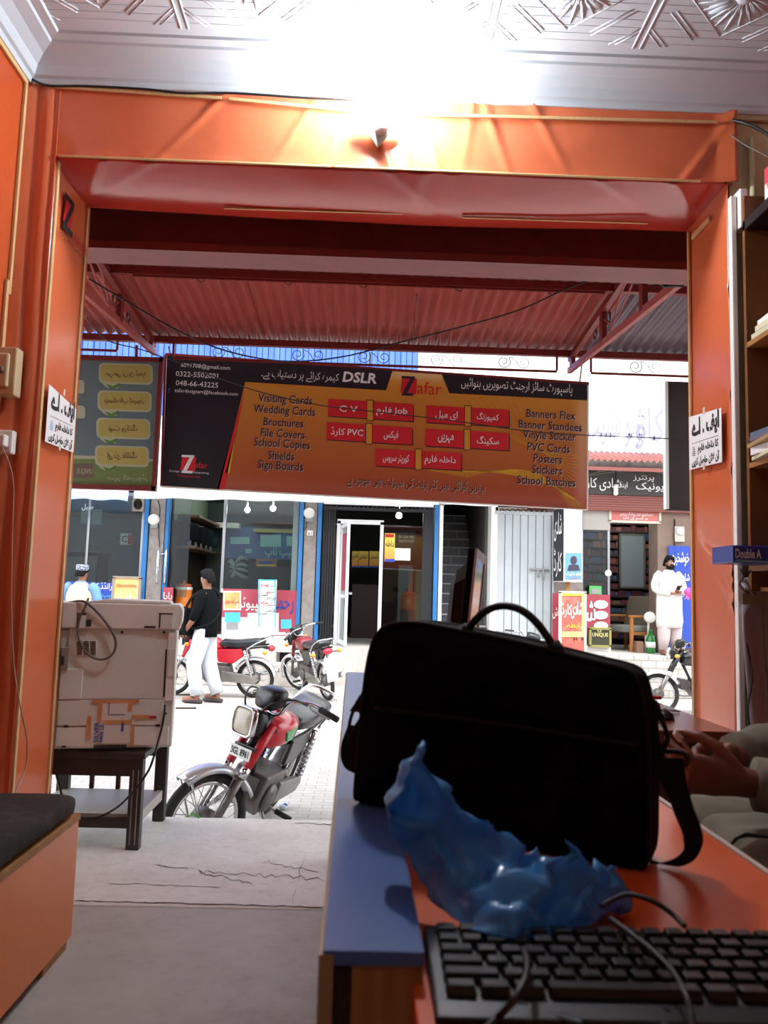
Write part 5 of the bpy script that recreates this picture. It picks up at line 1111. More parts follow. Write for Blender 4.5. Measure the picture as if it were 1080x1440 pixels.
def body(parent, J, s=1.0, curl=(.5, .5), headturn=0, nod=0, seated=False, skin=None, hands=True, fsub=2):
    """one continuous skinned body; J gives left/right elbow, wrist, knee, ankle in the figure's own metres (x to its right, y ahead, z up)"""
    Vt, E, Rd = [], [], []
    def add(p, r, par=None):
        Vt.append(V(p)*s); Rd.append(tuple(q*s for q in r) if isinstance(r, tuple) else r*s)
        if par is not None: E.append((par, len(Vt)-1))
        return len(Vt)-1
    o = V(J.get('off', (0, 0, 0))); lean = V(J.get('lean', (0, 0, 0)))
    pel = add(o+V((0, 0, .95)), (.15, .11)); sp = add(o+V((0, 0, 1.14))+lean*.4, (.135, .10), pel); ch = add(o+V((0, 0, 1.32))+lean*.8, (.15, .11), sp)
    nb = add(o+V((0, -.01, 1.455))+lean, .06, ch); hd = V((math.sin(headturn), math.cos(headturn), 0)); h0 = o+V((0, 0, 0))+lean
    n2 = add(h0+hd*.01+V((0, 0, 1.515)), .052, nb); j1 = add(h0+hd*(.025+nod)+V((0, 0, 1.565)), (.062, .066), n2); j2 = add(h0+hd*(.012+nod)+V((0, 0, 1.635)), (.074, .088), j1); j3 = add(h0+hd*nod*.8+V((0, 0, 1.70)), (.066, .076), j2); add(h0+hd*nod*.6+V((0, 0, 1.735)), (.035, .04), j3)
    for sd, nm in ((-1, 'L'), (1, 'R')):
        shp = V(J.get('sh'+nm, o+lean+V((sd*.175, 0, 1.405)))); sh = add(shp, .062, ch); ep = V(J['el'+nm]); wp = V(J['wr'+nm])
        mid = add((shp+ep)/2, .05, sh); el = add(ep, .041, mid); fm = add(ep*.6+wp*.4, .039, el); wr = add(wp, (.027, .023), fm)
        dn = V(J.get('hd'+nm, wp-ep)).normalized(); pn = V(J.get('pn'+nm, (-sd, 0, 0)))
        if hands: hand_graph(Vt, E, Rd, wr, wp*s, dn, pn, curl[0 if sd < 0 else 1], s, thumb=J.get('th'+nm, sd))
        hp = add(o+V((sd*.09, 0, .88)), .085, pel); kp = V(J['kn'+nm]); ap = V(J['an'+nm])
        th_ = add((V(Vt[hp])/s+kp)/2, .075, hp); kn = add(kp, .055, th_); cf = add(kp*.65+ap*.35+V((0, -.015, 0)), .055, kn); an = add(ap, .036, cf)
        f = V(J.get('ft'+nm, (sd*.02, .2, -.045))); hl_ = add(ap+V((0, -.02, -.045)), .034, an); add(ap+f*.55, (.042, .026), hl_); add(ap+f, (.038, .018), len(Vt)-1)
    c0 = (h0+hd*(.012+nod)+V((0, 0, 1.61)))*s
    up = V((0, 0, 1)); rt = V((math.cos(headturn), -math.sin(headturn), 0))
    def post(co):
        d = co-c0
        if d.length > .22*s: return co
        u, v, w2 = d.dot(rt)/s, d.dot(hd)/s, d.z/s
        if v > 0:
            co = co+hd*s*(.030*math.exp(-((u/.012)**2+((w2+.008)/.022)**2)) - .010*(math.exp(-(((u-.032)/.018)**2+((w2-.022)/.014)**2))+math.exp(-(((u+.032)/.018)**2+((w2-.022)/.014)**2))) + .006*math.exp(-((u/.025)**2+((w2+.05)/.012)**2))+.008*math.exp(-((u/.03)**2+((w2+.085)/.02)**2)))
        e = abs(u)-.072
        if abs(v) < .03: co = co+rt*math.copysign(1, u)*s*.016*math.exp(-((w2/.03)**2+((v+.005)/.02)**2))*(1 if abs(u) > .04 else 0)
        return co
    bd = skin_mesh('body', Vt, E, Rd, skin or skinm, parent, fsub, post)
    # eyes and mouth as part of the face
    for sx in (-1, 1):
        m = MB(); ec = c0+rt*(sx*.031*s)+hd*(.070*s)+up*(.022*s); m.ell(ec, (.013*s, .013*s, .009*s), white, 10, 6); m.ell(ec+hd*.009*s, (.007*s, .007*s, .007*s), ink, 8, 6); m.tube([ec+rt*(-.02*s)+up*.017*s+hd*.006*s, ec+up*.022*s+hd*.010*s, ec+rt*(.02*s)+up*.016*s+hd*.006*s], .0035*s, hairm, 5); m.build('eye', parent)
    m = MB(); mc = c0-up*.042*s+hd*.086*s; m.tube([mc-rt*.02*s-hd*.008*s, mc, mc+rt*.02*s-hd*.008*s], .005*s, mat('lip', '#7a4238', .5), 6); m.build('mouth', parent)
    return bd, c0, hd, rt
def hair_cap(parent, c0, hd, rt, s=1, beard=False, back=.0, top=.02, mt=None):
    m = MB(); up = V((0, 0, 1)); rings = []
    for j in range(9):
        a = j/8; ph = PI/2*a; ring = []
        for i in range(24):
            q = 2*PI*i/24; cx, cy = math.cos(q), math.sin(q)
            low = .02+(-.062-back if cy < -.2 else .068 if cy > .55 else -.01+.03*cy)
            z = low*(1-a)+a*.150; rad = math.cos(ph*.92)**.55
            ring.append(c0+rt*((.093+.005*nz(cx*7, cy*7, a*4))*cx*rad*s)+hd*(((.111+.006*nz(cx*7, cy*7, a*4+9))*cy*rad-.004)*s)+up*((z+.010*nz(cx*6, cy*6, a*7))*s))
        rings.append(ring)
    m.loft(rings, mt or hairm); m.build('hair', parent)
    if beard:
        m = MB(); rings = []
        for j in range(7):
            t = j/6; ring = []
            for i in range(17):
                q = PI*i/16; ring.append(c0+rt*(.080*math.cos(q)*(1-.25*t)*s)+hd*((.02+.082*math.sin(q)*(1-.12*t))*s)+up*((-.012-.046*math.sin(q)**.5-(.072-.022*math.sin(q))*t)*s))
            rings.append(ring)
        m.loft(rings, hairm, True, False, False)
        m.tube([c0-rt*.03*s-up*.028*s+hd*.085*s, c0-up*.022*s+hd*.098*s, c0+rt*.03*s-up*.028*s+hd*.085*s], .008*s, hairm, 6); m.build('beard', parent, solid=.012)
def garment(parent, name, rings, mt, sleeves=(), s=1, folds=.008, n=28, seed=0, sub=0):
    """torso lofted through rings (centre, half width, half depth), sleeves as tapering tubes"""
    m = MB(); R = []
    for k, (c, a, b) in enumerate(rings):
        c = V(c); R.append([V((c.x+a*math.cos(q), c.y+b*math.sin(q), c.z))*s*1.0+V((math.cos(q), math.sin(q), 0))*folds*s*nz(math.cos(q)*2.2+seed, math.sin(q)*2.2, c.z*3+k*.2) for q in [2*PI*i/n for i in range(n)]])
    m.loft(R, mt)
    for pts, rad in sleeves:
        pp = smooth_path([V(p)*s for p in pts], 4); rr_ = [rad[0]+(rad[-1]-rad[0])*i/(len(pp)-1) for i in range(len(pp))]
        m.tube(pp, [q*s*(1+.05*math.sin(i*2.1)) for i, q in enumerate(rr_)], mt, 14)
    return m.build(name, parent)
def shoe(parent, ap, f, mt, s=1):
    m = MB(); ap = V(ap)*s; f = V(f); fh = V((f.x, f.y, 0)).normalized(); sd = fh.cross(V((0, 0, 1)))
    m.loft([[ap+fh*(y*s)+sd*(w2*math.cos(q)*s)+V((0, 0, -ap.z+.03*s+h*math.sin(q)*s)) for q in [2*PI*i/12 for i in range(12)]] for y, w2, h in ((-.075, .025, .025), (-.04, .04, .03), (.06, .045, .03), (.15, .045, .028), (.20, .025, .02))], mt); m.build('shoe', parent)
def walk(sd, spread=0): pass
# walking man in black
s = 1.03
pA_ = thing('person', 'person in black shirt and white trousers walking past a red motorcycle', 'person', (0, 0, 0))
J = dict(elL=(-.27, .02, 1.12), wrL=(-.20, .20, .93), elR=(.26, .08, 1.13), wrR=(.18, .26, 1.02), knL=(-.10, .10, .50), anL=(-.10, .03, .09), knR=(.10, -.02, .50), anR=(.10, -.16, .10), pnL=(1, .2, 0), pnR=(-1, 0, 0))
bd, c0, hd, rt = body(pA_, J, s, (.6, .6), headturn=-.25)
hair_cap(pA_, c0, hd, rt, s)
blk = mat('black_shirt_cloth', '#0c0d10', .95, spec=.1, bump=(60, .3, .004)); wtr = mat('white_trouser_cloth', '#c0c4cc', .85, noise=(4, '#a6acb6', .4), bump=(30, .4, .006))
garment(pA_, 'shirt', [((0, 0, .86), .19, .14), ((0, 0, 1.0), .18, .135), ((0, 0, 1.15), .175, .13), ((0, 0, 1.3), .19, .135), ((0, 0, 1.4), .18, .115), ((0, -.005, 1.455), .10, .085), ((0, 0, 1.49), .068, .068)], blk, [([(-.15, 0, 1.41), (-.2, 0, 1.36), (-.26, .01, 1.2), (-.26, .06, 1.09)], (.075, .058)), ([(.15, 0, 1.41), (.2, .02, 1.36), (.25, .05, 1.2), (.24, .12, 1.1)], (.075, .058))], s)
m = MB()
for k, a in (('L', -1), ('R', 1)):
    kp, ap = V(J['kn'+k]), V(J['an'+k]); m.tube([V((a*.085, 0, .97))*s, V((a*.09, .01, .85))*s, kp*s, (kp*.4+ap*.6)*s, (ap+V((0, 0, .02)))*s], [.10*s, .115*s, .10*s, .09*s, .085*s], wtr, 16)
m.ell(V((0, 0, .90))*s, (.17*s, .125*s, .1*s), wtr, 16, 8); m.build('trousers', pA_)
for k in 'LR': shoe(pA_, J['an'+k], (0, 1, 0), mat('dark_sandal', '#3a3034', .7), s)
pA_.location = (-2.14, 11.05, ZS); pA_.rotation_euler = (0, 0, math.radians(72))
bg_ = thing('shoulder_bag', 'black shoulder bag with white print carried by the walking man in black', 'bag', (0, 0, 0))
m = MB(); m.cbox(V((-.10, .245, 1.05))*s, (.36, .17, .38), blackmatte, (0, .15, 0)); m.build('bag_body', bg_, bevel=.04)
m = MB(); m.tube(smooth_path([V((-.16, .24, 1.2))*s, V((-.1, .15, 1.4))*s, V((.12, .03, 1.51))*s, V((.17, -.08, 1.42))*s, V((.1, -.14, 1.2))*s, V((-.1, -.13, 1.05))*s, V((-.2, .02, .98))*s, V((-.19, .2, .98))*s], 5), .02, blackmatte, 8, flat=.3); m.build('strap', bg_)
m = MB()
for k in range(3): m.tube(smooth_path([V((-.285, .2+.03*k, 1.06+.03*k))*s, V((-.285, .25, 1.14+.02*k))*s, V((-.285, .30, 1.09+.03*k))*s], 4), .006, white, 5)
m.build('white_print', bg_); bg_.location = pA_.location; bg_.rotation_euler = pA_.rotation_euler
# bearded man in white
s = .975
pB_ = thing('person', 'bearded person in a long white shirt and pale trousers standing on the pavement at right', 'person', (0, 0, 0))
J = dict(elL=(-.27, .03, 1.14), wrL=(-.08, .22, 1.10), elR=(.27, .03, 1.14), wrR=(.06, .24, 1.08), knL=(-.11, .03, .50), anL=(-.12, 0, .09), knR=(.11, .03, .50), anR=(.13, .02, .09), pnL=(0, 0, 1), pnR=(0, .3, 1), hdL=(.8, .5, 0), hdR=(-.8, .5, 0))
bd, c0, hd, rt = body(pB_, J, s, (.8, .8), headturn=-.15)
hair_cap(pB_, c0, hd, rt, s, beard=True)
wk = mat('white_kameez_cloth', '#d6d2cd', .85, noise=(5, '#c4c0ba', .4), bump=(26, .4, .006)); pk = mat('pale_pink_cloth', '#b8a6a6', .85, bump=(26, .4, .006))
garment(pB_, 'shirt', [((0, .02, .48), .24, .16), ((0, .02, .60), .25, .17), ((0, .01, .80), .235, .165), ((0, .015, .98), .235, .175), ((0, .02, 1.12), .23, .175), ((0, 0, 1.3), .225, .15), ((0, 0, 1.4), .195, .12), ((0, -.005, 1.455), .11, .09), ((0, 0, 1.50), .068, .068)], wk, [([(-.16, 0, 1.41), (-.22, .0, 1.36), (-.28, .01, 1.2), (-.25, .07, 1.12), (-.12, .19, 1.10)], (.085, .05)), ([(.16, 0, 1.41), (.22, .0, 1.36), (.28, .01, 1.2), (.25, .07, 1.12), (.10, .21, 1.08)], (.085, .05))], s, .012, seed=4)
m = MB()
for k, a in (('L', -1), ('R', 1)):
    kp, ap = V(J['kn'+k]), V(J['an'+k]); m.tube([V((a*.09, 0, .9))*s, kp*s, (kp*.5+ap*.5)*s, (ap+V((0, 0, .0)))*s], [.12*s, .12*s, .105*s, .07*s], pk, 16)
m.build('trousers', pB_)
for k in 'LR': shoe(pB_, J['an'+k], (.1, 1, 0), mat('brown_sandal', '#6b4a3a', .7), s)
pB_.location = (5.28, 13.75, ZP); pB_.rotation_euler = (0, 0, math.radians(192))
m = MB(); m.cbox((0, 0, .06), (.07, .01, .13), blackp, (.9, 0, 0)); o = m.build('mobile_phone'); o.location = Matrix.Rotation(math.radians(192), 4, 'Z') @ V((0, .30*s, 1.13*s)) + V(pB_.location); tag(o, 'small dark phone held by the bearded person in white', 'phone')
m = MB(); m.ell((0, 0, 0), (.08, .05, .07), mat('pink_cloth', '#e84a98', .7), 10, 8); m.ell((.05, .01, -.07), (.05, .04, .06), mat('pink_cloth'), 10, 8); o = m.build('pink_bundle'); o.location = P(969, 843, 13.5); tag(o, 'small bright pink bundle beside the elbow of the bearded person', 'bundle')
# man in a cap, from behind at far left
pC_ = thing('person', 'person in a patterned cap, cream waistcoat and blue sleeves seen from behind at far left', 'person', (0, 0, 0)); s = 1.0
J = dict(elL=(-.28, .02, 1.14), wrL=(-.2, .22, 1.0), elR=(.29, .03, 1.14), wrR=(.26, .24, 1.02), knL=(-.10, .03, .50), anL=(-.10, 0, .09), knR=(.10, .03, .50), anR=(.11, 0, .09))
bd, c0, hd, rt = body(pC_, J, s, (.5, .5), headturn=.5)
hair_cap(pC_, c0, hd, rt, s)
m = MB(); m.lathe([(.088, .045), (.094, .06), (.094, .12), (.085, .135), (.02, .142)], mat('patterned_cap_cloth', '#3f4656', .8, noise=(60, '#a8adb8', .9, .48, .52)), c0+hd*-.005*s, (0, 0, 1), 24); m.build('cap', pC_)
lb = mat('light_blue_shirt_cloth', '#5f86b8', .85, bump=(26, .4, .006))
garment(pC_, 'shirt', [((0, 0, .5), .22, .15), ((0, 0, .75), .22, .15), ((0, 0, .98), .20, .14), ((0, 0, 1.3), .19, .13), ((0, 0, 1.4), .17, .11), ((0, 0, 1.46), .09, .08), ((0, 0, 1.50), .068, .068)], lb, [([(-.16, 0, 1.41), (-.23, .0, 1.36), (-.29, .01, 1.15), (-.22, .2, 1.02)], (.085, .05)), ([(.16, 0, 1.41), (.23, .0, 1.36), (.3, .01, 1.15), (.27, .22, 1.03)], (.085, .05))], s)
garment(pC_, 'waistcoat', [((0, 0, .80), .225, .165), ((0, 0, 1.0), .22, .16), ((0, 0, 1.3), .215, .15), ((0, 0, 1.4), .18, .125), ((0, 0, 1.455), .11, .095), ((0, 0, 1.48), .08, .08)], mat('cream_waistcoat_cloth', '#b5a995', .8), (), s)
m = MB()
for k, a in (('L', -1), ('R', 1)): m.tube([V((a*.09, 0, .9)), V(J['kn'+k]), V(J['an'+k])], [.12, .11, .07], lb, 14)
m.build('trousers', pC_)
for k in 'LR': shoe(pC_, J['an'+k], (0, 1, 0), mat('dark_sandal'), s)
pC_.location = (-4.24, 12.1, ZS+.10); pC_.rotation_euler = (0, 0, math.radians(-8))
m = MB(); m.box(-4.7, -3.7, 11.7, 12.6, ZS, ZS+.10, paveslab); struct(m, 'floor_step')
# street litter and small things
m = MB(); m.ell((0, 0, .02), (.03, .025, .02), mat('crumpled_foil', '#b8c4d0', .3), 8, 6); m.ell((.012, .01, .03), (.02, .02, .015), blue_sign, 8, 6); o = m.build('litter'); o.location = G(398, 1139, ZS); tag(o, 'small blue and white crumpled wrapper on the paving right of the nearest motorcycle', 'litter')
m = MB(); m.ell((0, 0, .1), (.2, .14, .1), mat('pink_plastic_bag', '#d88ac0', .5), 10, 8); m.ell((.12, .05, .16), (.1, .1, .07), mat('pink_plastic_bag'), 10, 8); o = m.build('plastic_bag'); o.location = G(402, 957, ZS); tag(o, 'pink plastic bag lying by the pavement drain', 'bag')
m = MB(); m.ell((0, 0, .08), (.3, .15, .09), mat('white_rag', '#e6e2de', .7), 12, 8); m.ell((.2, .0, .12), (.14, .1, .1), mat('white_rag'), 10, 8); o = m.build('rag'); o.location = G(422, 962, ZS); tag(o, 'white crumpled rag on the street beside the pink plastic bag', 'rag')
m = MB(); m.tube([G(247, 997, ZS)+V((0, 0, .012)), G(276, 997, ZS)+V((0, 0, .012))], .012, mat('dark_stick', '#3a322c', .8), 6); tag(m.build('stick'), 'thin dark stick lying on the street below the walking man', 'stick')
m = MB(); m.tube([G(246, 978, ZS)+V((0, 0, .012)), G(270, 978, ZS)+V((0, 0, .012))], .01, mat('dark_stick'), 6); tag(m.build('stick'), 'thin dark stick at the feet of the walking man', 'stick')
m = MB()
for k in range(3): m.tube([(-.04+.01*k, .0, .002), (.0, .005*k, .012+.004*k), (.035, -.03+.012*k, .003)], .0018, mat('green_grass', '#58b83a', .6), 4)
o = m.build('grass_blade'); o.location = G(270, 1150, 0); tag(o, 'few bright green grass blades on the step edge below the front wheel', 'grass')
# ================================================================== inside the shop: lamp, switches, notices
t = thing('wall_lamp', 'lit white bulb in an angled holder on the orange lintel under the ceiling', 'lamp', tuple(P(530, 195, YN-.02)))
p0 = P(529, 190, YN-.03); p1 = P(540, 172, YN-.11); p2 = P(541, 108, YN-.17)
m = MB(); m.prism([(-.07, .045), (.075, .04), (.075, .03), (.005, -.055), (-.005, -.055), (-.07, .03)], P(532, 185, YN-.075), (1, 0, 0), (0, -.5, .87), .05, mat('pale_green_white_plastic', '#cfd8cc', .5)); m.build('holder_bracket', t, bevel=.004)
m = MB(); m.tube([p0, p1], .026, whitepl, 14); m.build('socket', t)
ax = (p2-p1).normalized(); L = (p2-p1).length
m = MB(); m.lathe([(.022, 0), (.034, .02), (.052, L*.35), (.06, L*.62), (.052, L*.85), (.022, L)], mat('lit_lamp_glass', '#eef8ff', .3, emit=BULB_STRENGTH), p1, ax, 20); m.build('bulb', t)
def cable(pts, r, label, nm='cable', mt=None, k=6):
    m = MB(); m.tube(smooth_path(pts, k), r, mt or cablem, 6); return tag(m.build(nm), label, 'cable')
cable([P(40, 108, YN-.02), P(66, 120, YN-.03), P(120, 121, YN-.03), P(200, 125, YN-.035), P(260, 131, YN-.035), P(330, 131, YN-.035), P(420, 137, YN-.035), P(505, 141, YN-.035)], .0045, 'black cable running along the top of the orange lintel to the lamp')
cable([P(1030, 169, YN-.02), P(1050, 174, YN-.06), P(1070, 183, YN-.12), P(1095, 200, YN-.2)], .007, 'black cable at the top right corner above the shelves')
cable([P(1028, 190, YN-.02), P(1050, 205, YN-.05), P(1090, 225, YN-.12)], .003, 'thin pale cable on the cream wall at top right', mt=mat('grey_wire', '#6a645e', .5))
def notice(pts, nrm, label, lines, starmt):
    a, b, c, d = [V(p) for p in pts]         # bottom left, bottom right, top right, top left as read
    t = thing('paper_notice', label, 'notice', tuple((a+b)/2)); n = V(nrm)
    m = MB(); m.add([a, b, c, d], [(0, 1, 2, 3)], paper); m.build('paper_sheet', t, solid=.001)
    xa = (b-a).normalized(); ya = (d-a).normalized(); w = (b-a).length; h = (d-a).length
    q = lambda u, v, k=1: a+xa*(w*u)+ya*(h*v)+n*.0015*k
    m = MB()
    m.text('ایف . اے', q(.52, .73), xa, ya, ink, w=w*.84, h=h*.40, ur=True, bold=.05)
    m.add([q(.1, .47), q(.92, .47), q(.92, .478), q(.1, .478)], [(0, 1, 2, 3)], ink)
    m.text('کا داخلہ فارم', q(.6, .33), xa, ya, ink, w=w*.62, h=h*.20, ur=True, bold=.04)
    m.text('آن لائن حاصل کریں', q(.51, .12), xa, ya, ink, w=w*.84, h=h*.20, ur=True, bold=.04)
    for k in range(5):
        z = .24+.035*k; hw = .07-.012*abs(k-1); m.add([q(.16-hw, z), q(.16+hw, z), q(.16+hw*.6, z+.02), q(.16-hw*.6, z+.02)], [(0, 1, 2, 3)], starmt)
    m.build('print', t)
    m = MB(); tp = mat('clear_tape', '#d8cfc0', .3)
    for u, v in ((.5, 1.0), (.48, 0)): m.add([q(u-.03, v-.06, 2), q(u+.03, v-.06, 2), q(u+.04, v+.06, 2), q(u-.02, v+.06, 2)], [(0, 1, 2, 3)], tp)
    m.build('tape', t)
xl = XL+.022
notice([(xl, 3.075, 1.652), (xl, 3.375, 1.662), (xl, 3.375, 1.85), (xl, 3.075, 1.88)], (1, 0, 0), 'white paper notice with black lettering and a pale blue mark on the left jamb', None, mat('pale_blue_print', '#7fb4d8', .7))
xr = XR-.028
notice([(xr, 3.375, 1.672), (xr, 3.06, 1.655), (xr, 3.06, 1.872), (xr, 3.375, 1.905)], (-1, 0, 0), 'white paper notice with black lettering and a grey mark on the right jamb', None, mat('grey_print', '#77777c', .7))
beige = mat('aged_beige_plastic', '#c9b28c', .4, noise=(10, '#b09a72', .4))
t = thing('switch_box', 'beige fan regulator switch box on the orange return at far left', 'switch', tuple(P(10, 556, 2.98)))
c = P(8, 524, 2.975); m = MB(); m.cbox(c, (.10, .06, .185), beige); m.build('back_box', t, bevel=.006)
m = MB(); m.cbox(c+V((-.005, -.035, 0)), (.065, .02, .13), beige); m.build('cover_plate', t, bevel=.008)
m = MB(); m.lathe([(.016, 0), (.014, .012), (.012, .014)], mat('brown_knob', '#6a5040', .4), c+V((.0, -.045, .0)), (0, -1, 0), 16); m.bar(c+V((-.012, -.06, .0)), c+V((.012, -.06, .0)), .004, .006, mat('brown_knob')); m.build('knob', t)
t = thing('power_socket', 'white power socket with a plugged-in lead at far left', 'socket', tuple(P(6, 640, 2.98)))
c = P(4, 622, 2.985); m = MB(); m.cbox(c, (.085, .04, .09), whitepl); m.build('socket_plate', t, bevel=.006)
m = MB(); m.cbox(c+V((.012, -.035, 0)), (.035, .04, .045), whitepl); m.build('plug', t, bevel=.006)
pw = c+V((.012, -.05, -.01))
cable([pw, P(14, 655, 2.95), P(19, 690, 2.97), P(17, 760, 2.98), P(16, 860, 3.0), P(20, 940, 3.0), P(30, 1000, 3.0), P(38, 1040, 3.02), P(36, 1080, 3.02), P(22, 1112, 2.9), P(18, 1150, 2.75)], .0028, 'thin pale lead hanging from the white socket down the left wall', mt=mat('pale_lead', '#a58a78', .5))

# ================================================================== photocopier and its stand
CX, CY, CZ, CA = -.81, 3.55, .405, math.radians(12)
cxd = V((math.cos(CA), math.sin(CA), 0)); cnn = V((math.sin(CA), -math.cos(CA), 0))
def cl(px, py):
    d = ray(px, py); o = V((0, 0, CAMH)); k = (V((CX, CY, CZ))-o).dot(cnn)/d.dot(cnn); q = o+d*k-V((CX, CY, CZ)); return q.dot(cxd), q.z
cop = thing('photocopier', 'big beige photocopier standing with its back to the shop on a dark stand', 'photocopier', (0, 0, 0))
cbe = mat('beige_copier_plastic', '#d6d5cc', .45, noise=(3, '#c9c8be', .4)); cbe2 = mat('pale_copier_plastic', '#e2e0d8', .4); cdark = mat('dark_recess', '#2a2624', .6); cgr = mat('copier_grey_panel', '#8f857d', .5)
W_ = .545; H1 = cl(150, 884)[1]; H2 = cl(150, 848)[1]
def cb(mb, x0, y0, x1, y1, d0, d1, mt):
    a = cl(x0, (y0+y1)/2)[0]; b = cl(x1, (y0+y1)/2)[0]; z1 = cl((x0+x1)/2, y0)[1]; z0 = cl((x0+x1)/2, y1)[1]; return mb.box(a, b, d0, d1, z0, z1, mt)
m = MB(); m.box(-W_, 0.0, 0, .37, .012, H1-.004, cbe); m.build('body', cop, bevel=.008)
# scanner head with a rounded right shoulder
prof = [(-W_-.01, H1), (.008, H1), (.018, H1+.03), (.020, H2-.03), (.013, H2-.008), (.0, H2), (-W_-.01, H2)]
m = MB(); m.loft([[V((x, y, z)) for x, z in prof] for y in (-.018, .375)], cbe2, smooth=False); m.build('scanner_head', cop, bevel=.006)
m = MB(); m.loft([[V((x, y, z)) for x, z in ((-.40, H2+.001), (-.30, H2+.018), (-.04, H2+.012), (-.03, H2+.001))] for y in (.0, .34)], cbe2, smooth=False); m.build('document_cover', cop, bevel=.004)
for x0, x1 in ((111, 121), (226, 242)):
    m = MB(); cb(m, x0, 865, x1, 883, -.026, 0, cbe); cb(m, x0-2, 863, x0, 883, -.020, 0, cdark); cb(m, x0-2, 862, x1+1, 864, -.020, 0, cdark); m.build('hinge', cop)
m = MB(); cb(m, 122, 871, 129, 881, -.022, 0, cdark); cb(m, 203, 880, 219, 883, -.022, 0, cdark); m.build('hinge_recess', cop)
m = MB(); cb(m, 107, 900, 137, 921, -.009, 0, cbe2)
for k in range(3):
    for j in range(9): cb(m, 108.5+9.5*k, 901.5+2.2*j, 116+9.5*k, 902.7+2.2*j, -.011, 0, cdark)
m.build('vent_grille', cop)
m = MB(); cb(m, 94, 884.5, 237, 983, -.006, 0, cbe); m.build('rear_panel', cop, bevel=.003)
m = MB(); cb(m, 81, 984, 230, 1020, -.008, 0, cbe); m.build('lower_panel', cop, bevel=.003)
m = MB(); cb(m, 78, 1022, 237, 1049, -.006, 0, cbe2); m.build('base_panel', cop, bevel=.003)
m = MB(); cb(m, 234, 890, 247, 985, -.012, .012, cbe2); cb(m, 231, 913, 237, 980, -.010, .01, cdark); cb(m, 236, 912, 247, 952, -.016, .01, cbe); m.build('side_column', cop, bevel=.003)
m = MB(); cb(m, 84, 940, 116, 983, -.012, 0, cbe); cb(m, 86, 910, 97, 941, -.02, 0, cgr); cb(m, 87, 922, 91, 935, -.024, 0, cdark); m.build('left_housing', cop, bevel=.003)
m = MB()
for q in ((90, 1019, 96, 1022), (219, 1018, 225, 1021), (87, 1048, 93, 1051), (132, 1047, 178, 1051)): cb(m, *q, -.010, 0, cdark)
for (x, y) in ((172, 889), (231, 889), (87, 962), (233, 1003)):
    a, z = cl(x, y); m.lathe([(.006, 0), (.006, .004), (.002, .005)], cdark, (a, -.006, z), (0, -1, 0), 10)
m.build('foot_slots', cop)
# torn paper labels with orange tape
m = MB(); tape = mat('orange_brown_tape', '#c8793c', .5, noise=(30, '#d8a878', .8)); lab = mat('off_white_label', '#d8d0c8', .7)
cb(m, 128, 1014, 184, 1044, -.0095, -.006, lab); cb(m, 142, 985, 184, 1012, -.0115, -.008, lab); m.build('paper_label', cop)
m = MB()
for q in ((130, 984, 196, 988), (139, 988, 144, 1014), (180, 988, 186, 1000), (123, 1006, 128, 1038), (146, 1012, 186, 1017), (184, 1018, 189, 1048), (186, 1005, 210, 1010)): cb(m, *q, -.0125, -.0085, tape)
cb(m, 210, 1006, 220, 1010, -.0125, -.0085, mat('dark_red_print')); m.build('tape_strip', cop)
m = MB(); lp = lambda x, y, k=0: V((cl(x, y)[0], -.0132, cl(x, y)[1]))
m.text('SILVER', lp(136, 1029), (0, 0, 1), (-1, 0, 0), mat('navy_print', '#27408f', .5), w=.085, h=.02, bold=.02); m.text('4400 LE', lp(143, 1031), (0, 0, 1), (-1, 0, 0), mat('navy_print'), w=.075, h=.018, bold=.02)
for q in ((153, 987, 154, 1005), (154, 1004, 176, 1005), (171, 1015, 174, 1028)): cb(m, *q, -.0125, -.0085, mat('navy_print'))
m.build('label_lettering', cop)
cop.location = (CX, CY, CZ); cop.rotation_euler = (0, 0, CA)
def cw_(px, py, d=-.03): a, z = cl(px, py); return V((CX, CY, CZ))+cxd*a+cnn*(-d)+V((0, 0, z))
greycab = mat('grey_cable', '#5f5852', .5)
cable([cw_(95, 848, .02), cw_(112, 845, -.02), cw_(124, 848, -.035), cw_(141, 864), cw_(157, 885), cw_(164, 903), cw_(160, 918), cw_(148, 926), cw_(132, 924), cw_(119, 912), cw_(111, 893), cw_(113, 870), cw_(121, 853, -.03), cw_(124, 842, .0)], .0055, 'thick grey cable looped over the back of the photocopier', mt=greycab)
st = thing('copier_stand', 'low dark stand with a pale lower shelf under the photocopier', 'stand', (-1.17, 3.75, 0))
dkw = mat('dark_painted_wood', '#2b2523', .5, noise=(9, '#463c38', .5)); dkr = mat('dark_red_painted_bar', '#4a1f1a', .5)
SX0, SX1, SY0, SY1 = -1.43, -.915, 3.50, 3.97
MB().box(SX0-.01, SX1+.01, SY0-.01, SY1+.01, .375, .404, dkw).build('top', st, bevel=.005)
for x, y, sx, sy in ((SX1, SY0, -1, 1), (SX0, SY0, 1, 1), (SX1, SY1, -1, -1), (SX0, SY1, 1, -1)):
    m = MB(); m.box(min(x, x+sx*.055), max(x, x+sx*.055), min(y, y+sy*.045), max(y, y+sy*.045), 0, .375, dkw)
    if sy > 0 and sx < 0: m.box(x-.042, x-.036, y-.002, y+.01, .02, .33, cgr); m.box(x-.02, x-.014, y-.002, y+.01, .02, .33, cgr)
    m.build('leg', st, bevel=.004)
m = MB(); m.box(SX0, SX1-.05, SY0+.008, SY0+.03, .30, .375, dkw); m.build('apron', st); MB().box(SX0, SX1-.05, SY1-.03, SY1-.01, .30, .375, dkw).build('apron', st)
MB().box(SX0, SX1-.02, SY0+.012, SY0+.035, .085, .125, dkw).build('lower_rail', st); MB().box(SX1-.035, SX1-.012, SY0+.04, SY1-.04, .10, .145, mat('pale_shelf', '#a8a29c', .5)).build('lower_rail', st)
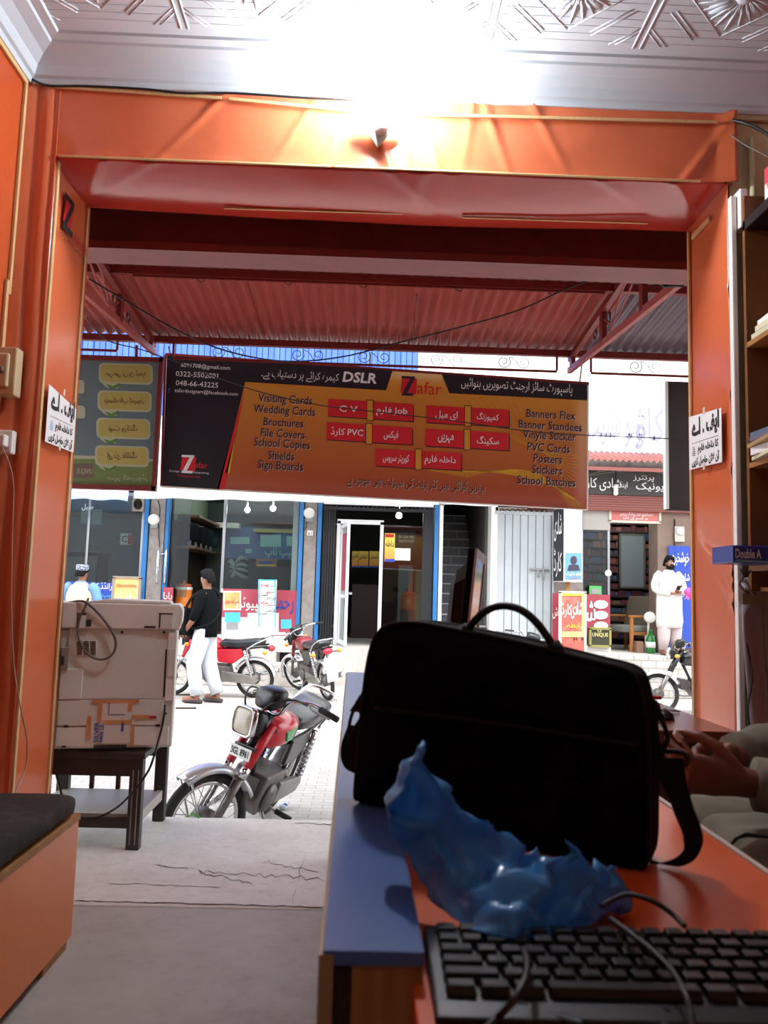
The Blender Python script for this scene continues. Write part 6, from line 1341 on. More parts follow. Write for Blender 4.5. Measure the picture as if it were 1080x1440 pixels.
MB().box(SX0+.02, SX1-.03, SY0+.03, SY1-.02, .125, .14, mat('pale_shelf')).build('lower_shelf', st)
for px in (129, 166): x = P(px, 1100, SY1-.015).x; MB().box(x-.01, x+.01, SY1-.02, SY1-.005, .14, .30, dkr).build('back_bar', st)
cable([cw_(232, 990, -.02), cw_(231, 1005), cw_(226, 1030), P(217, 1062, 3.46), P(208, 1085, 3.46), P(190, 1110, 3.46), P(165, 1135, 3.48), P(135, 1150, 3.48), P(108, 1148, 3.48), P(92, 1130, 3.5), P(84, 1108, 3.54), P(78, 1085, 3.6)], .005, 'dark power lead sagging in front of the copier stand')

# ================================================================== bench
bn = thing('bench', 'orange laminate bench with a dark brown patterned cushion at left', 'bench', (-1.12, 1.9, 0))
MB().box(-.885, -.865, .9, 2.59, .03, .375, orange_lam).build('side_panel', bn, bevel=.002)
MB().box(-1.385, -.887, 2.57, 2.588, .03, .375, orange_lam).build('end_panel', bn); MB().box(-1.385, -.887, .9, .918, .03, .375, orange_lam).build('end_panel', bn)
MB().box(-1.39, -.862, .895, 2.595, .376, .392, palewood).build('seat_board', bn)
for y in (2.45, .95): m = MB(); m.box(-.90, -.872, y-.06, y+.12, 0, .03, palewood); m.build('foot', bn)
cu_m = mat('dark_brown_patterned_cushion', '#241c1b', .85, noise=[(14, '#4a3d3c', .55, .5, .62), (40, '#1a1414', .5)], bump=(30, .4, .006))
m = MB(); n = 28
def cring(y, e):
    pts = []
    for i in range(n):
        q = 2*PI*i/n; x = -1.128+(.262-e)*math.copysign(abs(math.cos(q))**.28, math.cos(q)); z = .429+(.036-e*.6)*math.copysign(abs(math.sin(q))**.5, math.sin(q))
        if math.sin(q) > .1: z += .012*nz(x*6, y*5, 3)+.006*math.sin(y*4)
        pts.append(V((x, y, z)))
    return pts
m.loft([cring(.9, .03), cring(.91, .006)]+[cring(.95+1.6*i/24, 0) for i in range(25)]+[cring(2.575, .008), cring(2.585, .03)], cu_m); m.build('cushion', bn)

# ================================================================== counter desk
ZD, ZLg = .735, .765
orange_top = mat('orange_desk_top', '#e0622e', .34, noise=(5, '#d2541f', .5), bump=(40, .05, .002)); bluelam = mat('blue_grey_laminate', '#4a6aa8', .3, noise=(6, '#415e98', .5), bump=(60, .06, .002))
dk = thing('counter_desk', 'long orange-topped counter desk with a blue-grey ledge along its left side', 'desk', (.25, 2.0, 0))
NY = .79
lx = lambda y: -.028-.0125*(y-.79)     # left edge drifts slightly
MB().add([(x, y, z) for z in (ZD-.03, ZD) for x, y in ((.06, .45), (.565, .45), (.545, 3.45), (.03, 3.45))], [(3, 2, 1, 0), (4, 5, 6, 7), (0, 1, 5, 4), (1, 2, 6, 5), (2, 3, 7, 6), (3, 0, 4, 7)], orange_top).build('desk_top', dk, bevel=.002)
m = MB(); m.add([(.566, .45, ZD-.031), (.575, .45, ZD-.031), (.555, 3.45, ZD-.031), (.546, 3.45, ZD-.031), (.566, .45, ZD+.002), (.575, .45, ZD+.002), (.555, 3.45, ZD+.002), (.546, 3.45, ZD+.002)], [(3, 2, 1, 0), (4, 5, 6, 7), (0, 1, 5, 4), (1, 2, 6, 5), (2, 3, 7, 6), (3, 0, 4, 7)], mat('pale_edge_strip', '#cfc0b4', .5)); m.build('edge_strip', dk)
def slab(y0, y1, a, b, z0, z1, mt): return MB().add([(lx(y)+o_, y, z) for z in (z0, z1) for y, o_ in ((y0, a), (y0, b), (y1, b), (y1, a))], [(3, 2, 1, 0), (4, 5, 6, 7), (0, 1, 5, 4), (1, 2, 6, 5), (2, 3, 7, 6), (3, 0, 4, 7)], mt)
slab(NY, 3.46, .0, .096, ZLg-.014, ZLg, bluelam).build('ledge', dk, bevel=.0015)
slab(NY+.004, 3.45, .028, .095, .0, ZLg-.015, mat('honey_brown_end_grain', '#b0743a', .55, wave=(14, '#8d5826', .5, 'X', 2.5), stretch=(1, 1, .15))).build('side_wall', dk)
slab(NY+.02, 3.45, .012, .028, 0, ZLg-.015, mat('dark_brown_board', '#43291a', .6)).build('inner_board', dk)
slab(NY-.001, 3.455, -.004, .010, .0, ZLg-.004, mat('thin_tan_panel', '#a9875f', .55)).build('outer_panel', dk)
for y in (.5, 3.4): m = MB(); m.box(.50, .545, y-.02, y+.02, 0, ZD-.03, wood); m.build('leg', dk)
# second table
t2 = thing('side_table', 'dark red-brown wooden table against the right jamb behind the seated person', 'table', (.85, 2.7, 0))
rtop = mat('red_brown_gloss_top', '#7d3526', .2, noise=(4, '#6a2a1e', .5))
MB().box(.60, 1.092, 2.315, 3.0, .70, .735, rtop).build('table_top', t2, bevel=.004); MB().box(.62, 1.03, 2.36, 2.385, .03, .70, wood).build('front_panel', t2)
for x in (.64, 1.01): MB().box(x-.02, x+.02, 2.9, 2.96, 0, .70, wood).build('leg', t2)
MB().box(1.01, 1.03, 2.386, 2.95, .1, .70, wood).build('side_panel', t2)
t = thing('computer_mouse', 'black computer mouse on the red-brown table', 'mouse', tuple(G(930, 1011, .735)))
c = G(931, 1010, .735); m = MB(); m.loft([[c+V((.03*s_*math.cos(q), y, max(0, h*math.sin(q)))) for q in [2*PI*i/16 for i in range(16)]] for y, s_, h in ((-.05, .4, .012), (-.035, .9, .028), (0, 1, .034), (.04, .85, .022), (.055, .4, .01))], blackp); m.build('shell', t)
m = MB(); m.tube([c+V((0, .035, .024)), c+V((0, .022, .031))], .004, greypl, 6); m.build('scroll_wheel', t)
t = thing('spectacles', 'silver rimmed spectacles lying on the red-brown table behind the mouse', 'spectacles', tuple(G(935, 999, .735)))
c = G(934, 999, .741); m = MB()
for dx in (-.03, .03): m.tube([c+V((dx+.022*math.cos(q), .016*math.sin(q), 0)) for q in [2*PI*i/14 for i in range(14)]], .002, steel, 5, closed=True)
m.tube([c+V((-.008, 0, 0)), c+V((.008, 0, .003))], .002, steel, 5); m.build('rims', t)
m = MB()
for dx in (-.052, .052): m.tube([c+V((dx, 0, 0)), c+V((dx*.9, .11, 0))], .002, steel, 5)
m.build('temples', t)
c = G(921, 983, .735); m = MB(); m.box(c.x-.03, c.x+.02, c.y-.015, c.y+.015, .735, .747, redink); tag(m.build('eraser', bevel=.003), 'small red object at the back of the red-brown table', 'eraser')

# ================================================================== monitor
mn = thing('computer_monitor', 'black flat monitor seen edge-on standing on the desk behind the bag', 'monitor', (0, 0, 0))
MB().box(-.0, .018, -.20, .20, .11, .44, mat('matt_black_housing', '#0a0a0a', .75, spec=.15)).build('screen_housing', mn, bevel=.004)
bz = mat('glossy_grey_bezel', '#c4c2c4', .3)
m = MB()
for q in ((-.2, .2, .11, .135), (-.2, .2, .418, .44), (-.2, -.178, .135, .418), (.178, .2, .135, .418)): m.box(.018, .024, *q, bz)
m.build('bezel', mn); MB().box(.018, .0205, -.178, .178, .135, .418, mat('dark_screen')).build('screen', mn)
m = MB(); m.loft([[V((-x, y, z)) for y, z in ((-w_, .275-h), (w_, .275-h), (w_, .275+h*.7), (w_*.8, .275+h), (-w_*.8, .275+h), (-w_, .275+h*.7))] for x, w_, h in ((.0, .17, .135), (.03, .15, .11), (.045, .10, .09))], mat('dark_brown_plastic', '#120f0f', .6, spec=.2), smooth=False); m.build('rear_housing', mn)
m = MB(); m.box(-.05, -.01, -.04, .04, .015, .2, black); m.build('stand_neck', mn); m = MB(); m.lathe([(.11, 0), (.11, .008), (.05, .02)], black, (-.02, 0, 0)); m.build('stand_base', mn)
mn.location = (.262, 2.22, ZD+.012); mn.rotation_euler = (0, math.radians(5), math.radians(-12)); mn.scale = (1, 1, 1.09)

# added tube light, out of view behind the camera, to brighten the interior
t = thing('added_tube_light', 'unseen tube light added at the back of the shop to brighten the interior', 'lamp', (.2, -.6, ZT))
MB().box(-.45, .85, -.63, -.57, ZT-.05, ZT-.001, whitepl).build('batten_body', t); m = MB(); m.tube([(-.40, -.6, ZT-.085), (.80, -.6, ZT-.085)], .014, mat('added_tube_glass', '#f6fbff', .3, emit=ADDED_TUBE_STRENGTH), 12); m.build('tube', t)
for x in (-.42, .82): MB().box(x-.015, x+.015, -.615, -.585, ZT-.105, ZT-.05, whitepl).build('lamp_cap', t)
# ================================================================== laptop bag on the desk
bagm = mat('black_bag_fabric', '#060607', .92, spec=.15, bump=(500, .3, .002)); bagtrim = mat('black_webbing', '#0a0a0b', .7, spec=.3)
b0 = G(515, 1122, .765); b1 = G(925, 1218, ZD)
bd_ = V((b1.x-b0.x, b1.y-b0.y, 0)).normalized(); bn_ = V((bd_.y, -bd_.x, 0))
if bn_.y > 0: bn_ = -bn_
def bp(px, py, off=0):
    d = ray(px, py); o = V((0, 0, CAMH)); k = (b0-o).dot(bn_)/d.dot(bn_); return o+d*k+bn_*off
out = [(513, 1124), (511, 1110), (514, 1070), (519, 1010), (526, 945), (534, 905), (546, 884), (563, 875), (600, 874), (660, 885), (720, 896), (785, 912), (845, 927), (885, 937), (903, 950), (912, 980), (919, 1030), (921, 1080), (921, 1140), (920, 1190), (914, 1212), (898, 1219), (800, 1200), (700, 1175), (600, 1146), (535, 1129)]
O = smooth_path([bp(*p) for p in out]+[bp(*out[0])], 3)[:-1]
cen = sum(O, V())/len(O)
bag = thing('laptop_bag', 'large black fabric laptop bag standing on the desk in the foreground', 'bag', tuple((b0+b1)/2))
rings = []
for sc, off in ((.02, .050), (.5, .052), (.8, .049), (.93, .044), (.985, .030), (1.0, .012), (1.0, -.02), (.985, -.036), (.93, -.05), (.5, -.055), (.02, -.055)):
    R = []
    for p in O:
        q = cen+(p-cen)*sc; w_ = .006*nz(q.x*9, q.z*9, off*9)
        q = q+bn_*(off+w_*(sc < .95)); q.z = max(q.z, ZLg+.001 if q.x < .075 else ZD+.001); R.append(q)
    rings.append(R)
m = MB(); m.loft(rings, bagm); m.build('bag_body', bag)
m = MB(); m.tube([V((q.x, q.y, max(q.z, ZLg+.006 if q.x < .08 else ZD+.006))) for q in [cen+(p-cen)*.985+bn_*.034 for p in O]], .004, bagtrim, 6, closed=True); m.build('front_piping', bag)
m = MB(); m.tube([V((q.x, q.y, max(q.z, ZLg+.006 if q.x < .08 else ZD+.006))) for q in [cen+(p-cen)*.985-bn_*.040 for p in O]], .004, bagtrim, 6, closed=True); m.build('rear_piping', bag)
m = MB(); pk = [bp(*p, .056) for p in ((548, 990), (720, 1012), (905, 1040))]; m.tube(smooth_path(pk, 8), .0035, bagtrim, 6); m.build('pocket_zip', bag)
m = MB(); pk = [bp(*p, .056) for p in ((600, 900), (610, 1130))]; 
hp = [bp(*p, .022) for p in ((640, 905), (655, 897), (664, 886), (674, 873), (690, 859), (712, 852), (737, 857), (758, 873), (775, 895), (788, 916), (795, 930), (786, 936))]
m = MB(); m.tube(smooth_path(hp, 6), .0085, mat('black_padded_handle', '#0b0a0a', .6, spec=.4), 10, flat=.7); ho = m.build('handle', bag)
for a, b in (((648, 899), (668, 884)), ((782, 905), (800, 932))):
    m = MB(); m.tube([bp(*a, .024), bp(*b, .024)], .0125, bagtrim, 10); m.build('handle_ring', ho)
def ribbon(pts, w, mt, parent, nm, wd=None, th_=.0025):
    pp = smooth_path(pts, 6); wd = wd or bn_; m = MB(); K = len(pp)
    R = []
    for i, p in enumerate(pp):
        t_ = (pp[min(i+1, K-1)]-pp[max(i-1, 0)]).normalized(); s_ = t_.cross(wd).normalized(); ww = w[0]+(w[-1]-w[0])*i/(K-1) if isinstance(w, tuple) else w
        R.append([p+wd*ww*.5+s_*th_*.5, p-wd*ww*.5+s_*th_*.5, p-wd*ww*.5-s_*th_*.5, p+wd*ww*.5-s_*th_*.5])
    m.loft(R, mt, smooth=False); return m.build(nm, parent)
face = bd_
up_ = V((0, 0, 1))
def flatrib(pts, wpx, parent, nm):     # webbing seen face on, width given along the path in pixels
    L_, R_ = [], []
    for (x, y), w_ in zip(pts, wpx): L_.append(bp(x-w_/2, y, .0)); R_.append(bp(x+w_/2, y, .0))
    L_ = smooth_path(L_, 5); R_ = smooth_path(R_, 5); m = MB(); m.loft([L_, R_], bagtrim, False, False, False); return m.build(nm, parent, solid=.004)
sl_ = flatrib([(534, 905), (527, 930), (519, 948)], [8, 7, 9], bag, 'left_strap')
for q in ([(531, 925), (526, 938), (531, 947), (536, 935)], [(515, 948), (510, 975), (506, 980), (517, 978), (523, 962), (520, 949)]):
    m = MB(); m.tube(smooth_path([bp(*p) for p in q]+[bp(*q[0])], 4)[:-1], .0028, black, 6, closed=True); m.build('buckle', sl_)
flatrib([(511, 978), (505, 992), (500, 1000)], [10, 15, 16], sl_, 'strap_adjuster')
m = MB(); q = [(497, 999), (492, 1015), (489, 1040), (494, 1030), (507, 1011), (506, 1000)]; m.tube(smooth_path([bp(*p) for p in q]+[bp(*q[0])], 4)[:-1], .003, black, 6, closed=True); m.build('buckle', sl_)
flatrib([(498, 1020), (493, 1045), (492, 1065), (497, 1080), (507, 1087)], [16, 24, 24, 22, 16], sl_, 'strap_loop')
m = MB(); m.ell(bp(523, 1004, .01), .004, mat('brown_bead', '#7a4030', .4), 8, 6); m.build('zip_pull', bag)
sr_ = flatrib([(918, 1000), (923, 1040), (926, 1065)], [8, 8, 16], bag, 'right_strap')
for q in ([(920, 985), (930, 1015), (938, 1040), (928, 1055), (922, 1030)], [(915, 1058), (960, 1060), (962, 1078), (918, 1080)]):
    m = MB(); m.tube(smooth_path([bp(*p, -.01) for p in q]+[bp(*q[0], -.01)], 4)[:-1], .004, black, 6, closed=True); m.build('buckle', sr_)
flatrib([(941, 1066), (945, 1090), (954, 1120)], [40, 38, 30], sr_, 'strap_pad')
# the long strap falls to the desk and turns back under the bag
def bq(px, py, off): return bp(px, py, off)
pts = [(953, 1110), (962, 1140), (972, 1165), (975, 1185), (968, 1203), (948, 1214), (920, 1219), (902, 1216)]
wd_ = [30, 28, 27, 27, 20, 12, 8, 6]
L_, R_ = [], []
for i, ((x, y), w_) in enumerate(zip(pts, wd_)):
    a = (0, 0) if False else None
    t0 = V((pts[min(i+1, 7)][0]-pts[max(i-1, 0)][0], pts[min(i+1, 7)][1]-pts[max(i-1, 0)][1], 0)).normalized(); nx, ny = t0.y, -t0.x
    L_.append(bp(x+nx*w_/2, y+ny*w_/2, .0)); R_.append(bp(x-nx*w_/2, y-ny*w_/2, .0))
L_ = smooth_path(L_, 6); R_ = smooth_path(R_, 6)
for p in L_+R_: p.z = max(p.z, ZD+.004)
m = MB(); m.loft([L_, R_], bagtrim, False, False, False); m.build('strap_tail', sr_, solid=.004)
m = MB(); c = G(892, 1217, ZD+.004); m.bar(c+V((-.012, .0, 0)), c+V((.022, .004, .002)), .006, .004, mat('white_tag', '#cfcfd4', .6)); m.build('care_tag', bag)

# ================================================================== blue plastic bag
m0 = bpy.data.materials.new('blue_thin_plastic'); m0.use_nodes = True; N = m0.node_tree.nodes; Lk = m0.node_tree.links; b = N['Principled BSDF']
b.inputs['Base Color'].default_value = lin('#4a9ad6'); b.inputs['Roughness'].default_value = .28; b.inputs['Coat Weight'].default_value = .3
tc_ = N.new('ShaderNodeTexCoord'); tn = N.new('ShaderNodeTexVoronoi'); tn.feature = 'DISTANCE_TO_EDGE'; tn.inputs['Scale'].default_value = 26; Lk.new(tc_.outputs['Object'], tn.inputs['Vector'])
bpn = N.new('ShaderNodeBump'); bpn.inputs['Strength'].default_value = .5; bpn.inputs['Distance'].default_value = .004; Lk.new(tn.outputs['Distance'], bpn.inputs['Height']); Lk.new(bpn.outputs[0], b.inputs['Normal'])
trn = N.new('ShaderNodeBsdfTransparent'); trn.inputs[0].default_value = lin('#8fc0ea'); ms = N.new('ShaderNodeMixShader'); ms.inputs[0].default_value = .25
tl = N.new('ShaderNodeBsdfTranslucent'); tl.inputs[0].default_value = lin('#58a8e4'); ms2 = N.new('ShaderNodeMixShader'); ms2.inputs[0].default_value = .3
Lk.new(b.outputs[0], ms2.inputs[1]); Lk.new(tl.outputs[0], ms2.inputs[2]); Lk.new(ms2.outputs[0], ms.inputs[1]); Lk.new(trn.outputs[0], ms.inputs[2]); Lk.new(ms.outputs[0], N['Material Output'].inputs[0])
ctl = [((545, 1106, .87), (612, 1110, .875)), ((546, 1138, .86), (652, 1140, .86)), ((556, 1180, .82), (682, 1176, .84)), ((592, 1245, .78), (702, 1203, .82)), ((645, 1298, .775), (738, 1220, .795)), ((715, 1318, .775), (785, 1226, .785)), ((775, 1322, .77), (825, 1234, .78)), ((832, 1305, .77), (866, 1240, .78)), ((862, 1284, .765), (884, 1246, .775))]
CL = smooth_path([G(a[0], a[1], a[2]-.012) for a, b_ in ctl], 7); RR = smooth_path([G(b_[0], b_[1], b_[2]-.012) for a, b_ in ctl], 7); K = len(CL)
rc = random.Random(21); waves = []
for k in range(9):
    q = rc.uniform(0, 2*PI); fr = (7, 10, 13, 17, 22, 28, 36, 46, 60)[k]; waves.append((math.cos(q)*fr, math.sin(q)*fr, rc.uniform(-.3, .3)*fr, rc.uniform(0, 9), .13/fr))
def crease(p):
    s_ = 0
    for a, b_, c, d, e in waves:
        t_ = (a*p.x+b_*p.y+c*p.z+d+1.2*nz(p.x*6+d, p.y*6, p.z*6)) % 1.0; s_ += e*(1-2*abs(2*t_-1))
    return s_
m = MB(); rings = []; nn = 60
for i in range(K):
    a, b_ = CL[i], RR[i]; ring = []; e = min(1, min(i+.6, K-.4-i)/4)
    for k in range(nn):
        q = 2*PI*k/nn; s_ = .5-.5*math.cos(q); top = math.sin(q) > 0
        p = a+(b_-a)*(.5+(s_-.5)*(.8+.2*e)*(1+.06*nz(i*.35, k*.4)))
        prof_ = abs(math.sin(q))**1.3
        h = (.030+.028*math.sin(i*.45+1)*(s_-.4)) if i < K*.55 else .022
        ridge_ = .02*math.exp(-((s_-(.62-.2*math.sin(i*.2)))/.12)**2)
        p = p+V((0, 0, (h*prof_+ridge_*prof_)*e+crease(p)*.8*min(1, prof_*2))) if top else p+V((0, 0, -h*.5*prof_))
        d_ = crease(V((p.z*2, p.x, p.y)))*.35; p += V((d_, -d_*.6, 0))
        p.z = max(p.z, ZD+.024 if p.y < .93 else (ZLg+.004 if p.x < .066 else ZD+.004)); ring.append(p)
    rings.append(ring)
m.loft(rings, m0, smooth=True); tag(m.build('plastic_bag'), 'crumpled translucent blue plastic bag lying against the black laptop bag', 'bag')

# ================================================================== keyboard with its keys
kb = thing('keyboard', 'black computer keyboard on the orange desk at the bottom of the view', 'keyboard', (0, 0, 0))
m = MB(); m.loft([[V((x, y, z)) for y, z in ((0, 0), (.162, 0), (.165, .012), (.158, .020), (.10, .017), (.02, .012), (-.002, .008))] for x in (0, .445)], mat('black_keyboard_plastic', '#09090a', .45), smooth=False); m.build('keyboard_case', kb, bevel=.003)
kmat = mat('black_key', '#0b0b0c', .35, spec=.5)
def keycap(w_):
    m = MB(); h = .009; m.loft([[(-w_/2, -.0085, 0), (w_/2, -.0085, 0), (w_/2, .0085, 0), (-w_/2, .0085, 0)], [(-w_/2+.002, -.0065, h), (w_/2-.002, -.0065, h), (w_/2-.002, .0068, h), (-w_/2+.002, .0068, h)]], kmat, smooth=False); return m
rows = [[1]*14+[1]*4, [1.0]*13+[1.9]+[1]*3, [1.5]+[1]*12+[1.4]+[1]*3, [1.8]+[1]*11+[2.1]+[1]*3, [2.3]+[1]*10+[2.6]+[1]*3, [1.3, 1.3, 1.3, 6, 1.3, 1.3, 1.3, 1.3]+[1]*3]
proto = {}
for r_, row in enumerate(rows):
    y = .142-.0215*r_; tot = sum(row); pitch = .425/tot; x = .010; z = .0115+.06*y*.9-.001
    for w_ in row:
        ww = w_*pitch-.0025; key = round(ww, 3)
        if key not in proto:
            o = keycap(ww).build('key', kb, bevel=.0008); proto[key] = o
        else:
            o = proto[key].copy(); COL.objects.link(o); o.parent = kb
        o.location = (x+w_*pitch/2, y, z); x += w_*pitch
kb.location = (.072, .716, ZD+.001); kb.rotation_euler = (0, 0, math.radians(-.6))
# leads across the desk
def gd(x, y, z=ZD+.006): return G(x, y, z)
cable([gd(845, 1275, .77), gd(880, 1258, .78), gd(915, 1266, .78), gd(945, 1285, .77), gd(963, 1303, .765)], .0028, 'short black lead arching from the blue bag to the back of the keyboard')
cable([gd(858, 1292, .775), gd(880, 1308, .775), gd(915, 1335, .775), gd(945, 1365, .775), gd(962, 1395, .775), gd(972, 1425, .768), gd(975, 1470, .755)], .003, 'black lead running down across the right half of the keyboard')
cable([gd(735, 1335, .77), gd(742, 1355, .775), gd(735, 1385, .775), gd(718, 1412, .765), gd(700, 1430, .745), gd(680, 1450, .742)], .0033, 'black lead curving over the left half of the keyboard to the desk edge')
cable([gd(722, 1412, .745), gd(755, 1424, ZD+.006), gd(785, 1434, ZD+.006), gd(820, 1445, ZD+.006)], .006, 'thick black lead on the desk in front of the keyboard')
cable([gd(938, 1418, ZD+.012), gd(936, 1432, ZD+.006), gd(934, 1460, ZD+.006)], .004, 'short black lead end on the desk below the keyboard')

# ================================================================== seated person at the right
pD = thing('person', 'person in grey-green long shirt seated at right, lap and hands in view', 'person', (0, 0, 0))
x0_, y0_ = 1.20, 1.66
def lw(p): p = V(p); return V((p.y-y0_, x0_-p.x, p.z))       # place in the room -> the figure's own frame
wl = P(1046, 1100, 1.47); wr = P(1030, 1066, 1.62)
el_ = V((.93, 1.42, .76)); er_ = V((.98, 1.80, .80))
J = dict(tsL=-1, off=(0, 0, -.40), lean=(0, .08, 0), elL=lw(el_), wrL=lw(wl), elR=lw(er_), wrR=lw(wr), knL=(-.13, .44, .545), anL=(-.12, .40, .09), knR=(.16, .46, .555), anR=(.14, .42, .09), hdL=lw(wl+V((-1, .25, .12)))-lw(wl), hdR=lw(wr+V((-1, -.30, .05)))-lw(wr), pnL=(.9, .1, .55), pnR=(-.75, .0, -.6), thL=-1, thR=1)
darkskin = mat('dark_brown_skin', '#7d4a35', .5, noise=(30, '#653a2a', .5), bump=(160, .15, .002))
def hand_solid(mb, wp, d, n, ts, curls, s=1.0, spread=.06):
    d = V(d).normalized(); n = V(n); n = (n-d*n.dot(d)).normalized(); sd = d.cross(n)*ts     # sd points to the thumb side
    def ringp(c, w_, t_): return [c+sd*(w_*math.copysign(abs(math.cos(q))**.7, math.cos(q)))+n*(t_*math.copysign(abs(math.sin(q))**.8, math.sin(q))) for q in [2*PI*i/18 for i in range(18)]]
    mb.loft([ringp(wp-d*.02*s, .026*s, .020*s), ringp(wp+d*.01*s, .029*s, .021*s), ringp(wp+d*.045*s, .041*s, .019*s), ringp(wp+d*.085*s, .044*s, .015*s), ringp(wp+d*.098*s, .040*s, .012*s)], darkskin)
    mb.ell(wp+d*.035*s+sd*.024*s+n*.010*s, (.022*s, .020*s, .018*s), darkskin, 12, 8)
    for k in range(4):
        off = (1.5-k)*.0208*s; a = curls[k]*.55; p = wp+d*(.090-.004*abs(k-1))*s+sd*off; L = (.070, .078, .073, .058)[k]*s
        pts = [p-d*.012*s, p]; dd = d+sd*((1.5-k)*spread)
        for j in range(3):
            v = (dd.normalized()*math.cos(a)+n*math.sin(a)); p = p+v*L*(.46, .30, .24)[j]; pts.append(p); a += curls[k]*(.95 if j == 0 else .7)
        mb.tube(pts, [.0098*s, .0102*s, .0092*s, .0086*s, .0066*s], darkskin, 12); mb.ell(pts[1]-n*.002*s, .0112*s, darkskin, 10, 6); mb.ell(pts[-1], .0066*s, darkskin, 10, 6)
    p = wp+d*.03*s+sd*.034*s+n*.008*s; q1 = p+(d*.75+sd*.55+n*.45).normalized()*.034*s; q2 = q1+(d*.95+sd*.05+n*.55).normalized()*.032*s; q3 = q2+(d*.9-sd*.25+n*.5).normalized()*.024*s
    mb.tube([wp+d*.012*s+sd*.02*s, p, q1, q2, q3], [.014*s, .0145*s, .0115*s, .0105*s, .0075*s], darkskin, 12); mb.ell(q3, .0075*s, darkskin, 10, 6)
bd, c0, hd, rt = body(pD, J, 1.0, (.75, .75), headturn=.2, nod=.03, skin=darkskin, hands=False)
hm = MB()
hand_solid(hm, V(J['wrL']), J['hdL'], J['pnL'], J.get('tsL', 1), (.55, .75, .9, 1.0))
hand_solid(hm, V(J['wrR']), J['hdR'], J['pnR'], J.get('tsR', 1), (.7, .85, .95, 1.05))
ho_ = hm.build('hands', pD)
bmx = bmesh.new(); bmx.from_mesh(bd.data); bmx.from_mesh(ho_.data); bmx.to_mesh(bd.data); bmx.free(); bpy.data.objects.remove(ho_)
q_ = bd.modifiers.new('r', 'REMESH'); q_.mode = 'VOXEL'; q_.voxel_size = .0035; q_.use_smooth_shade = True
q_ = bd.modifiers.new('s', 'SMOOTH'); q_.factor = .5; q_.iterations = 3
dg = bpy.context.evaluated_depsgraph_get(); dg.update(); me_ = bpy.data.meshes.new_from_object(bd.evaluated_get(dg)); bd.modifiers.clear(); bd.data = me_
bmx = bmesh.new(); bmx.from_mesh(me_); bmx.verts.ensure_lookup_table(); seen = set(); best = []
for v_ in bmx.verts:
    if v_.index in seen: continue
    isl = [v_]; seen.add(v_.index); st_ = [v_]
    while st_:
        a_ = st_.pop()
        for e_ in a_.link_edges:
            o_ = e_.other_vert(a_)
            if o_.index not in seen: seen.add(o_.index); st_.append(o_); isl.append(o_)
    if len(isl) > len(best): best = isl
keep = set(v_.index for v_ in best); bmesh.ops.delete(bmx, geom=[v_ for v_ in bmx.verts if v_.index not in keep], context='VERTS')
for f_ in bmx.faces: f_.smooth = True; f_.material_index = 0
bmx.to_mesh(me_); bmx.free(); me_.materials.clear(); me_.materials.append(darkskin)
hair_cap(pD, c0, hd, rt)
gk = mat('grey_green_cloth', '#7d7867', .9, noise=(5, '#6a6556', .5), bump=(22, .6, .008))
L_ = V(J['lean'])
sl = lambda sh, e, w_: [V(sh), V(sh)*.6+V(e)*.4, V(e), V(e)*.5+V(w_)*.5, V(w_)*.92+V(e)*.08]
garment(pD, 'shirt', [((0, .02, .50), .21, .17), ((0, .03, .65), .205, .17), ((0, .03, .80), .20, .15), ((0, .06, .95), .205, .14), (L_+V((0, 0, 1.0)), .17, .115), (L_+V((0, -.005, 1.055)), .10, .09), (L_+V((0, 0, 1.10)), .068, .068)], gk,
        [(sl((-.175, .08, 1.0), J['elL'], J['wrL']), (.075, .046)), (sl((.175, .08, 1.0), J['elR'], J['wrR']), (.075, .046))], 1.0, .012, seed=7)
m = MB()
for k, a in (('L', -1), ('R', 1)):
    kp, ap = V(J['kn'+k]), V(J['an'+k]); m.tube(smooth_path([V((a*.09, .0, .52)), V((a*.11, .2, .545)), kp+V((0, -.03, .005)), kp+V((0, .03, -.06)), kp*.5+ap*.5, ap], 3), [.115]*4+[.112]*3+[.105]*3+[.10]*3+[.095, .09, .08], gk, 18)
m.build('trousers', pD)
# shirt front spread over the lap, with its slit edge
def lapf(u, v):
    x = -.215+.45*u; y = .06+.44*v; base = .665-.05*abs(math.sin(PI*(u-.5)))**2-.10*max(0, abs(u-.47)-.40)/.1
    dip = -.02*math.exp(-((u-.5)/.10)**2); z = base+dip-(.09*((v-.85)/.15)**2 if v > .85 else 0)+.008*nz(x*9, y*7, 3)+.004*nz(x*25, y*20, 8)
    return V((x, y, z))
m = MB(); m.grid(lapf, 36, 28, gk); m.build('shirt_skirt', pD, solid=.006)
m = MB(); m.tube([lapf(.36-.14*math.sin(i/12*1.2)+.02*i/12, .99-.5*i/12)+V((0, 0, .006)) for i in range(13)], .003, mat('dark_seam', '#2a261f', .9), 6); m.build('skirt_seam', pD)
for k in 'LR': shoe(pD, J['an'+k], (0, 1, 0), mat('dark_sandal'))
pD.location = (x0_, y0_, 0); pD.rotation_euler = (0, 0, PI/2)
stk = thing('stylus_stick', 'thin pale stick with a white flat head held in the seated person hands', 'stick', tuple(P(985, 1078, 1.46)))
a, b_ = P(949, 1029, 1.44), P(986, 1078, 1.50)
d_ = (b_-a).normalized(); m = MB(); m.tube([a+d_*.018, b_], .0032, mat('pinkish_stick', '#b08a80', .5), 8); m.build('shaft', stk)
m = MB(); m.bar(a, a+d_*.026, .012, .006, white, (0, -1, .3)); m.build('head', stk, bevel=.0015)

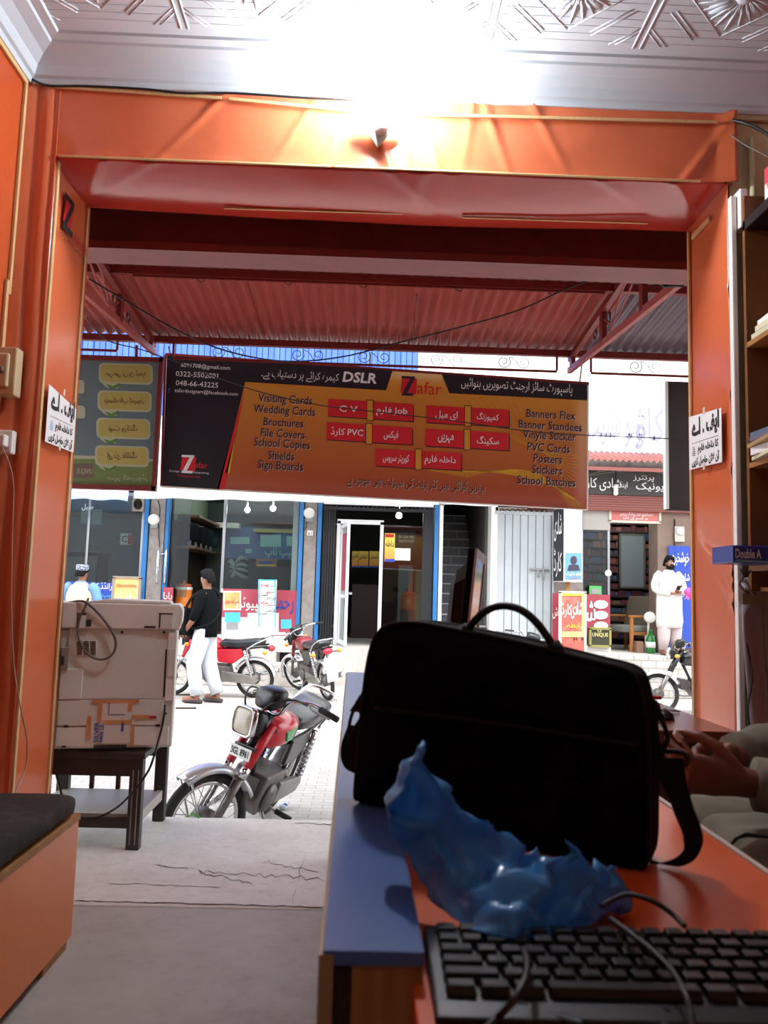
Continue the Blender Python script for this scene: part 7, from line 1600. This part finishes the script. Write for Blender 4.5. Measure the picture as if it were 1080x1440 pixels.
# ================================================================== right hand shelves and what lies on them
sh = thing('shelf_unit', 'brown open shelf unit along the right wall at the picture edge', 'shelves', (1.64, 2.5, 1.1))
shw = mat('tan_shelf_wood', '#a8743c', .5, wave=(2.5, '#8a5a2a', .4, 'X', 3)); shd = mat('brown_shelf_panel', '#7a4a24', .5, noise=(4, '#653a1c', .5))
SXF = 1.448
MB().box(SXF, 1.85, 2.955, 2.975, 1.15, 2.70, shd).build('end_panel', sh); MB().box(1.835, 1.855, 1.9, 2.955, 1.15, 2.70, shd).build('back_panel', sh)
for z in (1.245, 1.635, 2.105): MB().box(SXF, 1.834, 1.9, 2.954, z-.02, z, shw).build('shelf_board', sh)
MB().box(SXF-.0, 1.85, 1.9, 2.975, 2.56, 2.60, black).build('shelf_top', sh); MB().box(SXF+.03, 1.834, 1.9, 2.954, 1.15, 1.165, shw).build('shelf_board', sh)
rs = random.Random(11)
def sheets(cx, cy, z, w_, d_, n, mats, grp, labels, rot=.1, bend=.0):
    for k in range(n):
        th_ = rs.uniform(.012, .028); o = MB()
        nx_ = 8; f = lambda u, v, t_: V((-w_/2+w_*u, -d_/2+d_*v, t_*th_+bend*(1-u)**2*.6+.003*nz(u*3, v*3, k)))
        o.grid(lambda u, v: f(u, v, 0), nx_, 3, mats[k % len(mats)]); o.grid(lambda u, v: f(u, v, 1), nx_, 3, mats[k % len(mats)])
        for vv in (0, 1): o.grid(lambda u, v: f(u, vv, v), nx_, 1, mats[k % len(mats)])
        for uu in (0, 1): o.grid(lambda u, v: f(uu, u, v), 3, 1, mats[k % len(mats)])
        q = o.build('paper_stack' if 'folder' not in grp else 'folder'); q.location = (cx+rs.uniform(-.012, .012), cy+rs.uniform(-.02, .02), z+.001); q.rotation_euler = (0, 0, rs.uniform(-rot, rot))
        tag(q, labels[k], 'papers' if 'folder' not in grp else 'folder', grp); z += th_+.002+bend*.02
ppg = mat('greenish_white_paper', '#c8c6a8', .8); ppw = mat('white_paper'); ppb = mat('grey_blue_folder', '#5a6a80', .5); ppp = mat('purple_grey_folder', '#6f6678', .5); env = mat('tan_envelope', '#a88a5c', .7); pcr = mat('cream_paper', '#d8cfae', .8)
sheets(1.60, 2.78, 2.105, .30, .26, 3, [ppg, pcr, ppw], 'paper stacks on the high shelf', ['pale green paper stack on the high shelf, bottom of three', 'cream paper stack on the high shelf, middle of three', 'white paper stack on the high shelf, topmost of three'], .12)
sheets(1.575, 2.78, 1.635, .32, .22, 5, [pcr, ppw, env, ppp, ppb], 'folders and envelopes on the middle shelf', ['cream papers at the bottom of the folder pile on the middle shelf', 'white papers jutting out low in the folder pile on the middle shelf', 'tan envelope in the middle of the folder pile on the middle shelf', 'purple-grey folder near the top of the pile on the middle shelf', 'grey-blue folder on top of the pile on the middle shelf'], .16)
sheets(1.63, 2.78, 1.165, .24, .24, 2, [ppw, pcr], 'paper stacks on the low shelf', ['white paper stack under the blue ream, lower one', 'cream paper stack under the blue ream, upper one'], .06)
rm = thing('paper_ream', 'blue wrapped ream of paper with white lettering jutting from the right shelf', 'paper ream', (1.48, 2.86, 1.246))
MB().box(1.297, 1.66, 2.78, 2.95, 1.246, 1.308, mat('blue_ream_wrap', '#2b3a8c', .35)).build('wrapped_block', rm, bevel=.004)
m = MB(); m.text('Double A', (1.352, 2.778, 1.279), (1, 0, 0), (0, 0, 1), white, w=.092, h=.034, bold=.02); m.poly([(1.299, 2.7785, 1.248), (1.62, 2.7785, 1.248), (1.31, 2.7785, 1.258)], mat('pale_blue_print')); m.build('lettering', rm)
bx2 = MB(); bx2.box(1.50, 1.75, 2.62, 2.9, 2.602, 2.78, mat('red_white_carton', '#c23a4a', .6, noise=(5, '#ece6e2', .9, .5, .52))); tag(bx2.build('carton', bevel=.004), 'red and white carton on top of the right shelf unit', 'box')
cable([P(1050, 905, 2.98), P(1058, 950, 2.97), P(1052, 1000, 2.97), P(1060, 1050, 2.97)], .003, 'thin dark lead hanging down the white sheet at right')
cable([P(1041, 800, 2.95), P(1048, 812, 2.93), P(1056, 802, 2.95), P(1040, 822, 2.95), P(1054, 835, 2.95)], .0022, 'tangled thin lead around the white corner strip at right')
m = MB(); m.box(1.56, 1.86, 3.0, 3.02, 0, 1.14, mat('red_flex_wall')); struct(m, 'trim_11')
